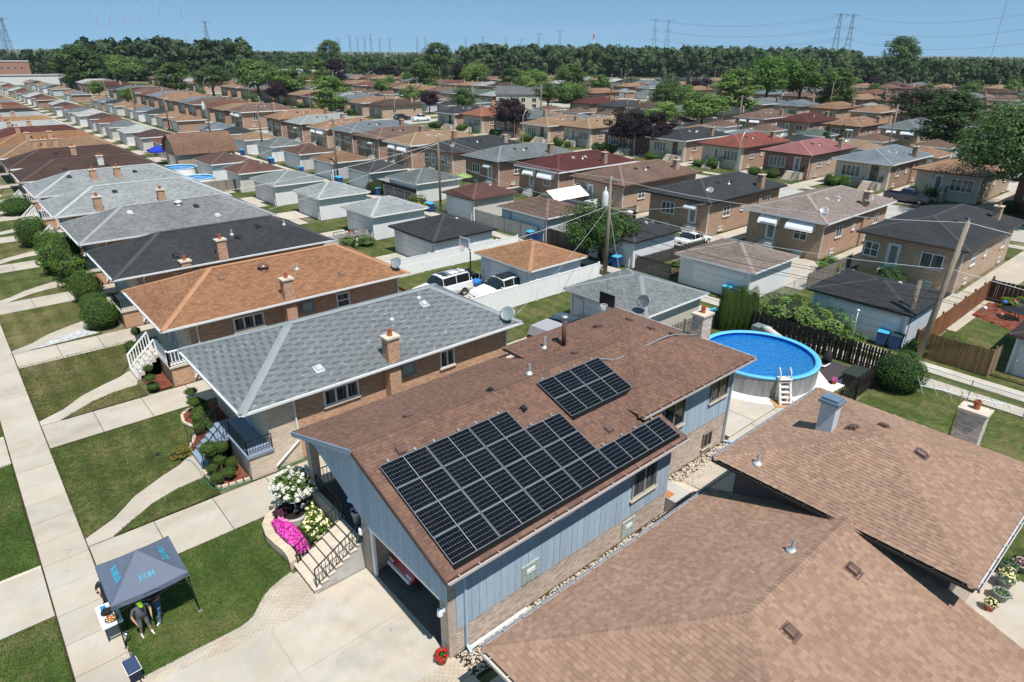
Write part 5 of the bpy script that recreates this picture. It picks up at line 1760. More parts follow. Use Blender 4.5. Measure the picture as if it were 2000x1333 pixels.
def crown_mesh(name, seed, R, H, zc, clumps, per, size, shape='round', cr=0.3):
 rg = np.random.default_rng(seed)
 cs = []
 for i in range(clumps):
  u = unit(rg, 1)[0]
  if shape == 'round':
   rad = rg.uniform(0.45, 0.95)
   c = np.array([u[0] * R * rad, u[1] * R * rad, zc + u[2] * H * rad * (1 if u[2] > 0 else 0.75)])
   r = R * cr * rg.uniform(0.7, 1.25)
  elif shape == 'cone':
   t = rg.uniform(0, 1) ** 1.3
   k = (1 - t) * R * rg.uniform(0.55, 1.0)
   an = rg.uniform(0, 6.283)
   c = np.array([math.cos(an) * k, math.sin(an) * k, zc - H + 2 * H * t])
   r = R * cr * (1.1 - t * 0.8)
  else:
   t = rg.uniform(-1, 1)
   k = R * math.sqrt(max(0.05, 1 - abs(t) ** 2.6)) * rg.uniform(0.4, 0.95)
   an = rg.uniform(0, 6.283)
   c = np.array([math.cos(an) * k, math.sin(an) * k, zc + H * t])
   r = R * cr * rg.uniform(0.8, 1.3)
  u2 = unit(rg, per)
  rr = r * rg.uniform(0.35, 1.0, (per, 1)) ** 0.5
  sq = np.array([1, 1, 0.75])
  p = c + u2 * rr * sq
  out = u2 * 0.8 + (p - np.array([0, 0, zc])) / max(R, H) * 0.7 + np.array([0, 0, 0.45])
  cs.append(leaves(rg, p, out, size))
 return quads_mesh(name, np.concatenate(cs))
def trunk_mesh(h, r, spread, seed, limbs=5):
 rg = random.Random(seed)
 mb = MB()
 mb.tube([(0, 0, -0.1), (rg.uniform(-0.1, 0.1) * h * 0.2, 0, h * 0.35), (0, rg.uniform(-0.05, 0.05) * h, h * 0.75)], [r * 1.3, r, r * 0.45], 8)
 for i in range(limbs):
  an = i * 6.283 / limbs + rg.uniform(-0.4, 0.4)
  z0 = h * rg.uniform(0.3, 0.5)
  e = (math.cos(an) * spread, math.sin(an) * spread, h * rg.uniform(0.65, 0.9))
  mid = (e[0] * 0.45, e[1] * 0.45, z0 + (e[2] - z0) * 0.6)
  mb.tube([(0, 0, z0), mid, e], [r * 0.5, r * 0.35, r * 0.12], 5)
 return mb.mesh('trunk')
# (crown, trunk, nominal height, nominal crown radius)
TREE = {}
def tree_kind(key, H, R, seed, clumps=60, per=130, size=0.2, shape='round', low=0.28, cr=0.3):
 zc = H * (1 + low) / 2
 c = crown_mesh('crown', seed, R, H * (1 - low) / 2, zc, clumps, per, size, shape, cr)
 c.materials.append(M['leaf'])
 t = trunk_mesh(H * 0.9, H * 0.022, R * 0.6, seed)
 t.materials.append(M['bark'])
 TREE[key] = (c, t, H, R)
tree_kind('round0', 10, 4.3, 1)
tree_kind('round1', 10, 4.6, 2, 70, 120)
tree_kind('round2', 10, 3.8, 3, 55, 130, 0.18)
tree_kind('tall0', 18, 4.4, 4, 100, 110, 0.27, 'col', 0.12, 0.34)
tree_kind('tall1', 18, 5.2, 5, 110, 110, 0.3, 'col', 0.10, 0.34)
tree_kind('spruce', 9, 2.4, 6, 90, 90, 0.13, 'cone', 0.03, 0.3)
tree_kind('big', 13, 8.0, 8, 250, 220, 0.14, 'round', 0.22, 0.22)
tree_kind('alley', 6, 2.9, 9, 90, 150, 0.10, 'round', 0.12, 0.3)
GREEN = (0.090, 0.145, 0.036); DKGREEN = (0.060, 0.098, 0.030); LIME = (0.17, 0.24, 0.03); MIDG = (0.115, 0.185, 0.042); PURPLE = (0.030, 0.017, 0.023); BLUEG = (0.05, 0.08, 0.065)
TREES_N = 0
def tree(key, x, y, H, R, col, label, name='tree', group=None):
 global TREES_N
 c, tr, h0, r0 = TREE[key]
 t = thing(name, label, 'tree', (x, y, 0), rnd.uniform(0, 6.28), group, world=False)
 sx = R / r0; sz = H / h0
 inst('crown', c, t, scale=(sx, sx, sz), color=col)
 inst('trunk', tr, t, scale=(sx, sx, sz))
 TREES_N += 1
 return t
tree('round1', 102.1, 117.1, 8.6, 4.4, PURPLE, 'dark purple maple by the tan roofs, left of centre', 'purple_maple')
tree('round0', 102.4, 83.6, 8.3, 4.2, PURPLE, 'dark purple maple, left one of the joined pair on the second street', 'purple_maple')
tree('round2', 103.6, 77.6, 8.0, 4.2, PURPLE, 'dark purple maple, right one of the joined pair on the second street', 'purple_maple')
tree('alley', 45.2, 39.0, 5.4, 3.9, (0.055, 0.11, 0.02), 'leafy green tree beside the utility pole in the near alley', 'alley_tree')
tree('round0', 160.9, 174.1, 12.5, 6.3, MIDG, 'broad green tree beyond the first purple maple', 'green_tree')
tree('round2', 152.5, 157.0, 9.5, 5.0, DKGREEN, 'dark green tree, left of a pair in the middle distance', 'green_tree')
tree('round1', 156.5, 151.0, 9.5, 5.4, GREEN, 'green tree, right of a pair in the middle distance', 'green_tree')
tree('spruce', 210.3, 125.1, 10, 5.5, LIME, 'yellow green pointed tree left of the big bright tree', 'lime_tree')
tree('round1', 224.0, 122.0, 17.0, 9.0, (0.07, 0.14, 0.022), 'big bright green tree, left half of the twin crown', 'green_tree')
tree('round0', 230.5, 114.0, 17.0, 9.0, (0.066, 0.13, 0.02), 'big bright green tree, right half of the twin crown', 'green_tree')
tree('big', 97.2, 16.6, 14.2, 10.6, (0.060, 0.108, 0.030), 'very large dark green locust cut by the right edge', 'locust_tree')
tree('round0', 189.8, 63.2, 10.5, 6.3, (0.026, 0.035, 0.017), 'dark bronze green tree, left of the pair at right', 'green_tree')
tree('round2', 195.8, 57.0, 10.5, 6.5, (0.026, 0.036, 0.016), 'dark bronze green tree, right of the pair at right', 'green_tree')
tree('spruce', 147.5, 306.2, 16, 6.0, LIME, 'bright yellow green tree in the far left middle', 'lime_tree')
tree('round1', 98.0, 255.0, 15, 9.0, GREEN, 'wide green tree over the far end of the second street', 'green_tree')
tree('round0', 104.0, 243.0, 13, 8.0, GREEN, 'wide green tree just right of the far street end tree', 'green_tree')
tree('round2', 91.0, 283.0, 12.5, 7.2, DKGREEN, 'round dark green tree at far left centre', 'green_tree')
tree('tall1', 64.6, 387.2, 19, 11.0, DKGREEN, 'large dark tree at the far left', 'green_tree')
tree('round1', 90.3, 420.0, 15, 12.0, MIDG, 'lighter green spreading tree beside the large dark tree at far left', 'green_tree')
tree('tall0', 271.3, 540.5, 25, 10.0, GREEN, 'tall green tree behind the white roofed rows', 'green_tree')
tree('round0', 214.6, 357.2, 10.5, 8.0, PURPLE, 'dark purple tree far off in the middle left', 'purple_maple')
tree('tall0', 251.7, 358.8, 22, 9.5, GREEN, 'tall dense green tree in the far centre', 'green_tree')
tree('round1', 214.0, 272.9, 13, 7.5, MIDG, 'airy light green tree in the far centre', 'green_tree')
tree('spruce', 215.5, 283.3, 12, 4.6, LIME, 'small yellow green tree in the far centre', 'lime_tree')
tree('spruce', 256.2, 177.3, 8.5, 3.2, BLUEG, 'small blue spruce among the far roofs', 'spruce')
tree('round2', 210.2, 152.9, 9.5, 5.4, DKGREEN, 'dark green pointed tree right of centre', 'green_tree')
tree('round0', 273.8, 182.7, 8.0, 6.0, PURPLE, 'small dark purple tree beside the blue spruce', 'purple_maple')
tree('round1', 144.0, 94.5, 9.5, 6.0, MIDG, 'bushy green tree, broad one right of the purple pair', 'green_tree')
tree('round2', 135.0, 99.6, 7.5, 4.2, MIDG, 'light green small tree behind the purple pair', 'green_tree')
tree('tall1', 497.6, 182.2, 28, 11.0, GREEN, 'tall broad tree standing alone at the far right', 'green_tree')
tree('round0', 382.7, 180.4, 11, 7.0, PURPLE, 'dark purple tree behind the big bright tree', 'purple_maple')
tree('spruce', 369.4, 170.6, 16, 4.5, BLUEG, 'tall blue spruce right of the big bright tree', 'spruce')
tree('spruce', 139.5, 61.5, 5.0, 1.5, DKGREEN, 'slim dark conifer, left of the pair by the distant garage', 'conifer')
tree('spruce', 140.5, 59.0, 5.0, 1.5, DKGREEN, 'slim dark conifer, right of the pair by the distant garage', 'conifer')
# scattered trees of the town
tg = random.Random(21)
_kinds = ['round0', 'round1', 'round2', 'round0', 'spruce', 'tall0']
tno = {}
for bi, s in enumerate(STREETS):
 for dx, place in ((-9.0, 'near side of the {} street'), (9.5, 'far side of the {} street'), (-34.0, 'yards before the {} street'), (34.5, 'yards beyond the {} street')):
  for y in np.arange(40, 420, 11.0):
   x = s + dx + tg.uniform(-1.5, 1.5)
   y = float(y) + tg.uniform(-4, 4)
   if x < 112 and y < 175:
    continue
   if tg.random() > (0.13 if x < 170 else 0.2) or not in_view(x, y, 4, 0.0) or x + 0.55 * y > 500:
    continue
   if any(abs(x - a) < 14 and abs(y - b) < 16 for a, b in ((160, 174), (225, 120), (190, 62), (210, 125), (145, 95), (250, 358))):
    continue
   key = (bi, dx)
   tno[key] = tno.get(key, 0) + 1
   k = tg.choice(_kinds)
   H = tg.uniform(5.5, 10) if k != 'tall0' else tg.uniform(10, 14)
   cn, col = tg.choice([('green', GREEN), ('dark green', DKGREEN), ('light green', MIDG), ('mid green', GREEN), ('green', GREEN), ('light green', MIDG), ('purple', PURPLE)])
   tree(k, x, y, H, H * (0.48 if k != 'spruce' else 0.27), col, f'{cn} tree, {ordinal(tno[key])} scattered one from the right, {place.format(ordinal(bi + 2))}', 'town_tree', 'trees scattered among the distant houses')
# woods that read as one mass
rgw = np.random.default_rng(5)
def wood(name, pts, hmin, hmax, col, seed):
 """one mass of trees: leaf clumps of every tree in a single mesh"""
 rg = np.random.default_rng(seed)
 cs = []
 for x, y in pts:
  H = rg.uniform(hmin, hmax)
  R = H * rg.uniform(0.24, 0.34)
  d = math.hypot(x, y)
  k = 16 if d < 700 else 9
  per = 32 if d < 700 else 16
  for i in range(k):
   t = rg.uniform(0.12, 0.92)
   an = rg.uniform(0, 6.283)
   rad = R * math.sqrt(max(0.05, 1 - abs(2 * t - 1) ** 2.4)) * rg.uniform(0.5, 1.0)
   c = np.array([x + math.cos(an) * rad, y + math.sin(an) * rad, H * t])
   u = unit(rg, per)
   r = R * 0.42 * rg.uniform(0.5, 1.0, (per, 1))
   p = c + u * r
   p[:, 2] = np.maximum(p[:, 2], 0.3)
   cs.append(leaves(rg, p, u + np.array([math.cos(an), math.sin(an), 0.6]), 0.06 * H * (1 if d < 700 else 1.45), 0.7))
 me = quads_mesh(name, np.concatenate(cs))
 me.materials.append(M['leaf'])
 o = finish(name, me, None, color=col)
 o['label'] = name.replace('_', ' ') + ' along the edge of the town'
 o['category'] = 'woodland'
 return stuff(o)
def strip(x0, y0, x1, y1, depth, n, seed):
 rg = np.random.default_rng(seed)
 d = np.array([float(x1 - x0), float(y1 - y0)]); L = np.linalg.norm(d); d /= L
 nn = np.array([-d[1], d[0]])
 if nn @ np.array([x0, y0]) < 0:
  nn = -nn
 a = rg.uniform(0, L, n); b = rg.uniform(0, depth, n) ** 1.0
 return [(x0 + d[0] * i + nn[0] * j, y0 + d[1] * i + nn[1] * j) for i, j in zip(a, b)]
def keep(pts):
 return [p for p in pts if in_view(p[0], p[1], 8, 0.04)]
wood('dense_dark_wood', keep(strip(330, 420, 640, 250, 70, 520, 31)), 15, 24, (0.050, 0.082, 0.028), 41)
wood('tall_poplar_stand', keep(strip(80, 470, 170, 455, 40, 90, 32)), 18, 25, (0.042, 0.070, 0.026), 42)
wood('left_hand_wood', keep(strip(45, 620, 330, 640, 60, 240, 33)), 12, 18, (0.052, 0.085, 0.030), 43)
wood('right_hand_wood', keep(strip(420, 150, 620, 60, 90, 240, 34) + strip(400, 170, 520, 160, 40, 40, 35)), 10, 16, (0.050, 0.080, 0.028), 44)
wood('middle_wood', keep(strip(200, 480, 420, 420, 60, 150, 36)), 9, 15, (0.060, 0.10, 0.032), 45)
far = []
rgf = np.random.default_rng(77)
for i in range(3400):
 an = rgf.uniform(-0.1, 1.75)
 d = 640 + 2400 * rgf.uniform(0, 1) ** 1.3
 x, y = d * math.cos(an), d * math.sin(an)
 if in_view(x, y, 8, 0.03):
  far.append((x, y))
wood('far_forest', far, 7, 16, (0.058, 0.090, 0.036), 46)
# clipped shrubs ---------------------------------------------------------------
def shrub_ball(seed, n, size, sq=(1, 1, 1), lump=0.08):
 rg = np.random.default_rng(seed)
 u = unit(rg, n)
 ph = rg.uniform(0, 6.28, 6)
 k = 1 + lump * (np.sin(u[:, 0] * 5 + ph[0]) * np.sin(u[:, 1] * 6 + ph[1]) + np.sin(u[:, 2] * 7 + ph[2]))
 p = u * (k * rg.uniform(0.9, 1.02, n))[:, None] * np.array(sq)
 return leaves(rg, p, u + np.array([0, 0, 0.25]), size, 0.65)
def shrub_mesh(name, seed, n, size, sq=(1, 1, 1), lump=0.08):
 me = quads_mesh(name, shrub_ball(seed, n, size, sq, lump))
 me.materials.append(M['leaf'])
 return me
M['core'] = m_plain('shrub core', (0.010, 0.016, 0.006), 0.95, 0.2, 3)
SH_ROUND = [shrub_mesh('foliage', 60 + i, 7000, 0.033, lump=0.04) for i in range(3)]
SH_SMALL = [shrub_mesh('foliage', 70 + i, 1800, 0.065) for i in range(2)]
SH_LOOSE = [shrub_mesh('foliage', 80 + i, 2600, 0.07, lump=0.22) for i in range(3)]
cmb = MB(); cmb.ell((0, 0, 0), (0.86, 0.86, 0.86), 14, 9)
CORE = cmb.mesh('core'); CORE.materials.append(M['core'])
def shrub(x, y, r, h, col, label, meshes=None, cone=False, z=0.0, name='clipped_shrub', group=None):
 t = thing(name, label, 'shrub', (x, y, z), 0, group, world=False)
 me = rnd.choice(meshes or SH_ROUND)
 inst('foliage', me, t, (0, 0, h * 0.47), (0, 0, rnd.uniform(0, 6)), (r, r, h * 0.53), col)
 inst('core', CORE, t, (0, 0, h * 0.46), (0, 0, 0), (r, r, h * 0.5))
 return t
YEW = (0.062, 0.125, 0.020); YEWL = (0.095, 0.165, 0.024)
hed = [(6.05, 50.6, 1.35, 2.1, YEW, 'big dome shaped dark clipped shrub nearest in the row by the white gravel'),
 (6.6, 53.3, 0.95, 1.7, YEW, 'cone shaped clipped shrub behind the big dome'),
 (6.15, 54.6, 0.9, 1.3, YEWL, 'low rounded clipped shrub left of the cone'),
 (6.4, 57.0, 1.3, 2.5, YEWL, 'tall rounded shrub beside the charcoal roofed house'),
 (6.3, 61.2, 1.2, 2.9, YEWL, 'shaggy upright shrub, nearest of the three in a clump'),
 (6.1, 63.6, 1.1, 2.9, YEWL, 'shaggy upright shrub, middle of the three in a clump'),
 (5.7, 66.3, 1.3, 2.6, YEWL, 'shaggy shrub, farthest of the three in a clump'),
 (6.8, 67.6, 1.5, 3.2, YEWL, 'smooth shrub with a pointed dark neighbour by the grey house'),
 (6.2, 71.8, 1.5, 2.8, YEWL, 'large smooth rounded shrub by the mid grey roof'),
 (5.6, 78.0, 1.7, 3.0, YEW, 'broad pointed shrub at the left, by the fifth house'),
 (6.1, 95.2, 1.9, 2.2, YEW, 'round shrub in a ring bed far up the street')]
for i, (x, y, r, h, c, l) in enumerate(hed):
 shrub(x, y, r * 0.88, h, c, l, SH_ROUND if i not in (4, 5, 6) else SH_LOOSE, group='clipped shrubs up the street')
def topiary(label, x, y, balls, col=YEWL):
 t = thing('topiary', label, 'topiary', (x, y, 0), 0, world=True)
 st = MB()
 zt = max(b[2] for b in balls)
 st.tube([(x, y, 0), (x + 0.03, y, zt * 0.5), (x, y + 0.02, zt * 0.8)], [0.05, 0.04, 0.02], 6)
 for bx, by, bz, r, rz in balls:
  st.tube([(x, y, bz * 0.45), (bx, by, bz - rz * 0.3)], [0.025, 0.015], 5)
 st.build('stem', M['bark'], t)
 for bx, by, bz, r, rz in balls:
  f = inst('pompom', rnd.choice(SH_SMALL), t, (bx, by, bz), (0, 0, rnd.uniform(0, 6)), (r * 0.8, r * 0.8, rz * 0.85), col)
  inst('core', CORE, f)
 return t
topiary('layered topiary with flat discs at the front corner of the grey roofed house', 7.1, 33.4, [(7.05, 33.5, 1.55, 0.42, 0.2), (7.0, 33.0, 1.2, 0.48, 0.2), (7.05, 32.6, 0.75, 0.5, 0.28)])
topiary('pompom topiary of seven balls left of the grey steps', 7.1, 32.0, [(6.85, 32.3, 0.55, 0.4, 0.34), (6.62, 31.5, 0.45, 0.38, 0.33), (7.05, 31.6, 0.55, 0.34, 0.28), (7.5, 32.2, 0.7, 0.38, 0.3), (7.3, 32.65, 0.75, 0.38, 0.34), (7.35, 33.1, 0.85, 0.36, 0.34), (7.25, 31.1, 0.5, 0.42, 0.2)])
topiary('pompom topiary of eight balls right of the grey steps', 6.3, 27.3, [(6.05, 27.75, 1.35, 0.55, 0.34), (6.52, 27.45, 1.4, 0.38, 0.32), (5.92, 27.35, 0.55, 0.34, 0.2), (6.76, 27.2, 0.55, 0.36, 0.28), (6.43, 26.6, 0.5, 0.36, 0.26), (5.88, 26.62, 0.45, 0.4, 0.28), (6.35, 27.5, 0.75, 0.38, 0.32), (6.17, 28.0, 0.8, 0.4, 0.22)])
topiary('three tier topiary by the white stairs of the orange roofed house', 6.15, 38.2, [(6.15, 38.35, 1.35, 0.34, 0.24), (6.1, 38.1, 0.85, 0.4, 0.22), (6.15, 38.0, 0.35, 0.42, 0.22)], YEW)
topiary('small round topiary beyond the white stairs', 7.0, 45.2, [(7.15, 45.6, 1.0, 0.38, 0.34), (6.5, 44.6, 0.5, 0.45, 0.36), (7.1, 44.6, 0.45, 0.36, 0.3)], YEW)
for i, (x, y) in enumerate(((39.2, 21.7), (39.6, 21.5), (40.0, 21.25), (40.35, 20.95), (40.65, 20.7), (39.0, 21.95))):
 shrub(x, y, 0.42, 3.0 + 0.2 * (i % 3), (0.10, 0.18, 0.028), f'narrow arborvitae behind the pool, {ordinal([2, 3, 4, 5, 6, 1][i])} from the left', SH_ROUND, name='arborvitae', group='arborvitae behind the pool')
shrub(39.2, 10.35, 1.35, 2.35, (0.045, 0.10, 0.018), 'large ball shaped bright green bush at the fence corner', SH_ROUND)
shrub(43.0, 19.4, 1.9, 2.3, MIDG, 'loose leafy bush beside the black roofed garage, larger left one', SH_LOOSE, name='wild_bush')
shrub(42.9, 16.8, 1.6, 2.2, MIDG, 'loose leafy bush beside the black roofed garage, middle one', SH_LOOSE, name='wild_bush')
shrub(43.3, 15.3, 1.0, 1.2, (0.08, 0.15, 0.025), 'low light green weeds bush by the slim post', SH_LOOSE, name='wild_bush')
shrub(41.6, 11.2, 0.9, 1.1, (0.08, 0.14, 0.03), 'rough weeds between ball bush and wooden pole', SH_LOOSE, name='wild_bush')
shrub(45.3, 11.4, 0.7, 1.0, (0.08, 0.15, 0.03), 'small bush at the base of the wooden pole', SH_LOOSE, name='wild_bush')
shrub(43.6, 67.5, 1.5, 1.7, (0.16, 0.16, 0.03), 'yellow leaved bush beside the far alley garage', SH_LOOSE, name='yellow_bush')
shrub(44.8, 79.4, 1.4, 1.9, DKGREEN, 'dark round bush between two far alley garages', SH_ROUND, name='dark_bush')
shrub(58.6, 18.3, 1.2, 1.5, (0.05, 0.12, 0.025), 'feathery bush at the back wall of the charcoal house', SH_LOOSE, name='yard_bush')
shrub(58.5, 23.3, 1.0, 1.3, MIDG, 'leafy bush at the corner by the grey slat fence', SH_LOOSE, name='yard_bush')
shrub(28.6, 57.0, 0.8, 1.4, MIDG, 'rounded garden bush behind the charcoal house', SH_LOOSE, name='garden_bush')
shrub(30.8, 57.4, 0.9, 0.9, MIDG, 'low garden bush by the pale grey garage', SH_LOOSE, name='garden_bush')
shrub(60.2, 9.2, 1.1, 1.0, (0.17, 0.24, 0.03), 'lime green hosta clump in the garden at the right edge', SH_LOOSE, name='hosta')
shrub(5.35, 30.2, 0.5, 0.4, (0.20, 0.17, 0.03), 'small yellow flowering clump at the curved walk', SH_LOOSE, name='flower_clump')
# foundation shrubs of the second street
fs = random.Random(8)
n = 0
for y in LOTS[(0, 1)]:
 for j in range(3):
  yy = y + (5.0, 6.6, 8.0)[j] + fs.uniform(-0.4, 0.4)
  if fs.random() < 0.75 and in_view(100, yy, 1, 0.02) and yy < 240:
   n += 1
   shrub(100.0 + fs.uniform(-0.4, 0.3), yy, fs.uniform(0.7, 1.2), fs.uniform(1.0, 2.0), fs.choice([YEW, YEWL, GREEN]), f'front shrub on the second street, {ordinal(n)} from the right', SH_SMALL, name='front_shrub', group='front shrubs of the second street')
# flower bed of the blue house -------------------------------------------------
BEDO = [(8.3, 22.95), (7.57, 23.1), (7.0, 23.02), (6.5, 22.75), (6.2, 22.3), (6.06, 21.6), (6.12, 21.0), (6.22, 20.4), (6.22, 19.9), (6.14, 19.5), (6.3, 19.5)]
BEDI = [(8.3, 22.65), (7.6, 22.75), (7.1, 22.68), (6.72, 22.42), (6.5, 22.0), (6.42, 21.5), (6.48, 21.0), (6.56, 20.4), (6.56, 19.95), (6.52, 19.56), (6.54, 19.56)]
bed = thing('flower_bed', 'curved stone edged flower bed in front of the porch', 'flower bed', (7.2, 21.2, 0))
mb = MB(); mb.prism(BEDI[:-1] + [(8.3, 19.56)], 0.0, 0.22); mb.build('soil', M['soil'], bed)
M['edging'] = m_concrete('edging stone', (0.50, 0.43, 0.345), 0.2)
fine = []
for i in range(len(BEDO) - 2):
 n = max(1, round(math.dist(BEDO[i], BEDO[i + 1]) / 0.28))
 for k in range(n):
  def lp_(a, b, f):
   return (a[0] + (b[0] - a[0]) * f, a[1] + (b[1] - a[1]) * f)
  f0, f1 = k / n + 0.01, (k + 1) / n - 0.01
  fine.append([lp_(BEDO[i], BEDO[i + 1], f0), lp_(BEDO[i], BEDO[i + 1], f1), lp_(BEDI[i], BEDI[i + 1], f1), lp_(BEDI[i], BEDI[i + 1], f0)])
for q in fine:
 mb = MB(); mb.prism(q, 0.0, 0.36 + rnd.uniform(-0.01, 0.01)); mb.build('edging_stone', M['edging'], bed)
def flower_mass(name, label, pts, hz, n_leaf, n_fl, stops, parent=None, seed=1, size=0.045, lc=(0.05, 0.10, 0.02), leafsize=0.06):
 rg = np.random.default_rng(seed)
 xs = np.array(pts)
 def sample(n):
  out = []
  lo, hi = xs.min(0), xs.max(0)
  while len(out) < n:
   p = rg.uniform(lo, hi)
   if inside(p, pts):
    out.append(p)
  return np.array(out)
 a = sample(n_leaf); z = 0.2 + rg.uniform(0, hz, (n_leaf, 1))
 me = quads_mesh('leaves', leaves(rg, np.hstack([a, z]), np.tile([0, 0, 1.0], (n_leaf, 1)), leafsize, 1.0))
 me.materials.append(M['leaf'])
 b = sample(n_fl); z = 0.2 + hz * rg.uniform(0.75, 1.15, (n_fl, 1))
 fm = quads_mesh(name, leaves(rg, np.hstack([b, z]), np.tile([-0.3, -0.3, 1.0], (n_fl, 1)), size, 0.5, 0.9))
 fm.materials.append(m_flower(name, stops))
 o = finish(name, fm, None)
 o['label'] = label; o['category'] = 'flowers'; stuff(o)
 l = finish('flower_leaves', me, None, o, color=lc)
 stuff(l)
 return o
flower_mass('petunias', 'dense bright magenta petunias filling the front of the curved bed', [(6.5, 22.1), (6.45, 21.4), (6.5, 20.7), (6.6, 20.1), (6.55, 19.6), (7.0, 19.6), (7.1, 20.2), (7.15, 20.9), (7.1, 21.6), (6.95, 22.1)], 0.28, 2600, 1500,
   [(0, (0.26, 0.006, 0.14)), (0.4, (0.50, 0.02, 0.28)), (0.8, (0.60, 0.04, 0.36)), (1, (0.66, 0.16, 0.46))], seed=3)
flower_mass('coleus', 'dark purple leafed planting behind the magenta flowers', [(6.75, 22.5), (6.9, 22.05), (7.3, 22.2), (8.2, 22.45), (8.2, 22.7), (7.3, 22.75)], 0.35, 300, 900, [(0, (0.02, 0.005, 0.015)), (1, (0.06, 0.012, 0.03))], seed=4, size=0.06)
flower_mass('daylilies', 'green daylilies with pale yellow flowers beside the steps', [(7.25, 20.0), (7.3, 21.0), (7.6, 21.3), (8.1, 22.2), (8.28, 22.0), (8.28, 19.65), (7.4, 19.6)], 0.45, 2600, 90, [(0, (0.7, 0.62, 0.25)), (1, (0.78, 0.72, 0.5))], seed=5, size=0.08, lc=(0.09, 0.15, 0.022), leafsize=0.09)
mb = MB(); mb.lathe([(0.62, 0.2), (0.64, 0.5), (0.6, 0.52), (0.5, 0.5), (0.48, 0.34), (0, 0.34)], 7.45, 22.05, 24)
pond = one('stone_ring', 'round stone ring planter with dark soil in the flower bed', 'planter', mb, [M['cement']], (7.45, 22.05, 0.2))
mb = MB(); mb.lathe([(0, 0.365), (0.47, 0.365)], 7.45, 22.05, 20); mb.build('soil', m_plain('wet soil', (0.012, 0.009, 0.008), 0.8), pond)
mb = MB(); mb.lathe([(0.11, 0.36), (0.05, 0.42), (0.035, 0.75), (0.06, 0.86), (0.3, 0.94), (0.31, 0.97), (0.2, 0.95), (0, 0.93)], 7.62, 22.25, 16)
one('bird_bath', 'grey pedestal bird bath under the white hydrangea', 'bird bath', mb, M['cement'], (7.62, 22.25, 0.2), smooth=True)
hy = thing('hydrangea_tree', 'white flowering hydrangea tree beside the porch pillar', 'shrub', (7.9, 22.45, 0.2))
mb = MB(); mb.tube([(7.9, 22.45, 0.2), (7.85, 22.45, 1.0), (7.8, 22.4, 1.4)], [0.05, 0.04, 0.02], 6)
for an in range(6):
 mb.tube([(7.85, 22.45, 0.9), (7.8 + 0.5 * math.cos(an), 22.4 + 0.5 * math.sin(an), 1.5)], [0.02, 0.01], 4)
mb.build('stem', M['bark'], hy)
rg = np.random.default_rng(9)
u = unit(rg, 900); p = u * rg.uniform(0.5, 0.98, (900, 1)) * np.array([0.95, 0.95, 0.6]) + np.array([-0.1, -0.05, 1.5 - 0.2])
me = quads_mesh('foliage', leaves(rg, p, u, 0.085)); me.materials.append(M['leaf']); finish('foliage', me, None, hy, color=(0.09, 0.15, 0.03))
HB = []
for i in range(105):
 u = unit(rg, 1)[0]
 u[2] = abs(u[2]) * 0.9 - 0.2
 c = u / np.linalg.norm(u) * np.array([0.95, 0.95, 0.62]) * rg.uniform(0.88, 1.06) + np.array([-0.1, -0.05, 1.3])
 v = unit(rg, 34)
 HB.append(leaves(rg, c + v * 0.085, v, 0.045, 0.4))
me = quads_mesh('blooms', np.concatenate(HB)); me.materials.append(m_flower('white petals', [(0, (0.62, 0.62, 0.5)), (1, (0.8, 0.8, 0.74))])); stuff(finish('blooms', me, None, hy))
# mulch beds
Gd('mulch_bed', [[(7.06, 34.5), (6.55, 34.05), (6.4, 33.24), (6.68, 32.35), (6.3, 31.2), (5.85, 30.43), (5.85, 29.97), (7.1, 29.97), (8.3, 29.97), (8.3, 34.5)], [(5.8, 28.25), (5.8, 26.75), (5.98, 26.4), (7.12, 26.22), (7.15, 28.25)],
    [(6.0, 37.9), (7.15, 37.9), (7.15, 40.05), (6.0, 40.05)]], 0.05, M['mulch'])
me_ = MB(); me_.box(-0.14, 0.14, -0.07, 0.07, 0, 0.11)
es = me_.mesh('edging_stone'); es.materials.append(M['edging'])
edge = thing('bed_edging', 'tumbled stone edging around the red mulch beds of the grey house', 'edging', (6.2, 30, 0))
for path in ([(7.06, 34.55), (6.5, 34.1), (6.35, 33.24), (6.62, 32.35), (6.25, 31.2), (5.78, 30.43), (5.75, 30.05)], [(5.74, 28.2), (5.74, 26.7), (5.92, 26.33), (7.16, 26.15)]):
 for a, b in zip(path, path[1:]):
  L = math.dist(a, b); n = max(1, round(L / 0.3))
  for k in range(n):
   f = (k + 0.5) / n
   inst('edging_stone', es, edge, (a[0] + (b[0] - a[0]) * f, a[1] + (b[1] - a[1]) * f, 0), (0, 0, math.atan2(b[1] - a[1], b[0] - a[0]) + rnd.uniform(-0.08, 0.08)), (rnd.uniform(0.85, 1.0), 1, rnd.uniform(0.85, 1.1)))
# white gravel wedge by the charcoal house
Gd('white_gravel', [[(1.7, 49.15), (3.5, 50.6), (4.9, 50.9), (5.6, 49.5)]], 0.034, m_ground('white chips', (0.30, 0.30, 0.30), (0.44, 0.44, 0.44), (0.56, 0.56, 0.56), 3, 0.8, fine=30, mid=12))
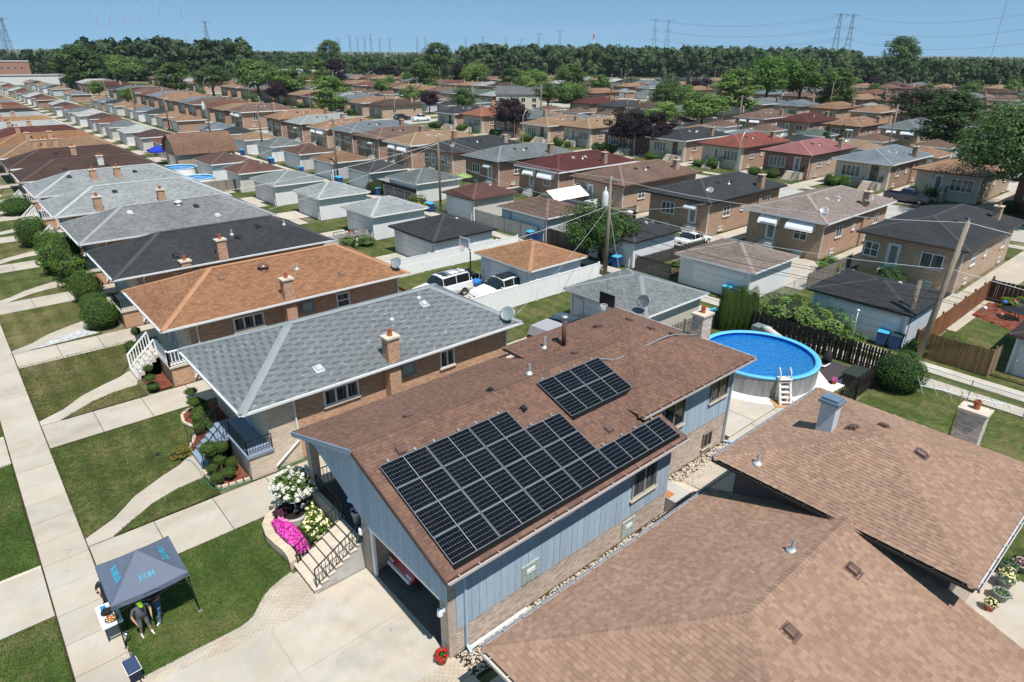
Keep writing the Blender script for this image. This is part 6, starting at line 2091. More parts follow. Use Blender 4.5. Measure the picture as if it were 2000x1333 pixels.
# stones beside the south wall
rg = random.Random(4)
mb = MB()
for (x0, x1, y0, y1, n) in ((8.6, 19.7, 11.35, 12.36, 3000), (20.9, 26.4, 12.75, 13.78, 1600)):
 for i in range(n):
  r = rg.uniform(0.022, 0.046)
  mb.ell((rg.uniform(x0, x1), rg.uniform(y0, y1), 0.02 + r * 0.4), (r * rg.uniform(0.8, 1.4), r, r * 0.7), 5, 4, 0, 0.15, rg)
o = mb.build('gravel', m_shingle_geo('pale river stones', [(0, (0.28, 0.22, 0.16)), (0.4, (0.42, 0.36, 0.29)), (1, (0.55, 0.51, 0.45))]))
o['label'] = 'pale rounded stones along the foot of the brick wall'; o['category'] = 'gravel'; stuff(o)
Gd('gravel_bed', [rect(8.6, 19.7, 11.3, 12.4), rect(20.9, 26.4, 12.75, 13.8)], 0.008, M['soil'])
# grass blades on the nearest lawns
def blades(name, polys, dens, seed, col, h=0.06):
 rg = np.random.default_rng(seed)
 P = []
 for poly in polys:
  xs = np.array(poly); lo, hi = xs.min(0), xs.max(0)
  n = int((hi - lo).prod() * dens)
  q = rg.uniform(lo, hi, (n, 2))
  x, y = q[:, 0], q[:, 1]
  r = np.zeros(n, bool)
  for i in range(len(poly)):
   (x1, y1), (x2, y2) = poly[i], poly[i - 1]
   with np.errstate(divide='ignore', invalid='ignore'):
    c = ((y1 > y) != (y2 > y)) & (x < (x2 - x1) * (y - y1) / (y2 - y1 + 1e-12) + x1)
   r ^= c
  P.append(q[r])
  for i in range(len(poly)):
   A_, B_ = np.array(poly[i]), np.array(poly[i - 1])
   m = int(np.linalg.norm(A_ - B_) * 55)
   P.append(A_ + (B_ - A_) * rg.uniform(0, 1, (m, 1)) + rg.normal(0, 0.022, (m, 2)))
 P = np.concatenate(P)
 n = len(P)
 base = np.hstack([P, np.full((n, 1), 0.015)])
 an = rg.uniform(0, 6.283, n)
 w = np.stack([np.cos(an), np.sin(an), np.zeros(n)], 1) * rg.uniform(0.008, 0.016, (n, 1))
 ln = np.stack([rg.normal(0, 0.35, n), rg.normal(0, 0.35, n), np.ones(n)], 1) * (h * rg.uniform(0.5, 1.2, (n, 1)))
 V = np.stack([base - w, base + w, base + w * 0.25 + ln, base - w * 0.25 + ln], 1)
 me = quads_mesh(name, V)
 me.materials.append(M['leaf'])
 o = finish(name, me, None, color=col)
 o['label'] = name.replace('_', ' ') + ' on the nearest lawns'
 o['category'] = 'grass'
 return stuff(o)
g0 = ROW1[0]
blades('green_grass', [LAWN0, rect(-3.8, -0.95, 26.0, 34.6), rect(-3.8, -0.95, 18.1, 22.6)], 420, 1, (0.066, 0.100, 0.020))
blades('mixed_grass', [[(px, py + g0) for px, py in LAWN], [(px, py + g0) for px, py in TRI], [(px, py + ROW1[1]) for px, py in LAWN], [(px, py + ROW1[1]) for px, py in TRI]], 300, 2, (0.080, 0.092, 0.030))
# ------------------------------------------------------------------ fences
def picket_fence(label, p, q, h, pw, gap, col, name='board_fence', jag=0.03, back=False, postcol=None, th=0.022, dog=True, group=None, rails=True):
 p = Vector((p[0], p[1], 0)); q = Vector((q[0], q[1], 0))
 L = (q - p).length
 an = math.atan2(q.y - p.y, q.x - p.x)
 f = thing(name, label, 'fence', (p.x, p.y, 0), an, group, world=False)
 key = ('pk', pw, h, th, dog)
 if key not in SHM:
  b = MB()
  c = pw * 0.28 if dog else 0.0
  prof = [(0, 0.04), (pw, 0.04), (pw, h - c), (pw - c, h), (c, h), (0, h - c)] if dog else [(0, 0.04), (pw, 0.04), (pw, h), (0, h)]
  n = len(prof)
  b.add([(a, -th / 2, z) for a, z in prof] + [(a, th / 2, z) for a, z in prof], [tuple(range(n)), tuple(range(2 * n - 1, n - 1, -1))] + [(i, n + i, n + (i + 1) % n, (i + 1) % n) for i in range(n)])
  me = b.mesh('picket'); me.materials.append(M['wood'])
  SHM[key] = me
 n = int(L / (pw + gap))
 for i in range(n):
  inst('picket', SHM[key], f, (i * L / n, (0.03 if (back and i % 2) else -0.03) if back else -0.03, rnd.uniform(-jag, 0)), (0, rnd.uniform(-0.012, 0.012), 0), color=col)
 if rails:
  for z in (0.35, h - 0.35):
   b = MB(); b.box(0, L, -0.015, 0.025, z - 0.04, z + 0.04); b.build('rail', M['wood'], f, color=col)
 k = max(2, round(L / 2.4))
 for i in range(k + 1):
  b = MB(); x = min(max(i * L / k, 0.05), L - 0.05); b.box(x - 0.05, x + 0.05, 0.03, 0.13, 0, h + 0.02); b.build('post', M['wood'], f, color=postcol or col)
 return f
BLK = (0.028, 0.024, 0.022); GRYW = (0.17, 0.15, 0.13); DKW = (0.10, 0.085, 0.07); CEDAR = (0.22, 0.125, 0.065)
picket_fence('black board fence behind the pool along the alley', (40.3, 20.4), (40.4, 11.5), 1.65, 0.14, 0.03, BLK, back=True)
picket_fence('black board fence from the alley corner towards the tan house', (40.4, 11.45), (31.2, 11.35), 1.5, 0.12, 0.035, BLK, back=True)
picket_fence('weathered grey picket fence between pool yard and beige garage', (33.0, 22.65), (40.3, 22.5), 1.55, 0.10, 0.075, (0.15, 0.135, 0.115))
picket_fence('low grey picket fence beside the charcoal roofed garage', (23.6, 59.3), (36.0, 58.75), 1.15, 0.09, 0.07, (0.36, 0.35, 0.34), dog=False)
picket_fence('brown stockade fence panel facing the alley', (45.05, 11.5), (45.05, 7.4), 1.75, 0.13, 0.004, (0.17, 0.105, 0.055), dog=False)
picket_fence('short return of the brown stockade fence', (45.05, 7.4), (46.5, 7.3), 1.75, 0.13, 0.004, (0.26, 0.18, 0.11), dog=False)
picket_fence('reddish brown board fence running back beside the charcoal house', (45.2, 11.55), (62.0, 11.7), 1.7, 0.14, 0.012, (0.20, 0.085, 0.04), back=False, dog=False, postcol=(0.12, 0.05, 0.025))
picket_fence('dark tall board fence across the end of that garden', (60.6, 11.6), (60.6, 7.4), 1.8, 0.14, 0.004, (0.05, 0.03, 0.02), dog=False)
picket_fence('dark wooden fence along the alley behind the green tree', (45.2, 46.2), (45.2, 41.0), 1.7, 0.14, 0.01, (0.075, 0.06, 0.05), dog=False)
picket_fence('grey wooden fence between two brick back yards', (52.0, 46.4), (60.3, 46.9), 1.8, 0.14, 0.012, (0.13, 0.11, 0.09), dog=False)
picket_fence('dark plank fence along the far alley side', (45.2, 80.6), (45.3, 70.5), 1.9, 0.16, 0.004, (0.045, 0.042, 0.04), dog=False)
picket_fence('black picket stub fence seen past the blue house corner', (28.4, 10.3), (29.8, 10.3), 1.3, 0.11, 0.05, BLK)
picket_fence('pale wooden fence behind the pale grey roofs', (25.0, 94.0), (34.0, 93.5), 1.6, 0.14, 0.006, (0.20, 0.18, 0.16), dog=False)
def vinyl_fence(label, p, q, h=1.7, pitch=2.4):
 p = Vector((p[0], p[1], 0)); q = Vector((q[0], q[1], 0))
 L = (q - p).length
 f = thing('vinyl_fence', label, 'fence', tuple(p), math.atan2(q.y - p.y, q.x - p.x), world=False)
 n = round(L / pitch)
 for i in range(n):
  a, b = i * L / n + 0.06, (i + 1) * L / n - 0.06
  mb = MB(); mb.box(a, b, -0.02, 0.02, 0.06, h - 0.06)
  pn = mb.build('panel', M['white'], f)
  mb = MB(); mb.box(a, b, -0.035, 0.035, h - 0.06, h); mb.build('top_rail', M['white'], pn)
 for i in range(n + 1):
  x = i * L / n
  mb = MB(); mb.box(x - 0.06, x + 0.06, -0.06, 0.06, 0, h + 0.04)
  mb.add([(x - 0.075, -0.075, h + 0.04), (x + 0.075, -0.075, h + 0.04), (x + 0.075, 0.075, h + 0.04), (x - 0.075, 0.075, h + 0.04), (x, 0, h + 0.12)], [(0, 1, 4), (1, 2, 4), (2, 3, 4), (3, 0, 4)])
  mb.build('post', M['white'], f)
vinyl_fence('white vinyl fence behind the grey roofed house, south of the parked cars', (23.6, 34.75), (40.2, 34.7), 1.7)
vinyl_fence('white vinyl fence beside the charcoal roofed garage', (23.4, 46.75), (41.0, 46.0), 1.6)
def chain_link(label, p, q, h=1.2, pitch=2.6, cell=0.16, slat=None, r=0.006):
 p = Vector((p[0], p[1], 0)); q = Vector((q[0], q[1], 0))
 L = (q - p).length
 f = thing('chain_link_fence', label, 'fence', tuple(p), math.atan2(q.y - p.y, q.x - p.x), world=False)
 n = max(1, round(L / pitch))
 for i in range(n + 1):
  mb = MB(); mb.cyl(i * L / n, 0, 0, h + 0.06, 0.03, n=6); mb.build('post', M['galv'] if slat is None else M['black'], f)
 mb = MB(); mb.tube([(0, 0, h), (L, 0, h)], 0.02, 5); mb.build('top_rail', M['galv'] if slat is None else M['black'], f)
 mb = MB()
 k = -h
 while k < L:
  a0 = max(0, -k); a1 = min(h, L - k)
  if a1 > a0:
   mb.bar((k + a0, 0, a0), (k + a1, 0, a1), r, r)
   mb.bar((k + a0, 0.004, h - a0), (k + a1, 0.004, h - a1), r, r)
  k += cell
 stuff(mb.build('wire_mesh', M['galv'], f))
 if slat:
  b = MB(); b.box(0, 0.085, -0.004, 0.004, 0.05, h - 0.04); me = b.mesh('slat'); me.materials.append(M['wood'])
  for i in range(int(L / 0.1)):
   inst('slat', me, f, (i * 0.1, -0.012, 0), color=slat)
chain_link('chain link fence along the alley behind the tan house', (40.8, 9.8), (40.8, -6))
chain_link('grey slatted chain link fence leading to the charcoal house', (52.3, 22.3), (61.0, 22.5), 1.3, slat=(0.19, 0.17, 0.15))
chain_link('dark slatted chain link fence in front of the vegetable plot', (45.0, 30.8), (45.0, 34.6), 1.5, slat=(0.03, 0.028, 0.026))
chain_link('dark slatted chain link fence beside the charcoal alley garage', (45.0, 34.6), (55.5, 34.4), 1.2, slat=(0.05, 0.045, 0.04))
chain_link('bare chain link fence beside the white alley garage', (45.2, 22.2), (52.2, 22.3), 1.2)
chain_link('chain link fence with pale diagonal slats on the alley', (44.9, 57.6), (44.9, 47.2), 1.6, slat=(0.34, 0.33, 0.32))
chain_link('bare chain link fence in front of the cream alley garage', (44.5, 64.5), (44.5, 58.0), 1.3)
chain_link('chain link fence by the yellow bush', (44.9, 77.5), (44.9, 69.8), 1.5)
# ------------------------------------------------------------------ pool
pool = thing('round_pool', 'round above ground pool with light blue rim and grey wall', 'pool', (34.9, 16.9, 0))
PR = 3.42
mb = MB(); mb.lathe([(PR, 0.04), (PR + 0.01, 0.2), (PR, 1.24)], 34.9, 16.9, 64)
_t = NT('galvanised pool wall')
_k = _t.rng(_t.noise(_t.scaled(_t.pos(), (1.6, 1.6, 0.35)), 1.2, 4), 0.3, 0.7, 0.6, 1.3)
M['poolwall'] = _t.done(grey_mul(_t, _t.mix(0.0, (0.27, 0.28, 0.29, 1), (0, 0, 0, 1)), _k), 0.55, None, 0.3)
mb.build('wall', M['poolwall'], pool, True)
mb = MB(); mb.lathe([(PR - 0.03, 1.24), (PR - 0.03, 0.05), (0, 0.05)], 34.9, 16.9, 64); mb.f = [f[::-1] for f in mb.f]
mb.build('liner', m_plain('blue liner', (0.01, 0.22, 0.75), 0.4, 0.12, 1.2), pool, True)
mb = MB(); mb.lathe([(PR + 0.06, 1.2), (PR + 0.08, 1.27), (PR + 0.04, 1.3), (PR - 0.08, 1.31), (PR - 0.12, 1.29), (PR - 0.24, 1.28), (PR - 0.26, 1.24), (PR - 0.02, 1.2)], 34.9, 16.9, 64)
mb.build('rim', m_plain('light blue rim', (0.11, 0.42, 0.72), 0.4, 0.06, 1.5), pool, True)
_t = NT('pool water')
_n = _t.noise(_t.pos(), 5.0, 3, 0.6)
_p = _t.n('ShaderNodeBsdfPrincipled')
_t.val(_p.inputs['Base Color'], (0.004, 0.26, 0.70)); _p.inputs['Roughness'].default_value = 0.05; _p.inputs['IOR'].default_value = 1.33
_p.inputs['Transmission Weight'].default_value = 0.55
_t.l(_t.bump(_n, 1.0, 0.22), _p.inputs['Normal']); _t.l(_p.outputs[0], _t.out.inputs[0])
mb = MB(); mb.lathe([(0.001, 1.06), (PR - 0.035, 1.06)], 34.9, 16.9, 64); mb.build('water', _t.mat, pool)
# ladder
ld = thing('pool_ladder', 'white plastic A-frame pool ladder on a tan mat', 'ladder', (33.0, 14.4, 0))
LW = m_plain('aged white plastic', (0.55, 0.54, 0.52), 0.5, 0.1, 3)
ax = Vector((-0.62, -0.78, 0)).normalized(); sx = Vector((0.78, -0.62, 0)).normalized() * 0.3
base = Vector((34.9, 16.9, 0)) - Vector((-ax.x, -ax.y, 0)) * 0 + ax * (PR + 0.02)
for s in (-1, 1):
 mb = MB()
 mb.bar(base + ax * 0.75 + sx * s, base + ax * 0.12 + sx * s + Vector((0, 0, 1.36)), 0.12, 0.2)
 mb.build('side_rail', LW, ld)
 mb = MB()
 mb.tube([base + ax * 0.25 + sx * s + Vector((0, 0, 1.3)), base + ax * 0.2 + sx * s + Vector((0, 0, 1.75)), base - ax * 0.05 + sx * s + Vector((0, 0, 1.95)), base - ax * 0.3 + sx * s + Vector((0, 0, 1.75)), base - ax * 0.32 + sx * s + Vector((0, 0, 1.3))], 0.035, 8)
 mb.build('handrail', LW, ld, True)
 mb = MB(); mb.bar(base + ax * 0.2 + sx * s + sx * 0.0 + Vector((0, 0, 0.0)), base + ax * 0.1 + sx * s + Vector((0, 0, 1.3)), 0.1, 0.08)
 mb.build('leg', LW, ld)
for k in range(5):
 f = (k + 0.6) / 5.2
 c = (base + ax * 0.78).lerp(base + ax * 0.15 + Vector((0, 0, 1.36)), f)
 mb = MB(); mb.bar(c - sx, c + sx, 0.22, 0.05); mb.build('step', LW, ld)
mb = MB(); mb.bar(base + ax * 0.15 - sx * 1.2 + Vector((0, 0, 1.38)), base + ax * 0.15 + sx * 1.2 + Vector((0, 0, 1.38)), 0.45, 0.05); mb.build('platform', LW, ld)
mb = MB()
c = base + ax * 0.55
mb.add([c + ax * 0.5 - sx * 2.2 + Vector((0, 0, 0.045)), c + ax * 0.5 + sx * 2.2 + Vector((0, 0, 0.045)), c - ax * 0.4 + sx * 2.2 + Vector((0, 0, 0.045)), c - ax * 0.4 - sx * 2.2 + Vector((0, 0, 0.045))], [(0, 1, 2, 3)])
mb.prism([(v.x, v.y) for v in (c + ax * 0.5 - sx * 2.2, c + ax * 0.5 + sx * 2.2, c - ax * 0.4 + sx * 2.2, c - ax * 0.4 - sx * 2.2)], 0.038, 0.05)
one('mat', 'tan plywood mat under the pool ladder', 'mat', mb, m_plain('tan mat', (0.42, 0.22, 0.09), 0.8), (float(c.x), float(c.y), 0.04))
mb = MB(); mb.box(37.2, 38.7, 11.8, 12.7, 0.02, 0.75)
db = one('storage_box', 'black deck storage box by the fence corner', 'storage box', mb, m_plain('black box', (0.012, 0.013, 0.012), 0.6), (37.9, 12.2, 0.02))
mb = MB(); mb.box(37.12, 38.78, 11.72, 12.78, 0.75, 0.83); mb.build('lid', m_plain('dark green lid', (0.02, 0.028, 0.02), 0.7, 0.3, 6), db)
pmp = thing('pool_pump', 'black pool filter tank with white return pipe', 'pool pump', (39.4, 14.6, 0.05))
mb = MB(); mb.lathe([(0, 0.05), (0.26, 0.05), (0.28, 0.4), (0.24, 0.75), (0.1, 0.9), (0.08, 1.0), (0, 1.0)], 39.4, 14.6, 16); mb.build('tank', M['rubber'], pmp, True)
mb = MB(); mb.tube([(39.2, 14.3, 0.15), (38.4, 14.3, 0.2), (37.9, 14.9, 0.45), (38.0, 15.4, 0.9), (38.1, 15.5, 1.1)], 0.05, 8); mb.build('hose', M['white'], pmp, True)
mb = MB()
mb.box(39.3, 40.1, 18.8, 19.9, 0, 0.95)
tp = one('covered_crate', 'grey covered crate with a pale tarp at the far pool side', 'crate', mb, M['plastic'], (39.7, 19.3, 0), color=(0.16, 0.19, 0.20))
mb = MB(); mb.tube([(39.4, 19.2, 1.0), (39.2, 18.7, 1.05), (39.3, 18.1, 0.8), (39.6, 17.7, 0.7)], [0.1, 0.25, 0.22, 0.05], 8); mb.build('tarp', M['cloth'], tp, True, color=(0.45, 0.42, 0.38))
def pot(x, y, z, label, r=0.16, h=0.28, potc=None, fl=None, leaf=(0.05, 0.1, 0.02), name='flower_pot', fh=0.22):
 t = thing(name, label, 'flower pot', (x, y, z), 0, world=False)
 mb = MB(); mb.lathe([(0, 0), (r * 0.7, 0), (r * 0.95, h * 0.8), (r * 1.05, h * 0.8), (r * 1.05, h), (r * 0.85, h), (r * 0.8, h * 0.85), (0, h * 0.85)], 0, 0, 14)
 mb.build('pot', M['terracotta'] if potc is None else M['plastic'], t, True, color=potc)
 rg = np.random.default_rng(int(x * 100) % 9999)
 n = 160
 u = unit(rg, n); u[:, 2] = np.abs(u[:, 2])
 me = quads_mesh('plant', leaves(rg, u * np.array([r * 1.2, r * 1.2, fh]) * rg.uniform(0.5, 1, (n, 1)) + np.array([0, 0, h * 0.9]), u, 0.045)); me.materials.append(M['leaf'])
 finish('plant', me, None, t, color=leaf)
 if fl:
  n = 70
  u = unit(rg, n); u[:, 2] = np.abs(u[:, 2])
  me = quads_mesh('flowers', leaves(rg, u * np.array([r * 1.2, r * 1.2, fh * 1.15]) + np.array([0, 0, h * 0.9]), u, 0.045, 0.4, 0.9)); me.materials.append(M['flower'])
  stuff(finish('flowers', me, None, t, color=fl))
 return t
RED = (0.5, 0.012, 0.012)
pot(8.1, 12.5, 0.03, 'terracotta pot of red geraniums at the garage corner', 0.2, 0.3, None, RED)
pot(21.1, 12.55, 0.03, 'striped pot with green plant on the side landing', 0.17, 0.24, (0.35, 0.13, 0.07), None)
pot(21.15, 12.05, 0.03, 'pot of red flowers on the side landing', 0.17, 0.24, (0.35, 0.13, 0.07), RED)
pot(8.75, 18.95, 1.2, 'tall white square planter on the porch', 0.2, 0.6, (0.6, 0.62, 0.64), (0.6, 0.45, 0.5), (0.03, 0.015, 0.03))
pot(36.9, 13.0, 0.05, 'pot of pink flowers on the pool slab', 0.17, 0.22, None, (0.6, 0.1, 0.35))
pot(24.0, 1.65, 0.0, 'brown pot with green plant at the roof corner', 0.18, 0.3, None, (0.6, 0.55, 0.3))
pot(24.85, 1.55, 0.0, 'grey bowl planter with bare soil on the right hand path', 0.28, 0.35, (0.2, 0.22, 0.23), None, fh=0.05)
pot(25.7, 1.65, 0.0, 'grey pot with yellow and white flowers on the right hand path', 0.3, 0.4, (0.14, 0.17, 0.18), (0.7, 0.62, 0.3), fh=0.45)
pot(26.5, 1.75, 0.0, 'leafy green pot on the right hand path', 0.28, 0.4, (0.1, 0.12, 0.13), None, fh=0.5)
pot(27.2, 1.45, 0.0, 'wide pot of dark red foliage on the right hand path', 0.34, 0.35, (0.35, 0.3, 0.28), (0.09, 0.015, 0.02), (0.06, 0.01, 0.015), fh=0.12)
pot(29.6, 49.9, 0.03, 'black tub of greenery by the charcoal roofed garage', 0.45, 0.4, (0.02, 0.02, 0.02), None)
Gd('right_hand_path', [rect(18.4, 30, -6, 2.3)], 0.0, M['drive'])
# landing beside the blue house
ln = thing('side_landing', 'rendered concrete landing wall beside the blue house', 'landing', (20.2, 12.2, 0))
mb = MB(); mb.box(19.65, 20.75, 11.9, 13.1, 0, 0.75); mb.build('landing', M['cement'], ln)
for i in range(4):
 mb = MB(); mb.box(20.75 + i * 0.26, 21.01 + i * 0.26, 11.9, 13.1, 0, 0.6 - i * 0.15); mb.build('step', M['stone'], ln)
mb = MB(); mb.box(19.7, 20.1, 12.3, 12.8, 0.752, 0.77); mb.build('door_mat', m_plain('orange mat', (0.4, 0.17, 0.06), 0.9), ln)
# porch furniture
ch = thing('bar_stool', 'white wire bar chair in the shaded porch', 'chair', (9.3, 20.3, 1.2))
mb = MB(); mb.lathe([(0, 1.86), (0.2, 1.86), (0.21, 1.9), (0, 1.9)], 9.3, 20.3, 14); mb.build('seat', M['white'], ch)
mb = MB(); mb.cyl(9.3, 20.3, 1.22, 1.86, 0.025, n=8); mb.build('stem', M['chrome'], ch)
mb = MB(); mb.lathe([(0.25, 1.2), (0.25, 1.23), (0, 1.25)], 9.3, 20.3, 14); mb.build('base', M['chrome'], ch)
mb = MB(); mb.tube([(9.15, 20.45, 1.9), (9.15, 20.5, 2.25)], 0.012, 5); mb.box(9.12, 9.5, 20.46, 20.5, 2.2, 2.45); mb.build('backrest', M['white'], ch)
# garden hose
mb = MB()
mb.tube([(4.55, 30.9, 0.05), (4.75, 30.7, 0.05), (5.0, 30.55, 0.05), (5.1, 30.2, 0.05), (5.3, 29.9, 0.05), (5.55, 29.3, 0.05), (5.6, 28.3, 0.05), (5.5, 27.4, 0.05), (5.6, 26.5, 0.05), (6.0, 26.05, 0.06), (7.0, 25.98, 0.06), (8.5, 26.02, 0.06), (12.0, 26.03, 0.06), (19.0, 26.05, 0.06)], 0.013, 6)
hs = one('garden_hose', 'green garden hose along the foot of the grey roofed house', 'hose', mb, m_plain('green hose', (0.02, 0.22, 0.14), 0.5), (6, 27, 0), smooth=True)
mb = MB(); mb.lathe([(0.1, 0.03), (0.1, 0.1), (0.03, 0.16), (0, 0.16)], 4.5, 30.95, 8); mb.build('sprinkler', M['rubber'], hs)
# ------------------------------------------------------------------ bins
def bin_proto():
 t = thing('recycling_bin', 'x', 'bin', (0, 0, 0), 0, world=False)
 mb = MB()
 a, b, h = 0.27, 0.33, 1.0
 mb.add([(-a, -a, 0.05), (a, -a, 0.05), (a, a, 0.05), (-a, a, 0.05), (-b, -b, h), (b, -b, h), (b, b, h), (-b, b, h)], [(0, 3, 2, 1), (0, 1, 5, 4), (1, 2, 6, 5), (2, 3, 7, 6), (3, 0, 4, 7), (4, 5, 6, 7)])
 mb.box(-b - 0.02, b + 0.02, -b - 0.02, b + 0.02, h - 0.08, h - 0.02)
 mb.build('body', M['plastic'], t, color=(0.012, 0.06, 0.19))
 mb = MB()
 mb.add([(-b - 0.03, -b - 0.05, h), (b + 0.03, -b - 0.05, h), (b + 0.03, b + 0.03, h), (-b - 0.03, b + 0.03, h), (-b, -b, h + 0.06), (b, -b, h + 0.06), (b, b, h + 0.1), (-b, b, h + 0.1)], [(4, 5, 6, 7), (0, 1, 5, 4), (1, 2, 6, 5), (2, 3, 7, 6), (3, 0, 4, 7)])
 mb.build('lid', M['plastic'], t, color=(0.06, 0.36, 0.58))
 for s in (-1, 1):
  mb = MB(); mb.tube([(s * 0.25 - 0.03, 0.3, 0.12), (s * 0.25 + 0.03, 0.3, 0.12)], 0.12, 10); mb.build('wheel', M['rubber'], t)
 mb = MB(); mb.tube([(-0.25, b + 0.06, h - 0.05), (0.25, b + 0.06, h - 0.05)], 0.018, 6); mb.build('handle', M['plastic'], t, color=(0.012, 0.06, 0.19))
 return t
BINS = [(45.05, 25.3, 'pale lidded blue bin in front of the pinkish roofed alley garage', 1), (45.05, 24.45, 'dark lidded blue bin in front of the pinkish roofed alley garage', 0),
  (45.0, 13.5, 'pale lidded blue bin by the short wooden pole', 1), (45.0, 12.65, 'dark blue bin behind the short wooden pole', 0),
  (44.6, 36.4, 'pale lidded blue bin under the alley tree', 1), (44.6, 37.4, 'dark blue bin in the shade of the alley tree', 0),
  (44.7, 47.0, 'dark lidded blue bin beside the diagonal slat fence', 0), (44.6, 48.0, 'pale lidded blue bin beside the diagonal slat fence', 1),
  (44.3, 65.6, 'blue bin right of the tall pole, nearer of two', 1), (44.3, 66.4, 'blue bin right of the tall pole, farther of two', 1),
  (44.4, 78.4, 'blue bin by the dark bush, nearer of two', 1), (44.4, 79.2, 'blue bin by the dark bush, farther of two', 1),
  (44.2, 89.5, 'blue bin before the dark fence, left of a pair', 1), (44.2, 88.6, 'blue bin before the dark fence, right of a pair', 1),
  (43.9, 101.0, 'blue bin by the brown garage far along the alley', 1), (43.9, 112.6, 'blue bin by the grey garage far along the alley', 1), (43.9, 113.4, 'second blue bin by the grey garage far along the alley', 1),
  (39.4, 55.6, 'pale lidded bin beside the charcoal garage rear', 1), (39.6, 22.95, 'blue bin glimpsed beyond the solar house chimney', 1), (39.2, 55.0, 'second bin beside the charcoal garage rear', 0),
  (43.8, 126.0, 'blue bin far along the alley by the white garage', 1), (43.8, 138.0, 'small blue bin farthest along the alley', 1)]
bp = None
for x, y, l, pale in BINS:
 if bp is None:
  bp = o = bin_proto(); o.location = (x, y, 0.02); o.rotation_euler = (0, 0, RAD(-90)); tag(o, l, 'bin', 'bins along the alley')
 else:
  o = dup(bp, None, (x, y, 0.02), RAD(-90 + rnd.uniform(-8, 8)), l, 'bins along the alley')
 if not pale:
  for c in o.children:
   if c.name.startswith('lid'):
    c.color = (0.02, 0.045, 0.055, 1)
# ------------------------------------------------------------------ cars
CARK = {
 'sedan': dict(L=4.7, W=0.9, st=[(-2.35, .52, .52, 0), (-2.2, .68, .70, 0), (-1.2, .86, .88, 0), (-0.75, .92, .96, 0), (0.05, .95, 1.40, 1), (0.9, .95, 1.44, 1), (1.45, .97, 1.18, 1), (1.65, .98, 1.02, 0), (2.2, .96, .99, 0), (2.35, .75, .78, 0)], wf=-1.45, wr=1.4),
 'suv': dict(L=4.8, W=0.95, st=[(-2.4, .62, .64, 0), (-2.25, .85, .88, 0), (-1.3, 1.02, 1.05, 0), (-0.9, 1.06, 1.12, 0), (-0.15, 1.1, 1.66, 1), (0.8, 1.1, 1.74, 1), (1.75, 1.1, 1.70, 1), (2.2, 1.08, 1.30, 1), (2.36, 1.0, 1.05, 0), (2.42, .75, .8, 0)], wf=-1.5, wr=1.45),
 'boxy': dict(L=4.9, W=0.95, st=[(-2.45, .7, .72, 0), (-2.3, .95, .98, 0), (-1.2, 1.06, 1.1, 0), (-0.95, 1.08, 1.14, 0), (-0.45, 1.12, 1.78, 1), (0.8, 1.12, 1.84, 1), (2.1, 1.12, 1.82, 1), (2.38, 1.1, 1.35, 1), (2.42, 1.05, 1.1, 0), (2.46, .75, .8, 0)], wf=-1.55, wr=1.5),
 'van': dict(L=5.6, W=1.0, st=[(-2.8, .7, .72, 0), (-2.65, 1.1, 1.15, 0), (-2.0, 1.2, 1.3, 0), (-1.3, 1.3, 2.25, 1), (-0.6, 1.3, 2.45, 1), (0.5, 1.3, 2.48, 0), (2.5, 1.3, 2.46, 0), (2.75, 1.2, 2.3, 0), (2.8, .8, .9, 0)], wf=-1.8, wr=1.7),
 'pickup': dict(L=5.6, W=0.98, st=[(-2.8, .7, .72, 0), (-2.65, 1.0, 1.04, 0), (-1.4, 1.12, 1.16, 0), (-1.15, 1.14, 1.2, 0), (-0.6, 1.16, 1.82, 1), (0.2, 1.16, 1.86, 1), (0.7, 1.16, 1.8, 1), (0.78, 1.16, 1.2, 0), (0.82, 1.15, .78, 0), (2.7, 1.15, .78, 0), (2.78, 1.1, 1.14, 0), (2.8, .7, .75, 0)], wf=-1.75, wr=1.6),
}
CARM = {}
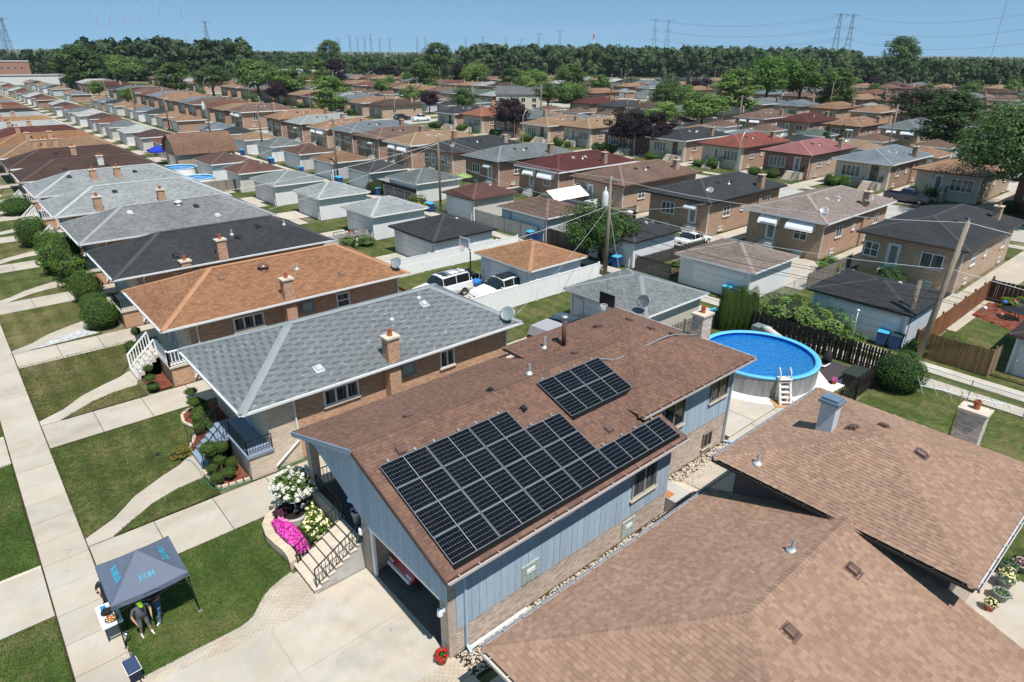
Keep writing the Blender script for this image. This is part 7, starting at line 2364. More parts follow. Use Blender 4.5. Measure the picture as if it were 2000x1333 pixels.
def car_meshes(kind):
 if kind in CARM:
  return CARM[kind]
 K = CARK[kind]
 W = K['W']
 secs = []
 for x, zb, zt, gl in K['st']:
  e = 1 - 0.10 * (abs(x) / (K['L'] / 2)) ** 6
  cab = zt > zb + 0.12
  wr = W * (0.80 if cab else 0.90) * e
  bed = zt < zb - 0.1
  if bed:
   pts = [(W * 0.9 * e, 0.3), (W * e, 0.5), (W * 0.99 * e, zb - 0.03), (W * 0.95 * e, zb), (W * 0.90 * e, zt), (0, zt)]
  else:
   pts = [(W * 0.88 * e, 0.28), (W * e, 0.5), (W * 0.985 * e, zb - 0.06), (W * 0.93 * e, zb), (wr, zt - (0.06 if cab else 0.0)), (wr * 0.55, zt + 0.015), (0, zt + 0.03)][:7]
   pts = [pts[0], pts[1], pts[2], pts[3], pts[4], (0, zt + 0.03)]
  secs.append((x, pts, gl, cab))
 body, glass = MB(), MB()
 n = 6
 for sgn in (1, -1):
  vs = [(x, y * sgn, z) for x, pts, g, c in secs for y, z in pts]
  fs, gs = [], []
  for i in range(len(secs) - 1):
   for k in range(n - 1):
    q = (i * n + k, (i + 1) * n + k, (i + 1) * n + k + 1, i * n + k + 1)
    if sgn < 0:
     q = q[::-1]
    c0, c1 = secs[i][3], secs[i + 1][3]
    side = k == 3 and secs[i][2] + secs[i + 1][2] >= 2 and kind != 'x'
    shield = k in (4,) and (c0 != c1) and (secs[i][2] or secs[i + 1][2])
    rear = k == 4 and kind in ('suv', 'boxy') and secs[i + 1][0] > 2.1 and secs[i][2] and secs[i + 1][2]
    if kind == 'sedan' and k == 4 and secs[i][2] and secs[i + 1][2] and secs[i][0] > 0.85:
     rear = True
    (gs if (side or shield or rear) else fs).append(q)
    if (c0 != c1) and k == 3 and (secs[i][2] or secs[i + 1][2]):
     fs.remove(q) if q in fs else None
     gs.append(q)
  fs.append(tuple(range(n)) if sgn > 0 else tuple(range(n - 1, -1, -1)))
  e = (len(secs) - 1) * n
  fs.append(tuple(range(e + n - 1, e - 1, -1)) if sgn > 0 else tuple(range(e, e + n)))
  body.add(vs, fs)
  glass.add(vs, gs)
 # door pillars
 pl = MB()
 for x, pts, g, c in secs[1:-1]:
  if g:
   for sgn in (1, -1):
    pl.bar((x, pts[3][0] * sgn * 1.004, pts[3][1]), (x, pts[4][0] * sgn * 1.01, pts[4][1]), 0.05, 0.04)
 bm = body.mesh('body'); gm = glass.mesh('glass'); pm = pl.mesh('pillars')
 bm.materials.append(M['car']); gm.materials.append(m_glass('car glass ' + kind, (0.01, 0.012, 0.014))); pm.materials.append(M['car'])
 wh = MB(); wh.tube([(0, -0.11, 0), (0, 0.11, 0)], 0.34, 16); tm = wh.mesh('tyre'); tm.materials.append(M['rubber'])
 ri = MB(); ri.tube([(0, -0.118, 0), (0, 0.118, 0)], 0.21, 10); rm = ri.mesh('rim'); rm.materials.append(M['chrome'])
 a = MB(); a.box(-0.04, 0.04, -0.16, 0.16, -0.06, 0.06)
 hm = a.mesh('headlight'); hm.materials.append(M['lamp']); tl = a.mesh('tail_light'); tl.materials.append(M['redlamp'])
 mi = MB(); mi.box(-0.08, 0.06, -0.1, 0.1, -0.06, 0.07); mm = mi.mesh('mirror'); mm.materials.append(M['car'])
 bu = MB(); bu.box(-0.05, 0.05, -W * 0.8, W * 0.8, -0.07, 0.07); bmm = bu.mesh('bumper'); bmm.materials.append(M['plastic'])
 CARM[kind] = (bm, gm, pm, tm, rm, hm, tl, mm, bmm)
 return CARM[kind]
def car(kind, x, y, heading, col, label, group=None, detail=True, bumper=None, z=0.03):
 """heading: direction the bonnet points, radians"""
 K = CARK[kind]
 bm, gm, pm, tm, rm, hm, tl, mm, bmm = car_meshes(kind)
 t = thing({'pickup': 'pickup_truck', 'van': 'delivery_van', 'suv': 'suv', 'boxy': 'suv', 'sedan': 'sedan'}[kind], label, {'pickup': 'pickup', 'van': 'van'}.get(kind, 'car'), (x, y, z), heading + math.pi, group, world=False)
 inst('body', bm, t, color=col)
 inst('glass', gm, t)
 if detail:
  inst('pillars', pm, t, color=col)
 for wx in (K['wf'], K['wr']):
  for s in (-1, 1):
   w = inst('wheel', tm, t, (wx, s * (K['W'] - 0.1), 0.34))
   if detail:
    inst('rim', rm, w)
 if detail:
  zf = K['st'][1][1] - 0.12
  for s in (-1, 1):
   inst('headlight', hm, t, (K['st'][0][0] + 0.06, s * K['W'] * 0.66, zf), color=col)
   inst('tail_light', tl, t, (K['st'][-1][0] - 0.03, s * K['W'] * 0.74, zf + 0.12))
   inst('mirror', mm, t, (K['st'][3][0] + 0.45, s * (K['W'] + 0.06), K['st'][3][1] + 0.08), color=col)
  inst('bumper', bmm, t, (K['st'][0][0] - 0.02, 0, 0.45), color=bumper or col)
  inst('bumper', bmm, t, (K['st'][-1][0] + 0.02, 0, 0.45), color=bumper or col)
 return t
CW = (0.72, 0.73, 0.74); CB = (0.015, 0.015, 0.017)
car('boxy', 27.9, 40.2, math.pi, CW, 'white boxy SUV with roof rails behind the orange roofed house')
c2 = car('suv', 31.2, 37.1, math.pi * 0.985, CW, 'white SUV with dark glass roof beside the orange roofed garage')
mb = MB(); mb.box(-0.1, 1.35, -0.55, 0.55, 1.755, 1.772); mb.build('sunroof', M['glass'], c2)
mb = MB(); mb.box(-0.15, 0.4, -0.45, 0.45, 1.845, 1.86)
_b = [o for o in bpy.data.objects if o.get('label', '').startswith('white boxy')][0]
mb.build('sunroof', M['glass'], _b)
for s in (-0.62, 0.62):
 mb = MB(); mb.bar((-0.1, s, 1.9), (2.0, s, 1.9), 0.04); mb.bar((0, s, 1.8), (0, s, 1.9), 0.04); mb.bar((1.9, s, 1.8), (1.9, s, 1.9), 0.04); mb.build('roof_rail', M['black'], _b)
for xx in (0.5, 1.5):
 mb = MB(); mb.bar((xx, -0.62, 1.9), (xx, 0.62, 1.9), 0.05, 0.03); mb.build('cross_bar', M['black'], _b)
car('sedan', 56.2, 36.2, 0.02, CW, 'white sedan parked behind the dark slatted fence')
car('sedan', 53.6, 66.4, 0.3, CW, 'white sedan half hidden behind the red brown alley garage')
car('pickup', 53.5, 96.6, 0.1, CW, 'white pickup in the back yard beyond the worn black garage')
car('pickup', 96.2, 30.2, -1.57, (0.012, 0.016, 0.045), 'dark navy pickup parked on the second street near the locust')
jp = car('pickup', 29.0, 27.7, 0.1, (0.02, 0.02, 0.022), 'black pickup with grey bed cap beside the grey roofed house')
mb = MB(); mb.add([(0.85, -0.9, 1.17), (2.75, -0.9, 1.17), (2.75, 0.9, 1.17), (0.85, 0.9, 1.17), (0.95, -0.72, 1.78), (2.6, -0.72, 1.78), (2.6, 0.72, 1.78), (0.95, 0.72, 1.78)], [(4, 5, 6, 7), (0, 1, 5, 4), (1, 2, 6, 5), (2, 3, 7, 6), (3, 0, 4, 7)])
mb.build('bed_cap', M['paint'], jp, color=(0.30, 0.30, 0.32))
car('sedan', 11.3, 16.35, math.pi, (0.38, 0.015, 0.015), 'red sedan with chrome bumper parked inside the blue house garage', bumper=(0.6, 0.6, 0.62))
far_cars = [('suv', 103.9, 166.2, 0.0, CB, 'black SUV parked by the brown corner house'), ('pickup', 106.4, 160.5, 0.0, CW, 'white pickup parked next to the black SUV'),
   ('suv', 96.2, 190.0, 1.57, (0.45, 0.46, 0.48), 'silver SUV parked on the second street'), ('sedan', 91.5, 213.0, 1.57, CB, 'black car parked on the second street'),
   ('sedan', 92.5, 232.0, 1.57, (0.2, 0.21, 0.22), 'grey car parked far up the second street'), ('van', 95.5, 253.0, 1.57, CW, 'white van parked at the far end of the second street'),
   ('sedan', 177.0, 67.0, 1.57, (0.4, 0.45, 0.5), 'pale blue car by the dark tree pair'), ('sedan', 176.5, 75.0, 1.57, CW, 'white car beyond the dark tree pair'),
   ('sedan', 187.0, 150.0, 1.57, (0.1, 0.12, 0.2), 'blue car on the third street'), ('suv', 177.5, 128.0, 1.57, (0.4, 0.4, 0.42), 'silver SUV on the third street'),
   ('sedan', 186.8, 98.0, 1.57, CW, 'white car on the third street'), ('sedan', 270.0, 120.0, 1.57, CW, 'white car on the fourth street'), ('pickup', 279.8, 170.0, 1.57, (0.2, 0.02, 0.02), 'red pickup on the fourth street')]
for k, x, y, a, c, l in far_cars:
 car(k, x, y, a, c, l, 'cars parked on the distant streets', detail=cam_dist(x, y) < 220)
# utility trailer behind the charcoal house
tr = thing('utility_trailer', 'black utility trailer with red load by the pale grey garage', 'trailer', (30.3, 59.9, 0.0))
mb = MB(); mb.box(28.9, 31.6, 59.2, 60.6, 0.5, 0.58); mb.build('bed', M['black'], tr)
for yy in (59.2, 60.6):
 railing(tr, (28.9, yy, 0.55), (31.6, yy, 0.55), 0.4, 6, th=0.03, top=0.05)
for yy in (59.0, 60.8):
 mb = MB(); mb.tube([(30.6, yy - 0.1, 0.33), (30.6, yy + 0.1, 0.33)], 0.33, 14); w = mb.build('wheel', M['rubber'], tr); mb = MB(); mb.tube([(30.6, yy - 0.11, 0.33), (30.6, yy + 0.11, 0.33)], 0.18, 10); mb.build('rim', M['white'], w)
mb = MB(); mb.bar((28.9, 59.9, 0.5), (27.6, 59.9, 0.45), 0.08); mb.build('drawbar', M['black'], tr)
for i in range(7):
 mb = MB(); x, y = 29.2 + 0.33 * i, 59.7 + 0.4 * math.sin(i * 2.1); mb.box(x - 0.16, x + 0.16, y - 0.2, y + 0.2, 0.58, 0.8 + 0.12 * (i % 3)); mb.build('load', M['matte'], tr, color=[(0.4, 0.03, 0.02), (0.35, 0.34, 0.33), (0.05, 0.05, 0.05), (0.3, 0.2, 0.1)][i % 4])
# ------------------------------------------------------------------ poles and wires
def wire(label, p, q, sag=0.5, r=0.014, mat='wire', n=14, group=None):
 p = Vector(p); q = Vector(q)
 pts = []
 for i in range(n + 1):
  f = i / n
  v = p.lerp(q, f)
  v.z -= sag * 4 * f * (1 - f)
  pts.append(v)
 mb = MB(); mb.tube(pts, r, 4)
 return one('overhead_wire', label, 'wire', mb, M[mat], tuple(p), group)
def pole(x, y, h, label, r=0.15, lean=(0, 0), arm=None, lamp=False, can=False, name='utility_pole', steel=False, group=None, arms=1, armdir=(0, 1)):
 t = thing(name, label, 'pole', (x, y, 0), 0, group)
 mb = MB()
 mb.tube([(x, y, -0.2), (x + lean[0] * 0.5, y + lean[1] * 0.5, h * 0.5), (x + lean[0], y + lean[1], h)], [r * 1.15, r, r * 0.78], 10)
 mb.build('shaft', M['pole'] if not steel else M['galv'], t, True)
 tx, ty = x + lean[0], y + lean[1]
 if arm:
  for k in range(arms):
   z = h - 0.4 - k * 1.0
   mb = MB(); mb.bar((tx - armdir[0] * arm / 2, ty - armdir[1] * arm / 2, z), (tx + armdir[0] * arm / 2, ty + armdir[1] * arm / 2, z), 0.1, 0.12)
   a = mb.build('crossarm', M['pole'], t)
   for s in (-0.45, -0.2, 0.2, 0.45):
    mb = MB(); mb.lathe([(0.03, z + 0.06), (0.05, z + 0.1), (0.03, z + 0.16), (0.05, z + 0.2), (0, z + 0.22)], tx + armdir[0] * arm * s, ty + armdir[1] * arm * s, 6); mb.build('insulator', M['galv'], a)
 if lamp:
  mb = MB(); mb.tube([(tx, ty, h * 0.62), (tx + 0.5, ty - 0.7, h * 0.66), (tx + 0.9, ty - 1.2, h * 0.67)], 0.035, 6)
  l = mb.build('lamp_arm', M['galv'], t)
  mb = MB(); mb.ell((tx + 1.05, ty - 1.4, h * 0.665), (0.22, 0.3, 0.1), 10, 6); mb.build('lamp_head', M['white'], l, True)
 if can:
  mb = MB(); mb.lathe([(0, h * 0.7), (0.26, h * 0.7), (0.28, h * 0.73), (0.28, h * 0.82), (0.2, h * 0.85), (0.06, h * 0.87), (0.05, h * 0.9), (0, h * 0.9)], x - 0.42, y + 0.15, 14)
  mb.build('transformer', m_plain('transformer can', (0.55, 0.56, 0.57), 0.4), t, True)
  mb = MB(); mb.bar((x - 0.2, y, h * 0.8), (x, y, h * 0.8), 0.1); mb.build('bracket', M['galv'], t)
 return t
P1 = (42.0, 35.5); P2 = (44.3, 11.0); P3 = (45.7, 65.5); P4 = (45.1, 91.0)
pole(*P1, 8.6, 'tall utility pole with transformer and street lamp in the near alley', 0.17, (0, 0), 1.4, True, True)
pole(*P2, 8.9, 'leaning mossy utility pole at the right beside the stockade fence', 0.17, (1.05, -0.3), None)
pole(45.9, 12.6, 4.6, 'short thick cut off wooden pole by the black roofed garage', 0.17, (0.12, -0.1), None, name='short_pole')
pole(43.0, 14.7, 2.6, 'slim post with a small lamp behind the pool fence', 0.05, (0, 0), None, name='post', steel=True)
mb = MB(); mb.ell((43.0, 14.7, 2.66), (0.1, 0.1, 0.08), 8, 6); one('flood_lamp', 'small white flood lamp on the slim post', 'lamp', mb, M['white'], (43.0, 14.7, 2.6), smooth=True)
pole(*P3, 8.9, 'utility pole by the red brown alley garage, with black lamp on top', 0.14, (0, 0), None, False)
pole(*P4, 9.0, 'utility pole further up the near alley', 0.14, (0, 0), 1.4)
more_poles = [(45.5, 120.0, 9.2), (45.5, 148, 9.2), (45.5, 178, 9.2), (45.5, 208, 9.0), (45.5, 240, 9)]
for i, (x, y, h) in enumerate(more_poles):
 pole(x, y, h, f'utility pole far up the near alley, {ordinal(i + 1)} beyond the garages', 0.16, (0, 0), 1.6, False, i == 1, group='poles up the near alley')
PX2 = []
for ai, a in enumerate(ALLEYS[1:4]):
 for i, y in enumerate(range(30, 400, 32)):
  yy = y + ai * 9.0 + (18.7 if ai == 0 else 0)
  if in_view(a + 1.6, yy, 4, 0.0):
   PX2.append((a + 1.6, yy, ai))
pn = {}
for x, y, ai in PX2:
 pn[ai] = pn.get(ai, 0) + 1
 pole(x, y, 9.6, f'distant utility pole, {ordinal(pn[ai])} from the right on the {ordinal(ai + 2)} alley', 0.15, (0, 0), 1.8, group='distant utility poles')
# street lights of the second and third street
ln_ = 0
for s in STREETS[:3]:
 for y in range(48, 330, 44):
  x = s - 5.4
  if in_view(x, y, 6, 0):
   ln_ += 1
   t = thing('street_light', f'curved arm street light, {ordinal(ln_)} counted from the right front', 'street light', (x, y, 0), 0, 'street lights', )
   mb = MB(); mb.tube([(x, y, 0), (x, y, 7.2), (x + 0.6, y, 8.2), (x + 2.0, y, 8.6)], [0.1, 0.07, 0.06, 0.05], 6); mb.build('post', M['galv'], t, True)
   mb = MB(); mb.ell((x + 2.3, y, 8.58), (0.42, 0.16, 0.1), 8, 5); mb.build('lamp_head', M['galv'], t, True)
T1 = (42.0, 35.5, 8.2); T2 = (45.35, 10.7, 8.6); T3 = (45.7, 65.5, 8.5); T4 = (45.1, 91.0, 8.6)
WG = 'overhead wires'
for i, dz in enumerate((0.25, -2.2)):
 wire(f'{"upper" if i == 0 else "lower"} cable from the transformer pole towards the leaning pole', (T1[0], T1[1], T1[2] + dz), (T2[0] - (0.3 if i else 0), T2[1], T2[2] + dz - (0.4 if i else 0)), 0.7, 0.018, 'palewire', group=WG)
 wire(f'{"upper" if i == 0 else "lower"} cable from the transformer pole to the next pole up the alley', (T1[0], T1[1], T1[2] + dz), (T3[0], T3[1], T3[2] + dz), 0.6, 0.018, 'palewire', group=WG)
 wire(f'{"upper" if i == 0 else "lower"} cable between the second and third alley poles', (T3[0], T3[1], T3[2] + dz), (T4[0], T4[1], T4[2] + dz), 0.6, 0.018, 'palewire', group=WG)
 wire(f'{"upper" if i == 0 else "lower"} cable beyond the third alley pole', (T4[0], T4[1], T4[2] + dz), (45.5, 120, 8.8 + dz), 0.6, 0.018, 'palewire', group=WG)
 wire(f'{"upper" if i == 0 else "lower"} cable leaving the leaning pole at the right edge', (T2[0] - (0.3 if i else 0), T2[1], T2[2] + dz - (0.4 if i else 0)), (46.0, -14, 7.6 + dz), 0.5, 0.018, 'palewire', group=WG)
for i, (dx, z0, z1) in enumerate(((0.2, 4.7, 4.4), (0.3, 4.1, 3.9), (-0.2, 3.7, 4.2), (0.1, 5.2, 4.9))):
 wire(f'dark telephone cable, {ordinal(i + 1)} of four between the two nearest alley poles', (P1[0] + dx, P1[1], z0), (P2[0] + 0.55 + dx, P2[1] - 0.1, z1), 0.35 + 0.1 * i, 0.02 if i < 2 else 0.013, 'wire', group=WG)
 wire(f'dark telephone cable, {ordinal(i + 1)} of four up the alley from the transformer pole', (P1[0] + dx, P1[1], z0), (P3[0] + dx, P3[1], z1 + 0.6), 0.4, 0.016, 'wire', group=WG)
 wire(f'dark telephone cable, {ordinal(i + 1)} of four running off to the right', (P2[0] + 0.55 + dx, P2[1] - 0.1, z1), (46 + dx, -14, z1), 0.3, 0.016, 'wire', group=WG)
wire('service drop from the transformer pole to the grey roofed house', (42.0, 35.5, 6.2), (22.9, 26.0, 3.9), 0.4, 0.014, 'palewire', group=WG)
wire('service drop from the transformer pole to the orange roofed house', (42.0, 35.5, 6.2), (23.0, 38.2, 4.0), 0.5, 0.014, 'palewire', group=WG)
wire('service drop from the transformer pole to the charcoal brick house', (42.0, 35.5, 6.0), (60.8, 37.5, 3.6), 0.4, 0.014, 'palewire', group=WG)
wire('service drop from the transformer pole to the blue house', (42.0, 35.5, 6.0), (26.6, 20.6, 4.9), 0.4, 0.012, 'palewire', group=WG)
wire('service drop to the dark charcoal house at right', (45.2, 10.8, 6.2), (60.6, 14.2, 3.6), 0.4, 0.014, 'palewire', group=WG)
for i, (p, q) in enumerate((((45.7, 65.5, 8.3), (61.6, 72.0, 3.7)), ((45.7, 65.5, 8.3), (61.6, 61.5, 3.7)), ((45.7, 65.5, 8.0), (23.2, 62.0, 3.9)), ((45.7, 65.5, 8.0), (23.2, 73.8, 3.9)), ((45.1, 91, 8.4), (60.6, 95, 3.7)), ((45.1, 91, 8.4), (23.2, 85, 3.8)), ((45.1, 91, 8.4), (60.6, 84, 3.7)))):
 wire(f'service drop fanning out from an alley pole, {ordinal(i + 1)} counted from the right', p, q, 0.4, 0.014, 'palewire', group=WG)
# lines between distant poles
for ai in range(3):
 ps = [p for p in PX2 if p[2] == ai]
 for i, (a, b) in enumerate(zip(ps, ps[1:])):
  wire(f'distant cable span, {ordinal(i + 1)} from the right on the {ordinal(ai + 2)} alley', (a[0], a[1], 9.3), (b[0], b[1], 9.3), 0.8, 0.03, 'wire', 8, WG)
# ------------------------------------------------------------------ lattice towers and masts on the horizon
def tower_mesh(h, arms, w=0.075):
 mb = MB()
 b = h * 0.07
 def wd(z):
  f = z / h
  return b * (1 - f) ** 1.2 + h * 0.011
 zs = [h * k / 11 for k in range(12)]
 t = h * 0.0025
 for sx, sy in ((1, 1), (1, -1), (-1, 1), (-1, -1)):
  for z0, z1 in zip(zs, zs[1:]):
   mb.bar((sx * wd(z0), sy * wd(z0), z0), (sx * wd(z1), sy * wd(z1), z1), t * 1.4)
 for z0, z1 in zip(zs, zs[1:]):
  a, c = wd(z0), wd(z1)
  for (p, q) in (((1, 1), (1, -1)), ((1, -1), (-1, -1)), ((-1, -1), (-1, 1)), ((-1, 1), (1, 1))):
   mb.bar((p[0] * a, p[1] * a, z0), (q[0] * c, q[1] * c, z1), t * 0.8)
   mb.bar((q[0] * a, q[1] * a, z0), (p[0] * c, p[1] * c, z1), t * 0.8)
 body = mb.mesh('tower_body'); body.materials.append(M['lattice'])
 am = MB()
 L = h * arms
 for sgn in (-1, 1):
  am.bar((0, 0, 0), (0, sgn * L, 0.0), t * 1.3); am.bar((0, 0, -h * 0.03), (0, sgn * L, 0.0), t)
  for k in range(4):
   y = sgn * L * (k + 1) / 5
   am.bar((0, y, 0), (0, y * 0.9, -h * 0.03 * (1 - abs(y) / L)), t * 0.7)
  am.bar((0, sgn * L, 0), (0, sgn * L, -h * 0.04), t * 1.2)
 arm = am.mesh('crossarm'); arm.materials.append(M['lattice'])
 return body, arm
TB, TA = tower_mesh(40.0, 0.115)
def lattice(x, y, h, label, levels=(0.985, 0.78, 0.6), rot=0.6, group='pylons on the horizon'):
 t = thing('pylon', label, 'pylon', (x, y, 0), rot, group, world=False)
 s = h / 40.0
 inst('tower_body', TB, t, scale=(s, s, s))
 for i, f in enumerate(levels):
  k = s * (1.0 if i == 0 else 0.72)
  inst('crossarm', TA, t, (0, 0, h * f), scale=(k, k, k))
 return t
def at_bearing(b, d):
 """ground point at compass-like bearing b (degrees from the +x axis) and distance d"""
 return np.array((math.cos(RAD(b)), math.sin(RAD(b)))) * d
PY = [(24.43, 760, 54, 'left pylon of the big pair at the right'), (23.61, 780, 54, 'right pylon of the big pair at the right'), (37.62, 900, 56, 'left pylon of the middle pair'), (36.62, 920, 56, 'right pylon of the middle pair'),
 (46.72, 1150, 46, 'pylon behind the dark wood, left of two'), (45.06, 1120, 50, 'pylon behind the dark wood, right of two'), (71.99, 900, 48, 'single pylon left of centre above the trees'), (84.55, 620, 46, 'pylon at the left edge'), (84.16, 640, 38, 'second pylon at the left edge'),
 (49.37, 1700, 50, 'pylon nearest the dark wood among the distant line'), (51.23, 1500, 48, 'pylon left of the dark wood'), (52.6, 1800, 50, 'slim distant pylon in the middle, first from the right'), (55.8, 1500, 46, 'distant pylon above the middle trees, second from the right'), (56.46, 1560, 46, 'distant pylon above the middle trees, third from the right'),
 (58.64, 1700, 46, 'distant pylon, fourth from the right'), (59.41, 1700, 46, 'distant pylon, fifth from the right'), (60.09, 1600, 52, 'distant pylon with wide top, sixth from the right'), (60.57, 1600, 46, 'distant pylon, seventh from the right'), (61.12, 1750, 46, 'distant pylon, eighth from the right'), (61.71, 1600, 48, 'distant pylon, ninth from the right'), (62.54, 1750, 44, 'distant pylon, tenth from the right'), (54.0, 1900, 42, 'small faint distant pylon in the middle'), (48.13, 1750, 48, 'faint pylon above the dark wood')]
PW = {}
for px, d, h, l in PY:
 x, y = at_bearing(px, d)
 lattice(float(x), float(y), h, l, rot=math.atan2(y, x) * 0.5 + 0.35)
 PW[px] = (float(x), float(y), h)
for k, (a, b, n) in enumerate(((37.62, 24.43, 'middle pair to the right pair, near line'), (36.62, 23.61, 'middle pair to the right pair, far line'))):
 for j, f in enumerate((0.96, 0.76, 0.58)):
  A, B = PW[a], PW[b]
  wire(f'high voltage line from {n}, {["top", "middle", "bottom"][j]} cable', (A[0], A[1], A[2] * f), (B[0], B[1], B[2] * f), 7, 0.07, 'lattice', 16, 'high voltage lines')
for j, f in enumerate((0.96, 0.76, 0.58)):
 A = PW[23.61]
 x, y = at_bearing(10.86, 640)
 wire(f'high voltage line leaving the right pylons, {["top", "middle", "bottom"][j]} cable', (A[0], A[1], A[2] * f), (float(x), float(y), A[2] * f), 9, 0.07, 'lattice', 16, 'high voltage lines')
for i, (px, d, h) in enumerate(((78.82, 2300, 150), (78.03, 2350, 155), (77.11, 2300, 158), (76.13, 2250, 162), (74.87, 2200, 172), (73.42, 2150, 186))):
 x, y = at_bearing(px, d)
 t = thing('radio_mast', f'slender red and white radio mast, {ordinal(i + 1)} from the left of six', 'mast', (float(x), float(y), 0), 0, 'radio masts', world=False)
 for k in range(6):
  mb = MB()
  z0, z1 = h * k / 6, h * (k + 1) / 6
  for an in range(3):
   c, s = math.cos(an * 2.094) * 0.7, math.sin(an * 2.094) * 0.7
   mb.bar((c, s, z0), (c, s, z1), 0.24)
  for q in range(5):
   z = z0 + (z1 - z0) * q / 5
   mb.bar((0.7, 0, z), (-0.35, 0.6, z + (z1 - z0) / 5), 0.14)
  mb.build('mast_section', M['matte'], t, color=(0.5, 0.16, 0.12) if k % 2 else (0.55, 0.55, 0.56))
x, y = at_bearing(14.73, 2100)
t = thing('radio_mast', 'thin grey radio mast far off at the right', 'mast', (float(x), float(y), 0), 0, world=False)
mb = MB(); mb.tube([(0, 0, 0), (0, 0, 160)], 0.4, 4); mb.build('mast_section', M['lattice'], t)
x, y = at_bearing(42.35, 2000)
t = thing('smokestack', 'tiny red and white banded smokestack above the dark wood', 'smokestack', (float(x), float(y), 0), 0, world=False)
for k in range(5):
 mb = MB(); mb.tube([(0, 0, 13 * k), (0, 0, 13 * k + 13)], [3.0 - 0.2 * k, 2.8 - 0.2 * k], 10); mb.build('stack_band', M['matte'], t, color=(0.5, 0.08, 0.06) if k in (2, 4) else (0.6, 0.6, 0.6))
# larger buildings among the far trees
def block(label, x, y, L, W, h, col, rotz, name='long_building', windows=True, roofc=(0.5, 0.5, 0.5), pitched=False):
 t = thing(name, label, 'building', (x, y, 0), rotz, world=False)
 mb = MB(); mb.box(0, L, 0, W, 0, h); w = mb.build('wall', M['brick'] if sum(col) < 1.2 else M['siding'], t, color=col)
 mb = MB()
 if pitched:
  mb.add([(-0.4, -0.4, h), (L + 0.4, -0.4, h), (L + 0.4, W + 0.4, h), (-0.4, W + 0.4, h), (-0.4, W / 2, h + W * 0.22), (L + 0.4, W / 2, h + W * 0.22)], [(0, 1, 5, 4), (2, 3, 4, 5), (0, 4, 3), (1, 2, 5)])
 else:
  mb.box(-0.3, L + 0.3, -0.3, W + 0.3, h, h + 0.4)
 mb.build('roof', M['roof'] if pitched else M['matte'], t, color=roofc)
 if windows:
  for k in range(int(L / 3.6)):
   for z in ([1.0] if h < 5 else [1.0, h * 0.55]):
    window(t, (1.8 + k * 3.6, 0, z), (0, -1), 1.4, 1.3, 2, 1, None, 'glass', False)
 return t
for i, (px, d, L, lab, c, rc, pit, h) in enumerate((
  (69.86, 520, 26, 'white roofed row house, first from the left behind the trees', (0.5, 0.5, 0.5), (0.52, 0.53, 0.54), True, 4),
  (67.1, 520, 36, 'white roofed row house, second from the left behind the trees', (0.5, 0.5, 0.5), (0.54, 0.55, 0.56), True, 4),
  (64.63, 500, 34, 'white roofed row house, third from the left behind the trees', (0.5, 0.5, 0.5), (0.54, 0.55, 0.56), True, 4))):
 x, y = at_bearing(px, d)
 block(lab, float(x) - L / 2, float(y), L, 9, h, c, -0.5, 'row_house', False, rc, pit)
x, y = at_bearing(84.38, 560); block('red brick flat roofed building at the far left edge', float(x) - 14, float(y), 24, 12, 10, (0.30, 0.12, 0.08), -0.1, 'school_building')
x, y = at_bearing(83.38, 455); block('long white warehouse at the far left', float(x) - 16, float(y), 30, 12, 4.5, (0.6, 0.6, 0.6), -0.1, 'warehouse', False, (0.3, 0.3, 0.3))
x, y = at_bearing(21.84, 640); block('white flat roofed building among the trees at far right', float(x) - 15, float(y), 34, 14, 7, (0.62, 0.63, 0.64), -1.0, 'warehouse', False, (0.55, 0.55, 0.55))
x, y = at_bearing(49.49, 235); gb = block('grey two storey gabled house with pale walls in the far middle', float(x) - 7, float(y) - 4, 15, 11, 5.2, (0.55, 0.5, 0.42), -0.75, 'gabled_house', True, (0.17, 0.18, 0.19), True)
# barn roofed house in the near row yards
br = thing('gambrel_shed', 'large tan barn roofed shed among the left hand garages', 'shed', (29.5, 114.0, 0))
mb = MB()
prof = [(113.8, 2.6), (114.9, 4.4), (117.4, 5.5), (119.9, 4.4), (121.0, 2.6)]
mb.box(29.5, 38.5, 114.2, 120.6, 0, 2.7)
for xx, m in ((29.5, 0), (38.5, 0)):
 mb.add([(xx, 114.2, 2.6), (xx, 114.95, 4.2), (xx, 117.4, 5.35), (xx, 119.85, 4.2), (xx, 120.6, 2.6)], [(0, 1, 2, 3, 4)] if xx > 30 else [(4, 3, 2, 1, 0)])
mb.build('wall', M['siding'], br, color=(0.36, 0.27, 0.2))
mb = MB()
for a, b in zip(prof, prof[1:]):
 mb.add([(29.1, a[0], a[1]), (38.9, a[0], a[1]), (38.9, b[0], b[1]), (29.1, b[0], b[1])], [(0, 1, 2, 3)])
mb.build('roof', M['roof'], br, color=(0.26, 0.15, 0.105))
mb = MB(); mb.box(29.44, 29.5, 115.5, 118.8, 0, 2.3); mb.build('barn_door', M['white'], br)
def small_pool(x, y, r, label):
 t = thing('round_pool', label, 'pool', (x, y, 0))
 mb = MB(); mb.lathe([(r, 0), (r, 1.2)], x, y, 40); mb.build('wall', M['white'], t, True)
 mb = MB(); mb.lathe([(r + 0.06, 1.2), (r + 0.05, 1.26), (r - 0.16, 1.26), (r - 0.18, 1.15)], x, y, 40); mb.build('rim', M['plastic'], t, True, color=(0.3, 0.5, 0.65))
 mb = MB(); mb.lathe([(0.001, 1.05), (r - 0.02, 1.05)], x, y, 40); mb.build('water', m_plain('blue water', (0.02, 0.22, 0.55), 0.08, 0.2, 2.0, 0, 0.6), t)
small_pool(28.0, 100.6, 2.4, 'round blue pool beside the dark brown roofs')
small_pool(28.6, 111.5, 2.7, 'round blue pool with pale rim below the blue canopy')
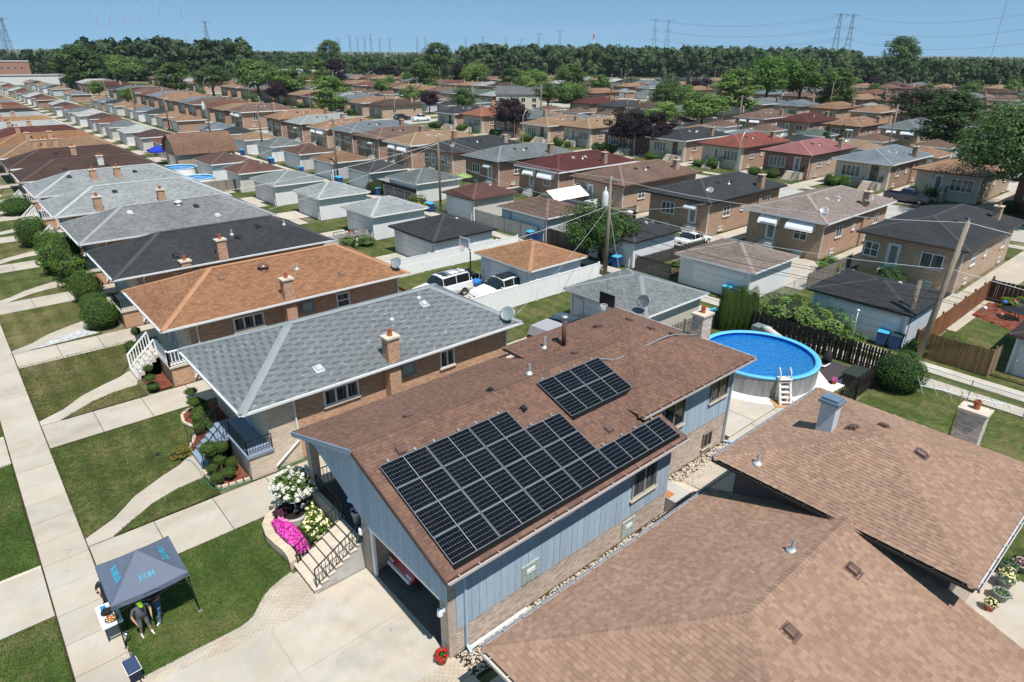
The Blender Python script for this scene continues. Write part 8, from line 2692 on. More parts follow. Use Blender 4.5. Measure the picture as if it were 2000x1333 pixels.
def canopy(x, y, w, h, rise, col, label, name='canopy', cat='canopy', rotz=0.0, lx=None):
 t = thing(name, label, cat, (x, y, 0), rotz, world=False)
 a = w / 2; b = (lx or w) / 2
 mb = MB()
 mb.add([(-b, -a, h), (b, -a, h), (b, a, h), (-b, a, h), (0, 0, h + rise), (-b, -a, h - 0.2), (b, -a, h - 0.2), (b, a, h - 0.2), (-b, a, h - 0.2)], [(0, 1, 4), (1, 2, 4), (2, 3, 4), (3, 0, 4), (5, 6, 1, 0), (6, 7, 2, 1), (7, 8, 3, 2), (8, 5, 0, 3)])
 mb.build('cover', M['cloth'], t, color=col)
 for sx, sy in ((1, 1), (1, -1), (-1, 1), (-1, -1)):
  mb = MB(); mb.bar((sx * b * 0.97, sy * a * 0.97, 0), (sx * b * 0.97, sy * a * 0.97, h - 0.05), 0.05); mb.build('leg', M['galv'], t)
 return t
canopy(29.5, 124.5, 3.2, 2.3, 0.8, (0.01, 0.03, 0.35), 'bright blue pop up canopy in a yard at the left')
canopy(54.0, 51.0, 3.4, 2.2, 0.5, (0.025, 0.022, 0.028), 'dark fabric gazebo behind the brown roofed alley garage', 'gazebo', 'gazebo')
canopy(157.0, 117.0, 3.2, 2.4, 0.9, (0.6, 0.55, 0.5), 'small white canopy far off beyond the purple maple')
# white carport tent
ct = thing('carport_tent', 'white gabled carport tent beside the brown roofed brick house', 'tent', (57.0, 55.5, 0), 0.0, world=False)
mb = MB(); mb.add([(-3, -1.7, 1.9), (3, -1.7, 1.9), (3, 0, 2.9), (-3, 0, 2.9), (3, 1.7, 1.9), (-3, 1.7, 1.9)], [(0, 1, 2, 3), (3, 2, 4, 5)]); mb.build('cover', M['white'], ct)
for sx in (-2.9, 0, 2.9):
 for sy in (-1.65, 1.65):
  mb = MB(); mb.bar((sx, sy, 0), (sx, sy, 1.9), 0.06); mb.build('leg', M['white'], ct)
mb = MB(); mb.box(53.2, 59.8, 52.5, 52.62, 0, 1.7); one('yard_wall', 'white masonry yard wall in front of the carport tent', 'wall', mb, M['white'], (56, 52.5, 0))
# patio umbrella
um = thing('patio_umbrella', 'lime green patio umbrella in a back yard', 'umbrella', (54.6, 72.6, 0), 0, world=False)
mb = MB()
for k in range(8):
 a0, a1 = k * math.pi / 4, (k + 1) * math.pi / 4
 mb.add([(0, 0, 2.7), (1.35 * math.cos(a0), 1.35 * math.sin(a0), 2.2), (1.35 * math.cos(a1), 1.35 * math.sin(a1), 2.2)], [(0, 1, 2)])
mb.build('cover', M['cloth'], um, color=(0.22, 0.30, 0.10))
mb = MB(); mb.cyl(0, 0, 0, 2.7, 0.03, n=6); mb.build('pole', M['wood'], um, color=DKW)
mb = MB(); mb.lathe([(0, 0.72), (0.6, 0.72), (0.6, 0.76), (0, 0.76)], 0, 0, 14); mb.build('table', M['black'], um)
# ------------------------------------------------------------------ yard things
def hoop(x, y, rotz, label, boardc, clear=False, h=3.05):
 t = thing('basketball_hoop', label, 'basketball hoop', (x, y, 0), rotz, world=False)
 mb = MB(); mb.tube([(0.6, 0, 0.05), (0.6, 0, 2.4), (0.15, 0, h + 0.2)], 0.06, 8); mb.build('post', M['black'], t)
 mb = MB(); mb.box(0.3, 1.4, -0.4, 0.4, 0.02, 0.2); mb.build('base', M['rubber'], t)
 mb = MB(); mb.box(0.02, 0.07, -0.62, 0.62, h - 0.1, h + 0.72); bd = mb.build('backboard', M['plastic'], t, color=boardc)
 mb = MB()
 for a, b in (((0, -0.62, h - 0.1), (0, 0.62, h - 0.1)), ((0, -0.62, h + 0.72), (0, 0.62, h + 0.72)), ((0, -0.62, h - 0.1), (0, -0.62, h + 0.72)), ((0, 0.62, h - 0.1), (0, 0.62, h + 0.72))):
  mb.bar(a, b, 0.035)
 mb.build('board_frame', M['white'] if clear else M['black'], bd)
 mb = MB(); mb.tube([(-0.26 + 0.23 * math.cos(k * 0.5236), 0.23 * math.sin(k * 0.5236), h) for k in range(13)], 0.014, 5); mb.build('ring', m_plain('orange ring' + label[:5], (0.5, 0.08, 0.03) if clear else (0.6, 0.6, 0.6), 0.5), t)
 mb = MB()
 for k in range(10):
  a = k * 0.628
  mb.bar((-0.26 + 0.22 * math.cos(a), 0.22 * math.sin(a), h), (-0.26 + 0.12 * math.cos(a + 0.3), 0.12 * math.sin(a + 0.3), h - 0.4), 0.018)
  mb.bar((-0.26 + 0.22 * math.cos(a), 0.22 * math.sin(a), h), (-0.26 + 0.12 * math.cos(a - 0.3), 0.12 * math.sin(a - 0.3), h - 0.4), 0.018)
 stuff(mb.build('net', M['white'], t))
 return t
hoop(31.4, 26.2, 0.0, 'black backboard basketball hoop in front of the beige garage', (0.012, 0.012, 0.014), h=2.6)
hoop(32.0, 42.6, 0.0, 'clear backboard basketball hoop beside the orange roofed garage', (0.45, 0.5, 0.55), True, h=2.9)
dish(32.0, 23.6, 2.75, 'dark grey dish at the corner of the beige garage roof', 0.42, RAD(195), 35, 0.55, col=(0.10, 0.10, 0.115))
gr = thing('barbecue_grill', 'black lidded barbecue grill beside the white SUV', 'grill', (31.3, 41.6, 0.02), 0.2, world=False)
mb = MB(); mb.tube([(-0.45, 0, 0.95), (0.45, 0, 0.95)], 0.3, 12); mb.build('lid', M['black'], gr, True)
mb = MB(); mb.box(-0.5, 0.5, -0.28, 0.28, 0.1, 0.85); mb.build('cart', M['black'], gr)
mb = MB(); mb.box(0.5, 0.9, -0.25, 0.25, 0.82, 0.86); mb.build('side_shelf', M['black'], gr)
for i, (x, y, c, l) in enumerate(((31.7, 40.6, (0.03, 0.18, 0.5), 'blue toy cart by the orange roofed garage'), (30.6, 42.3, (0.02, 0.02, 0.02), 'black heap of covers by the clear hoop'))):
 t = thing('toy_cart' if i == 0 else 'covered_heap', l, 'toy' if i == 0 else 'heap', (x, y, 0.02), 0.3, world=False)
 mb = MB(); mb.add([(-0.45, -0.3, 0.1), (0.45, -0.3, 0.1), (0.45, 0.3, 0.1), (-0.45, 0.3, 0.1), (-0.5, -0.35, 0.4), (0.3, -0.35, 0.45), (0.3, 0.35, 0.5), (-0.5, 0.35, 0.4)], [(0, 3, 2, 1), (0, 1, 5, 4), (1, 2, 6, 5), (2, 3, 7, 6), (3, 0, 4, 7), (4, 5, 6, 7)]); mb.build('body', M['plastic'], t, color=c)
 for sx in (-0.3, 0.3):
  mb = MB(); mb.tube([(sx, -0.34, 0.14), (sx, 0.34, 0.14)], 0.14, 10); mb.build('wheels' if i == 0 else 'fold', M['rubber'], t)
 mb = MB(); mb.tube([(0.3, 0, 0.45), (0.45, 0, 0.85), (0.3, 0.1, 1.0)], 0.03, 6); mb.build('handle', M['galv'], t)
sl_ = thing('toy_slide', 'red and blue toddler slide behind the orange roofed house', 'slide', (25.2, 42.6, 0.02), 0.4, world=False)
mb = MB(); mb.add([(-0.2, -0.2, 0.9), (-0.2, 0.2, 0.9), (1.0, 0.2, 0.1), (1.0, -0.2, 0.1), (-0.2, -0.24, 1.0), (1.0, -0.24, 0.2), (-0.2, 0.24, 1.0), (1.0, 0.24, 0.2)], [(0, 3, 2, 1), (0, 4, 5, 3), (1, 2, 7, 6)]); mb.build('chute', M['plastic'], sl_, color=(0.5, 0.02, 0.03))
mb = MB(); mb.box(-0.65, -0.2, -0.25, 0.25, 0.0, 0.9); mb.build('ladder', M['plastic'], sl_, color=(0.02, 0.16, 0.5))
bn = thing('garden_bench', 'dark bench against the beige garage wall', 'bench', (31.3, 28.6, 0.02), math.pi / 2, world=False)
mb = MB(); mb.box(-0.7, 0.7, -0.2, 0.25, 0.4, 0.46); mb.build('seat', M['wood'], bn, color=DKW)
mb = MB(); mb.box(-0.7, 0.7, -0.27, -0.2, 0.46, 0.9); mb.build('backrest', M['wood'], bn, color=DKW)
for sx in (-0.6, 0.6):
 mb = MB(); mb.box(sx - 0.04, sx + 0.04, -0.2, 0.25, 0, 0.4); mb.build('leg', M['black'], bn)
# air conditioner units
for x, y, l in ((59.4, 9.0, 'green grey air conditioner unit at the right edge'), (57.6, 21.3, 'small grey air conditioner unit by the charcoal house'), (58.6, 43.6, 'grey air conditioner behind the dark brick house'), (58.9, 57.6, 'pale air conditioner behind the brown roofed house')):
 t = thing('air_conditioner', l, 'air conditioner', (x, y, 0.03), 0, world=False)
 mb = MB(); mb.box(-0.4, 0.4, -0.4, 0.4, 0.05, 0.8); mb.build('case', M['metal'], t, color=(0.22, 0.26, 0.26))
 mb = MB(); mb.lathe([(0.34, 0.8), (0.34, 0.84), (0.05, 0.86), (0, 0.86)], 0, 0, 14); mb.build('fan_grille', M['black'], t)
# garden with ornaments at the right edge
Gd('garden_bed', [[(54.5, 7.6), (60.3, 7.6), (60.3, 11.3), (56.0, 11.3)]], 0.03, M['mulch'])
Gd('garden_lawn', [rect(45.3, 60.3, 7.45, 11.4)], 0.02, M['grass'])
tb = thing('garden_table', 'round dark garden table in the ornament garden', 'table', (57.5, 9.0, 0.03), 0, world=False)
mb = MB(); mb.lathe([(0, 0.68), (0.75, 0.68), (0.75, 0.72), (0, 0.72)], 0, 0, 18); mb.build('top', M['black'], tb)
for k in range(3):
 a = k * 2.1
 mb = MB(); mb.bar((0.2 * math.cos(a), 0.2 * math.sin(a), 0.68), (0.5 * math.cos(a), 0.5 * math.sin(a), 0), 0.04); mb.build('leg', M['black'], tb)
for i, (x, y, c, l) in enumerate(((58.6, 10.0, (0.02, 0.15, 0.55), 'blue glass ball on a stake in the garden'), (59.5, 9.6, (0.3, 0.02, 0.03), 'red ball on a stake in the garden'), (56.0, 10.6, (0.6, 0.6, 0.62), 'white ornament hung on the fence'), (55.4, 9.4, (0.35, 0.12, 0.08), 'terracotta garden figure on the mulch'))):
 mb = MB(); mb.tube([(x, y, 0), (x, y, 0.7)], 0.015, 5); mb.ell((x, y, 0.8), (0.16, 0.16, 0.16), 10, 8)
 one('garden_ornament', l, 'ornament', mb, M['plastic'], (x, y, 0), color=c, smooth=True)
# wooden trestle at the white fence end
tv = thing('wooden_steps', 'small brown timber landing at the end of the white vinyl fence', 'steps', (41.0, 33.2, 0), 0, world=False)
mb = MB(); mb.box(-0.5, 0.5, -0.6, 0.6, 0.35, 0.42); mb.build('deck', M['wood'], tv, color=(0.16, 0.09, 0.05))
for sx in (-0.45, 0.45):
 for sy in (-0.55, 0.55):
  mb = MB(); mb.box(sx - 0.04, sx + 0.04, sy - 0.04, sy + 0.04, 0, 1.3 if sy < 0 else 0.4); mb.build('post', M['wood'], tv, color=(0.16, 0.09, 0.05))
mb = MB(); mb.bar((-0.45, -0.55, 1.25), (0.45, -0.55, 1.25), 0.06); mb.build('rail', M['wood'], tv, color=(0.16, 0.09, 0.05))
# vegetable plot
Gd('vegetable_plot', [rect(45.5, 52, 31.2, 34.0)], 0.03, M['soil'])
for i, (x, y) in enumerate(((47.0, 32.5), (49.0, 33.0), (50.5, 32.2))):
 shrub(x, y, 0.5, 0.5, (0.08, 0.15, 0.03), f'low vegetable clump in the fenced plot, {ordinal(i + 1)} from the alley', SH_LOOSE, name='vegetable_clump')
dish(62.0, 38.6, 3.95, 'pale dish on the charcoal brick house roof corner', 0.38, RAD(200), 40, 0.45, col=(0.30, 0.30, 0.31))
dish(61.9, 26.2, 3.95, 'pale dish on the rear corner of the pinkish roof', 0.38, RAD(200), 40, 0.45, col=(0.30, 0.30, 0.31))
dish(69.6, 25.3, 4.2, 'dish beside the chimney of the pinkish roofed house', 0.38, RAD(200), 40, 0.45, col=(0.30, 0.30, 0.31))
dish(61.8, 84.6, 3.95, 'pale dish on a charcoal roof near the lamp topped pole', 0.38, RAD(200), 40, 0.45, col=(0.30, 0.30, 0.31))
for i, y in enumerate((48.2, 59.6, 94.0, 104.6)):
 dish(117.5 if i < 2 else 118.0, y, 4.0, f'small dish on a second street roof, {ordinal(i + 1)} from the right', 0.38, RAD(200), 40, 0.45, col=(0.30, 0.30, 0.31))
# antenna lying by the brick chimney of the tan house
an_ = thing('tv_antenna', 'tilted old television antenna beside the tan house chimney', 'antenna', (27.0, 4.9, 0.0))
mb = MB(); mb.tube([(27.0, 4.95, 0), (27.0, 4.95, 6.3)], 0.025, 6); mb.build('mast', m_plain('yellow mast', (0.35, 0.28, 0.08), 0.6), an_)
mb = MB(); mb.tube([(26.4, 6.2, 6.3), (27.6, 3.6, 6.1)], 0.02, 5)
for k in range(7):
 f = k / 6
 c = Vector((26.4, 6.2, 6.3)).lerp(Vector((27.6, 3.6, 6.1)), f)
 w = 0.8 - 0.08 * k
 mb.bar(c + Vector((-w * 0.9, -w * 0.42, 0)), c + Vector((w * 0.9, w * 0.42, 0)), 0.015)
mb.build('elements', M['galv'], an_)
# ------------------------------------------------------------------ canopy tent with people at the sidewalk
TX0, TX1, TY0, TY1, TZ, TP = 0.55, 2.85, 19.55, 21.85, 1.97, 2.78
TENTC = (0.10, 0.122, 0.172)
tent = thing('canopy_tent', 'slate grey pop up canopy with cyan lettering on the lawn by the sidewalk', 'canopy', ((TX0 + TX1) / 2, (TY0 + TY1) / 2, 0))
M['tentcloth'] = m_plain('tent cloth', TENTC, 0.65, 0.08, 3.0, 0, 0.25)
pk_ = ((TX0 + TX1) / 2, (TY0 + TY1) / 2, TP)
corners = [(TX0, TY0), (TX1, TY0), (TX1, TY1), (TX0, TY1)]
mb = MB()
N = 10
vid = {}
for k in range(4):
 a, b = corners[k], corners[(k + 1) % 4]
 rows = []
 for j in range(N + 1):
  v = j / N
  row = []
  for i in range(N + 1):
   u = i / N
   ex, ey = a[0] + (b[0] - a[0]) * u, a[1] + (b[1] - a[1]) * u
   x = ex + (pk_[0] - ex) * v; y = ey + (pk_[1] - ey) * v
   z = TZ + (TP - TZ) * (v ** 1.12) - 0.055 * math.sin(math.pi * u) * (1 - v) ** 1.0 + 0.006 * math.sin(9 * u + 5 * v + k)
   row.append((x, y, z))
  rows.append(row)
 vs = [p for r in rows for p in r]
 fs = []
 for j in range(N):
  for i in range(N):
   q = j * (N + 1) + i
   fs.append((q, q + 1, q + N + 2, q + N + 1))
 mb.add(vs, fs)
cover = mb.build('cover', M['tentcloth'], tent, True)
for k in range(4):
 a, b = corners[k], corners[(k + 1) % 4]
 mb = MB()
 n = 10
 vs = []
 for i in range(n + 1):
  u = i / n
  x, y = a[0] + (b[0] - a[0]) * u, a[1] + (b[1] - a[1]) * u
  z = TZ - 0.055 * math.sin(math.pi * u)
  ox, oy = (y - pk_[1], 0), 0
  d = Vector((x - pk_[0], y - pk_[1], 0)).normalized() * 0.004
  vs += [(x + d.x, y + d.y, z + 0.002), (x + d.x * 4, y + d.y * 4, z - 0.17)]
 mb.add(vs, [(2 * i + 1, 2 * i + 3, 2 * i + 2, 2 * i) for i in range(n)])
 mb.build('valance', M['tentcloth'], tent, True)
for (x, y), (fx, fy) in zip(corners, ((0.6, 19.66), (2.93, 19.7), (2.9, 21.88), (0.56, 21.9))):
 mb = MB(); mb.bar((fx, fy, 0.02), (x + (0.06 if x < 1 else -0.06), y + (0.06 if y < 20 else -0.06), TZ - 0.03), 0.035)
 lg = mb.build('leg', M['black'], tent)
 mb = MB(); mb.box(fx - 0.06, fx + 0.06, fy - 0.06, fy + 0.06, 0.02, 0.035); mb.build('foot_plate', M['galv'], lg)
for k in range(4):
 a, b = corners[k], corners[(k + 1) % 4]
 mb = MB()
 m = ((a[0] + b[0]) / 2, (a[1] + b[1]) / 2)
 mb.bar((a[0], a[1], TZ - 0.08), (m[0], m[1], TZ - 0.42), 0.022); mb.bar((m[0], m[1], TZ - 0.42), (b[0], b[1], TZ - 0.08), 0.022)
 mb.bar((a[0], a[1], TZ - 0.42), (m[0], m[1], TZ - 0.08), 0.022); mb.bar((m[0], m[1], TZ - 0.08), (b[0], b[1], TZ - 0.42), 0.022)
 mb.build('truss', M['black'], tent)
# lettering: strokes of each letter laid on the cloth
GL = {'S': [[(0.9, 0.85), (0.6, 1.0), (0.2, 0.95), (0.1, 0.72), (0.35, 0.55), (0.7, 0.45), (0.9, 0.25), (0.7, 0.03), (0.3, 0.0), (0.08, 0.15)]],
 'U': [[(0.1, 1), (0.1, 0.3), (0.3, 0.02), (0.7, 0.02), (0.9, 0.3), (0.9, 1)]],
 'N': [[(0.1, 0), (0.1, 1), (0.9, 0), (0.9, 1)]],
 'R': [[(0.1, 0), (0.1, 1), (0.65, 1), (0.88, 0.8), (0.65, 0.52), (0.1, 0.5)], [(0.5, 0.5), (0.9, 0.0)]]}
M['cyan'] = m_plain('cyan print', (0.02, 0.36, 0.52), 0.6, 0.05, 5)
def lettering(word, face, u0, du, v0, dv, th, squash=1.0):
 """word printed on tent face k; u runs along the eave, v up the slope (0..1)"""
 a, b = corners[face], corners[(face + 1) % 4]
 def P(u, v):
  ex, ey = a[0] + (b[0] - a[0]) * u, a[1] + (b[1] - a[1]) * u
  x = ex + (pk_[0] - ex) * v; y = ey + (pk_[1] - ey) * v
  un = u
  z = TZ + (TP - TZ) * (v ** 1.12) - 0.055 * math.sin(math.pi * un) * (1 - v) + 0.006 * math.sin(9 * u + 5 * v + face)
  return Vector((x, y, z + 0.012))
 cw = du / len(word)
 for i, chh in enumerate(word):
  m_ = MB()
  for stroke in GL[chh]:
   pts = []
   for (gx, gy) in stroke:
    v = v0 + dv * gy
    k = (0.5 - (0.5 - (u0 + cw * (i + gx * 0.82))) / max(0.12, (1 - v)))
    pts.append((k, v))
   for (p, q) in zip(pts, pts[1:]):
    A, B = P(*p), P(*q)
    nrm = Vector((0, 0, 1))
    d = (B - A)
    L = d.length
    if L < 1e-5:
     continue
    s = d.normalized().cross(nrm).normalized() * th / 2
    e = d.normalized() * th * 0.3
    m_.add([A - s - e, B - s + e, B + s + e, A + s - e], [(0, 1, 2, 3)])
  m_.build('letter', M['cyan'], cover)
lettering('RUN', 0, 0.42, 0.20, 0.30, 0.12, 0.022)
lettering('SUNRUN', 3, 0.34, 0.36, 0.30, 0.14, 0.025)
lettering('SUNRUN', 1, 0.34, 0.36, 0.30, 0.14, 0.025)
# table
tbl = thing('folding_table', 'white folding table with food at the edge of the canopy', 'table', (0.47, 20.7, 0.03))
mb = MB(); mb.box(0.17, 0.77, 20.12, 21.32, 0.72, 0.76); mb.build('top', M['white'], tbl)
for yy in (20.3, 21.15):
 mb = MB(); mb.bar((0.24, yy, 0.03), (0.26, yy, 0.72), 0.03); mb.bar((0.7, yy, 0.03), (0.68, yy, 0.72), 0.03); mb.bar((0.24, yy, 0.12), (0.7, yy, 0.12), 0.025)
 mb.build('leg_frame', M['black'], tbl)
pl = thing('fruit_platter', 'round platter of cut fruit on the white table', 'platter', (0.5, 20.42, 0.76))
mb = MB(); mb.lathe([(0, 0.765), (0.19, 0.765), (0.21, 0.80), (0.2, 0.80), (0.18, 0.775), (0, 0.775)], 0.5, 20.42, 20); mb.build('plate', M['chrome'], pl)
fg = random.Random(5)
for i in range(34):
 a, r = fg.uniform(0, 6.28), fg.uniform(0.0, 0.16)
 x, y = 0.5 + r * math.cos(a), 20.42 + r * math.sin(a)
 mb = MB(); mb.ell((x, y, 0.80 + fg.uniform(0, 0.03)), (0.035, 0.025, 0.02), 6, 4); mb.build('fruit_piece', M['plastic'], pl, True, color=fg.choice([(0.55, 0.25, 0.02), (0.5, 0.05, 0.03), (0.6, 0.45, 0.05), (0.6, 0.55, 0.4), (0.08, 0.25, 0.03), (0.45, 0.12, 0.04)]))
bg_ = thing('black_bag', 'black bag lying on the white table', 'bag', (0.45, 20.78, 0.76))
mb = MB(); mb.ell((0.45, 20.78, 0.84), (0.2, 0.15, 0.1), 12, 8, 0, 0.06, random.Random(2)); mb.build('body', M['cloth'], bg_, True, color=(0.012, 0.012, 0.014))
mb = MB(); mb.tube([(0.3, 20.78, 0.88), (0.38, 20.8, 1.0), (0.52, 20.8, 1.0), (0.6, 20.78, 0.88)], 0.012, 6); mb.build('strap', M['black'], bg_, True)
mb = MB(); mb.box(0.3, 0.46, 21.0, 21.2, 0.762, 0.80)
one('leaflets', 'blue leaflets stacked on the white table', 'leaflets', mb, M['plastic'], (0.38, 21.1, 0.76), color=(0.02, 0.2, 0.5))
mb = MB(); mb.lathe([(0, 0.03), (0.1, 0.03), (0.1, 0.3), (0.07, 0.36), (0, 0.36)], 0.72, 20.0, 12)
one('steel_jug', 'steel jug standing under the table end', 'jug', mb, M['chrome'], (0.72, 20.0, 0.03), smooth=True)
# cooler
co = thing('rolling_cooler', 'navy blue rolling cooler on the sidewalk edge', 'cooler', (0.55, 18.33, 0.03), RAD(4), world=False)
mb = MB(); mb.add([(-0.16, -0.27, 0.06), (0.16, -0.27, 0.06), (0.16, 0.27, 0.06), (-0.16, 0.27, 0.06), (-0.18, -0.3, 0.44), (0.18, -0.3, 0.44), (0.18, 0.3, 0.44), (-0.18, 0.3, 0.44)], [(0, 3, 2, 1), (0, 1, 5, 4), (1, 2, 6, 5), (2, 3, 7, 6), (3, 0, 4, 7)]); mb.build('body', M['cloth'], co, color=(0.012, 0.018, 0.04))
mb = MB(); mb.add([(-0.19, -0.31, 0.44), (0.19, -0.31, 0.44), (0.19, 0.31, 0.44), (-0.19, 0.31, 0.44), (-0.17, -0.29, 0.52), (0.17, -0.29, 0.52), (0.17, 0.29, 0.52), (-0.17, 0.29, 0.52)], [(4, 5, 6, 7), (0, 1, 5, 4), (1, 2, 6, 5), (2, 3, 7, 6), (3, 0, 4, 7)]); mb.build('lid', M['cloth'], co, color=(0.03, 0.05, 0.11))
mb = MB()
for a, b in (((-0.195, -0.315), (0.195, -0.315)), ((-0.195, 0.315), (0.195, 0.315)), ((-0.195, -0.315), (-0.195, 0.315)), ((0.195, -0.315), (0.195, 0.315))):
 mb.bar((a[0], a[1], 0.445), (b[0], b[1], 0.445), 0.014)
mb.build('piping', M['white'], co)
mb = MB(); mb.tube([(-0.12, 0.3, 0.4), (-0.12, 0.36, 0.62), (0.0, 0.37, 0.66), (0.12, 0.36, 0.62), (0.12, 0.3, 0.4)], 0.012, 6); mb.build('handle', M['galv'], co)
for sx in (-0.16, 0.16):
 mb = MB(); mb.tube([(sx - 0.02, -0.26, 0.07), (sx + 0.02, -0.26, 0.07)], 0.07, 10); mb.build('wheel', M['rubber'], co)
# ------------------------------------------------------------------ people
def person(label, loc, heading, J, cols, cap=None, hair=None, shorts=False, name='person', scale=1.0):
 """J: joint positions in body space (x forward, y left, z up), one continuous skinned body"""
 t = thing(name, label, 'person', loc, heading, world=False)
 t.scale = (scale, scale, scale)
 V, E, Rr = [], [], []
 def add(p, r, parent=None):
  V.append(p); Rr.append(r)
  if parent is not None:
   E.append((parent, len(V) - 1))
  return len(V) - 1
 pel = add(J['pelvis'], (0.145, 0.165))
 bel = add(J['belly'], J.get('bellyr', (0.14, 0.165)), pel)
 che = add(J['chest'], (0.125, 0.165), bel)
 nec = add(J['neck'], (0.055, 0.055), che)
 h1 = add(J['head'], (0.085, 0.075), nec)
 h2 = add(tuple(np.array(J['head']) + np.array((0.01, 0, 0.1))), (0.085, 0.075), h1)
 for s, L in ((1, 'l'), (-1, 'r')):
  sh = add(J['sh' + L], (0.062, 0.062), che)
  el = add(J['el' + L], (0.045, 0.045), sh)
  wr = add(J['wr' + L], (0.03, 0.032), el)
  hd = np.array(J['wr' + L]); d = hd - np.array(J['el' + L]); d = d / np.linalg.norm(d)
  pm = add(tuple(hd + d * 0.07), (0.02, 0.036), wr)
  side = np.cross(d, (0, 1.0 if abs(d[1]) < 0.8 else 0, 0.2)); side /= np.linalg.norm(side)
  for k, ln in enumerate((0.07, 0.085, 0.09, 0.075)):
   b = hd + d * 0.10 + side * (k - 1.5) * 0.021
   f1 = add(tuple(b), (0.0095, 0.0095), pm)
   f2 = add(tuple(b + d * ln * 0.5 + np.array((0.01, 0, -0.005))), (0.009, 0.009), f1)
   add(tuple(b + d * ln * 0.9 + np.array((0.03, 0, -0.012))), (0.008, 0.008), f2)
  th = add(tuple(hd + d * 0.045 + side * -0.042), (0.011, 0.011), wr)
  add(tuple(hd + d * 0.085 + side * -0.058), (0.009, 0.009), th)
  hp = add(J['hip' + L], (0.09, 0.095), pel)
  kn = add(J['kn' + L], (0.062, 0.062), hp)
  ca = add(tuple(np.array(J['kn' + L]) * 0.6 + np.array(J['an' + L]) * 0.4), (0.055, 0.055), kn)
  an = add(J['an' + L], (0.037, 0.037), ca)
  he = add(tuple(np.array(J['an' + L]) + np.array((-0.03, 0, -0.05))), (0.036, 0.034), an)
  bl = add(tuple(np.array(J['an' + L]) + np.array((0.13, 0.01 * s, -0.055))), (0.03, 0.042), an)
  add(tuple(np.array(J['an' + L]) + np.array((0.2, 0.01 * s, -0.06))), (0.022, 0.034), bl)
 me = bpy.data.meshes.new('body')
 me.from_pydata([tuple(float(c) for c in p) for p in V], E, [])
 o = bpy.data.objects.new('body', me)
 COL.objects.link(o)
 o.parent = t
 sk = o.modifiers.new('Skin', 'SKIN')
 sk.use_smooth_shade = True
 for i, r in enumerate(Rr):
  me.skin_vertices[0].data[i].radius = r
 me.skin_vertices[0].data[0].use_root = True
 sb = o.modifiers.new('Sub', 'SUBSURF'); sb.levels = 2; sb.render_levels = 2
 bpy.context.view_layer.update()
 dg = bpy.context.evaluated_depsgraph_get()
 m2 = bpy.data.meshes.new_from_object(o.evaluated_get(dg))
 o.modifiers.clear()
 o.data = m2
 m2.materials.clear()
 shirt, trous, shoe = cols
 for nm, c in (('skin', None), ('shirt', shirt), ('trousers', trous), ('shoes', shoe)):
  m2.materials.append(M['skin'] if c is None else m_plain('cloth ' + nm + label[:12], c, 0.9, 0.14, 9.0, fine=0.1))
 pz = J['pelvis'][2]
 kz = min(J['knl'][2], J['knr'][2])
 chx = Vector(J['chest'])
 for p in m2.polygons:
  c = p.center
  m = 0
  if c.z < 0.085:
   m = 3
  elif c.z < pz + 0.02 and abs(c.y) < 0.36 and not any((c - Vector(J[w])).length < 0.16 for w in ('wrl', 'wrr')):
   m = 2 if (not shorts or c.z > kz - 0.06) else 0
   if shorts and 0.085 <= c.z < 0.16:
    m = 3
  else:
   d = min((c - Vector(J[w])).length for w in ('ell', 'elr'))
   dw = min((c - Vector(J[w])).length for w in ('wrl', 'wrr'))
   if c.z > J['neck'][2] + 0.0 and (c - Vector(J['head'])).length < 0.24:
    m = 0
   elif abs(c.y) > 0.19 and (dw < 0.2 or d < 0.09):
    m = 0
   else:
    m = 1
  p.material_index = m
  p.use_smooth = True
 hd = Vector(J['head']) + Vector((0.01, 0, 0.05))
 mb = MB()
 if cap:
  vs = []
  mb.lathe([(0.095, 0.02), (0.1, 0.05), (0.09, 0.1), (0.055, 0.135), (0, 0.145)], 0, 0, 14)
  mb.add([(0.06, -0.075, 0.03), (0.2, -0.05, 0.02), (0.22, 0, 0.022), (0.2, 0.05, 0.02), (0.06, 0.075, 0.03), (0.06, -0.075, 0.018), (0.2, -0.05, 0.008), (0.22, 0, 0.01), (0.2, 0.05, 0.008), (0.06, 0.075, 0.018)],
   [(0, 1, 2, 3, 4), (9, 8, 7, 6, 5), (0, 5, 6, 1), (1, 6, 7, 2), (2, 7, 8, 3), (3, 8, 9, 4)])
  q = mb.build('cap', M['cloth'], t, True, color=cap)
  q.location = hd
  q.rotation_euler = (0, J.get('nod', 0.2), 0)
  mb = MB()
 mb.ell((0, 0, 0.015), (0.098, 0.088, 0.105), 14, 10)
 mb.v = [(x - (0.03 if x > 0.02 else 0), y, z + 0.01) for x, y, z in mb.v]
 q = mb.build('hair', M['cloth'], t, True, color=hair or (0.02, 0.013, 0.01))
 q.location = hd + Vector((-0.018, 0, 0.018)); q.scale = (0.94, 1.0, 0.94) if not cap else (0.86, 0.9, 0.6)
 f = MB()
 for s in (-1, 1):
  f.ell((0.083, s * 0.033, 0.01), (0.012, 0.014, 0.01), 6, 5)
 e = f.build('eyes', M['black'], t, True); e.location = hd
 f = MB(); f.ell((0.1, 0, -0.02), (0.02, 0.014, 0.025), 6, 5); n_ = f.build('nose', M['skin'], t, True); n_.location = hd
 f = MB(); f.ell((0.088, 0, -0.06), (0.008, 0.026, 0.007), 6, 4); n_ = f.build('mouth', m_plain('lips' + label[:6], (0.3, 0.1, 0.08), 0.5), t, True); n_.location = hd
 for s in (-1, 1):
  f = MB(); f.ell((0.0, s * 0.085, -0.01), (0.022, 0.012, 0.034), 6, 5); n_ = f.build('ear', M['skin'], t, True); n_.location = hd
 return t
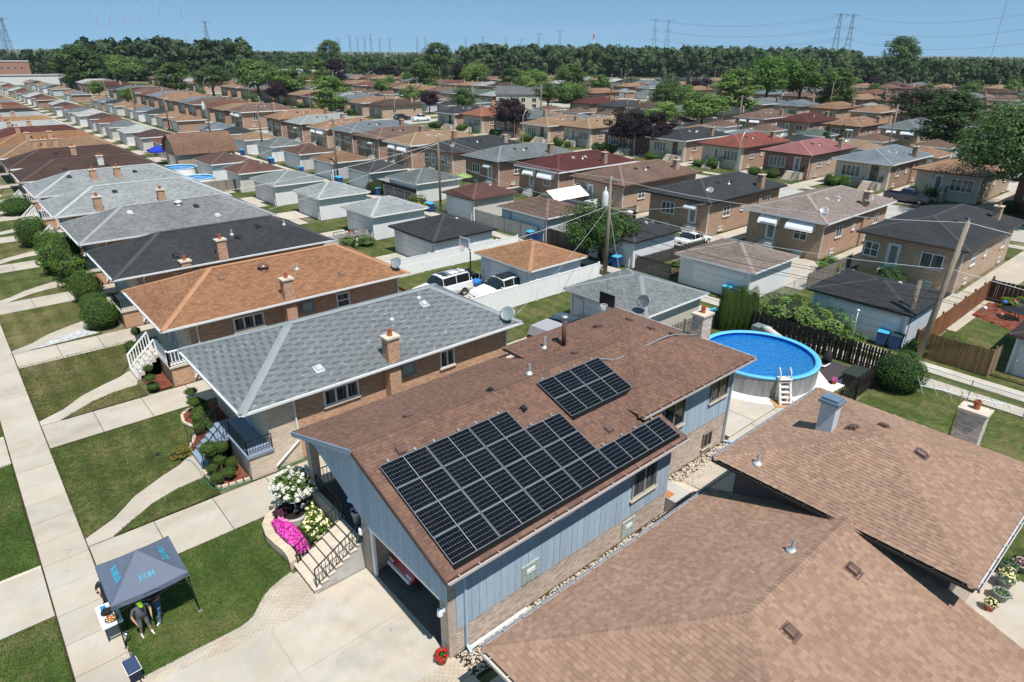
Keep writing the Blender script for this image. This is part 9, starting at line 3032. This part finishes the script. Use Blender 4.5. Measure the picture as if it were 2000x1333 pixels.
BASE = dict(pelvis=(0, 0, 0.92), belly=(0.02, 0, 1.1), chest=(0.03, 0, 1.32), neck=(0.06, 0, 1.5), head=(0.1, 0, 1.6), shl=(0.03, 0.19, 1.4), shr=(0.03, -0.19, 1.4), ell=(0.03, 0.27, 1.14), elr=(0.03, -0.27, 1.14), wrl=(0.2, 0.22, 0.98), wrr=(0.2, -0.22, 0.98),
   hipl=(0, 0.095, 0.86), hipr=(0, -0.095, 0.86), knl=(0.03, 0.11, 0.48), knr=(0.02, -0.11, 0.48), anl=(-0.02, 0.12, 0.085), anr=(-0.02, -0.12, 0.085))
J1 = dict(BASE); J1.update(belly=(0.05, 0, 1.1), chest=(0.06, 0, 1.32), neck=(0.12, 0, 1.48), head=(0.17, 0, 1.56), shl=(0.06, 0.2, 1.4), shr=(0.06, -0.2, 1.4), ell=(0.1, 0.3, 1.1), elr=(0.08, -0.3, 1.1), wrl=(0.28, 0.24, 0.98), wrr=(0.2, -0.26, 0.9), bellyr=(0.17, 0.18), knl=(0.04, 0.13, 0.46), anl=(0.04, 0.17, 0.085), anr=(-0.08, -0.13, 0.085), nod=0.45)
person('person in lime green cap, grey shirt and grey shorts standing at the canopy edge', (1.25, 19.82, 0.02), RAD(-80), J1, ((0.10, 0.10, 0.115), (0.12, 0.12, 0.125), (0.55, 0.52, 0.5)), cap=(0.20, 0.42, 0.015), shorts=True, scale=0.95)
J2 = dict(BASE); J2.update(chest=(0.07, 0, 1.31), head=(0.16, 0, 1.57), wrl=(0.3, 0.12, 1.12), wrr=(0.3, -0.12, 1.1), ell=(0.1, 0.27, 1.12), knl=(0.1, 0.12, 0.48), anl=(0.16, 0.13, 0.085), anr=(-0.2, -0.12, 0.085), knr=(-0.04, -0.11, 0.48))
person('person in dark navy top, blue jeans and white shoes under the canopy', (1.8, 20.25, 0.02), RAD(215), J2, ((0.015, 0.018, 0.03), (0.06, 0.11, 0.22), (0.6, 0.6, 0.6)), hair=(0.015, 0.011, 0.01), scale=0.95)
J3 = dict(BASE); J3.update(chest=(0.08, 0, 1.3), neck=(0.13, 0, 1.46), head=(0.18, 0, 1.54), wrl=(0.36, 0.15, 1.0), wrr=(0.36, -0.15, 1.0))
person('person with dark hair and dark shirt behind the white table', (0.62, 21.72, 0.03), RAD(-92), J3, ((0.02, 0.022, 0.03), (0.03, 0.03, 0.035), (0.05, 0.05, 0.05)), scale=0.95)
# ------------------------------------------------------------------ clouds low over the horizon and the summer haze
HAZE = 0.00006
if HAZE:
 mb = MB(); mb.box(-200, 5200, -1500, 5200, -1.2, 235)
 t = NT('haze')
 pv_ = t.n('ShaderNodeVolumePrincipled')
 pv_.inputs['Color'].default_value = (0.72, 0.84, 1.0, 1)
 pv_.inputs['Density'].default_value = HAZE
 t.l(pv_.outputs[0], t.out.inputs['Volume'])
 hz = mb.build('haze', t.mat)
 stuff(hz)
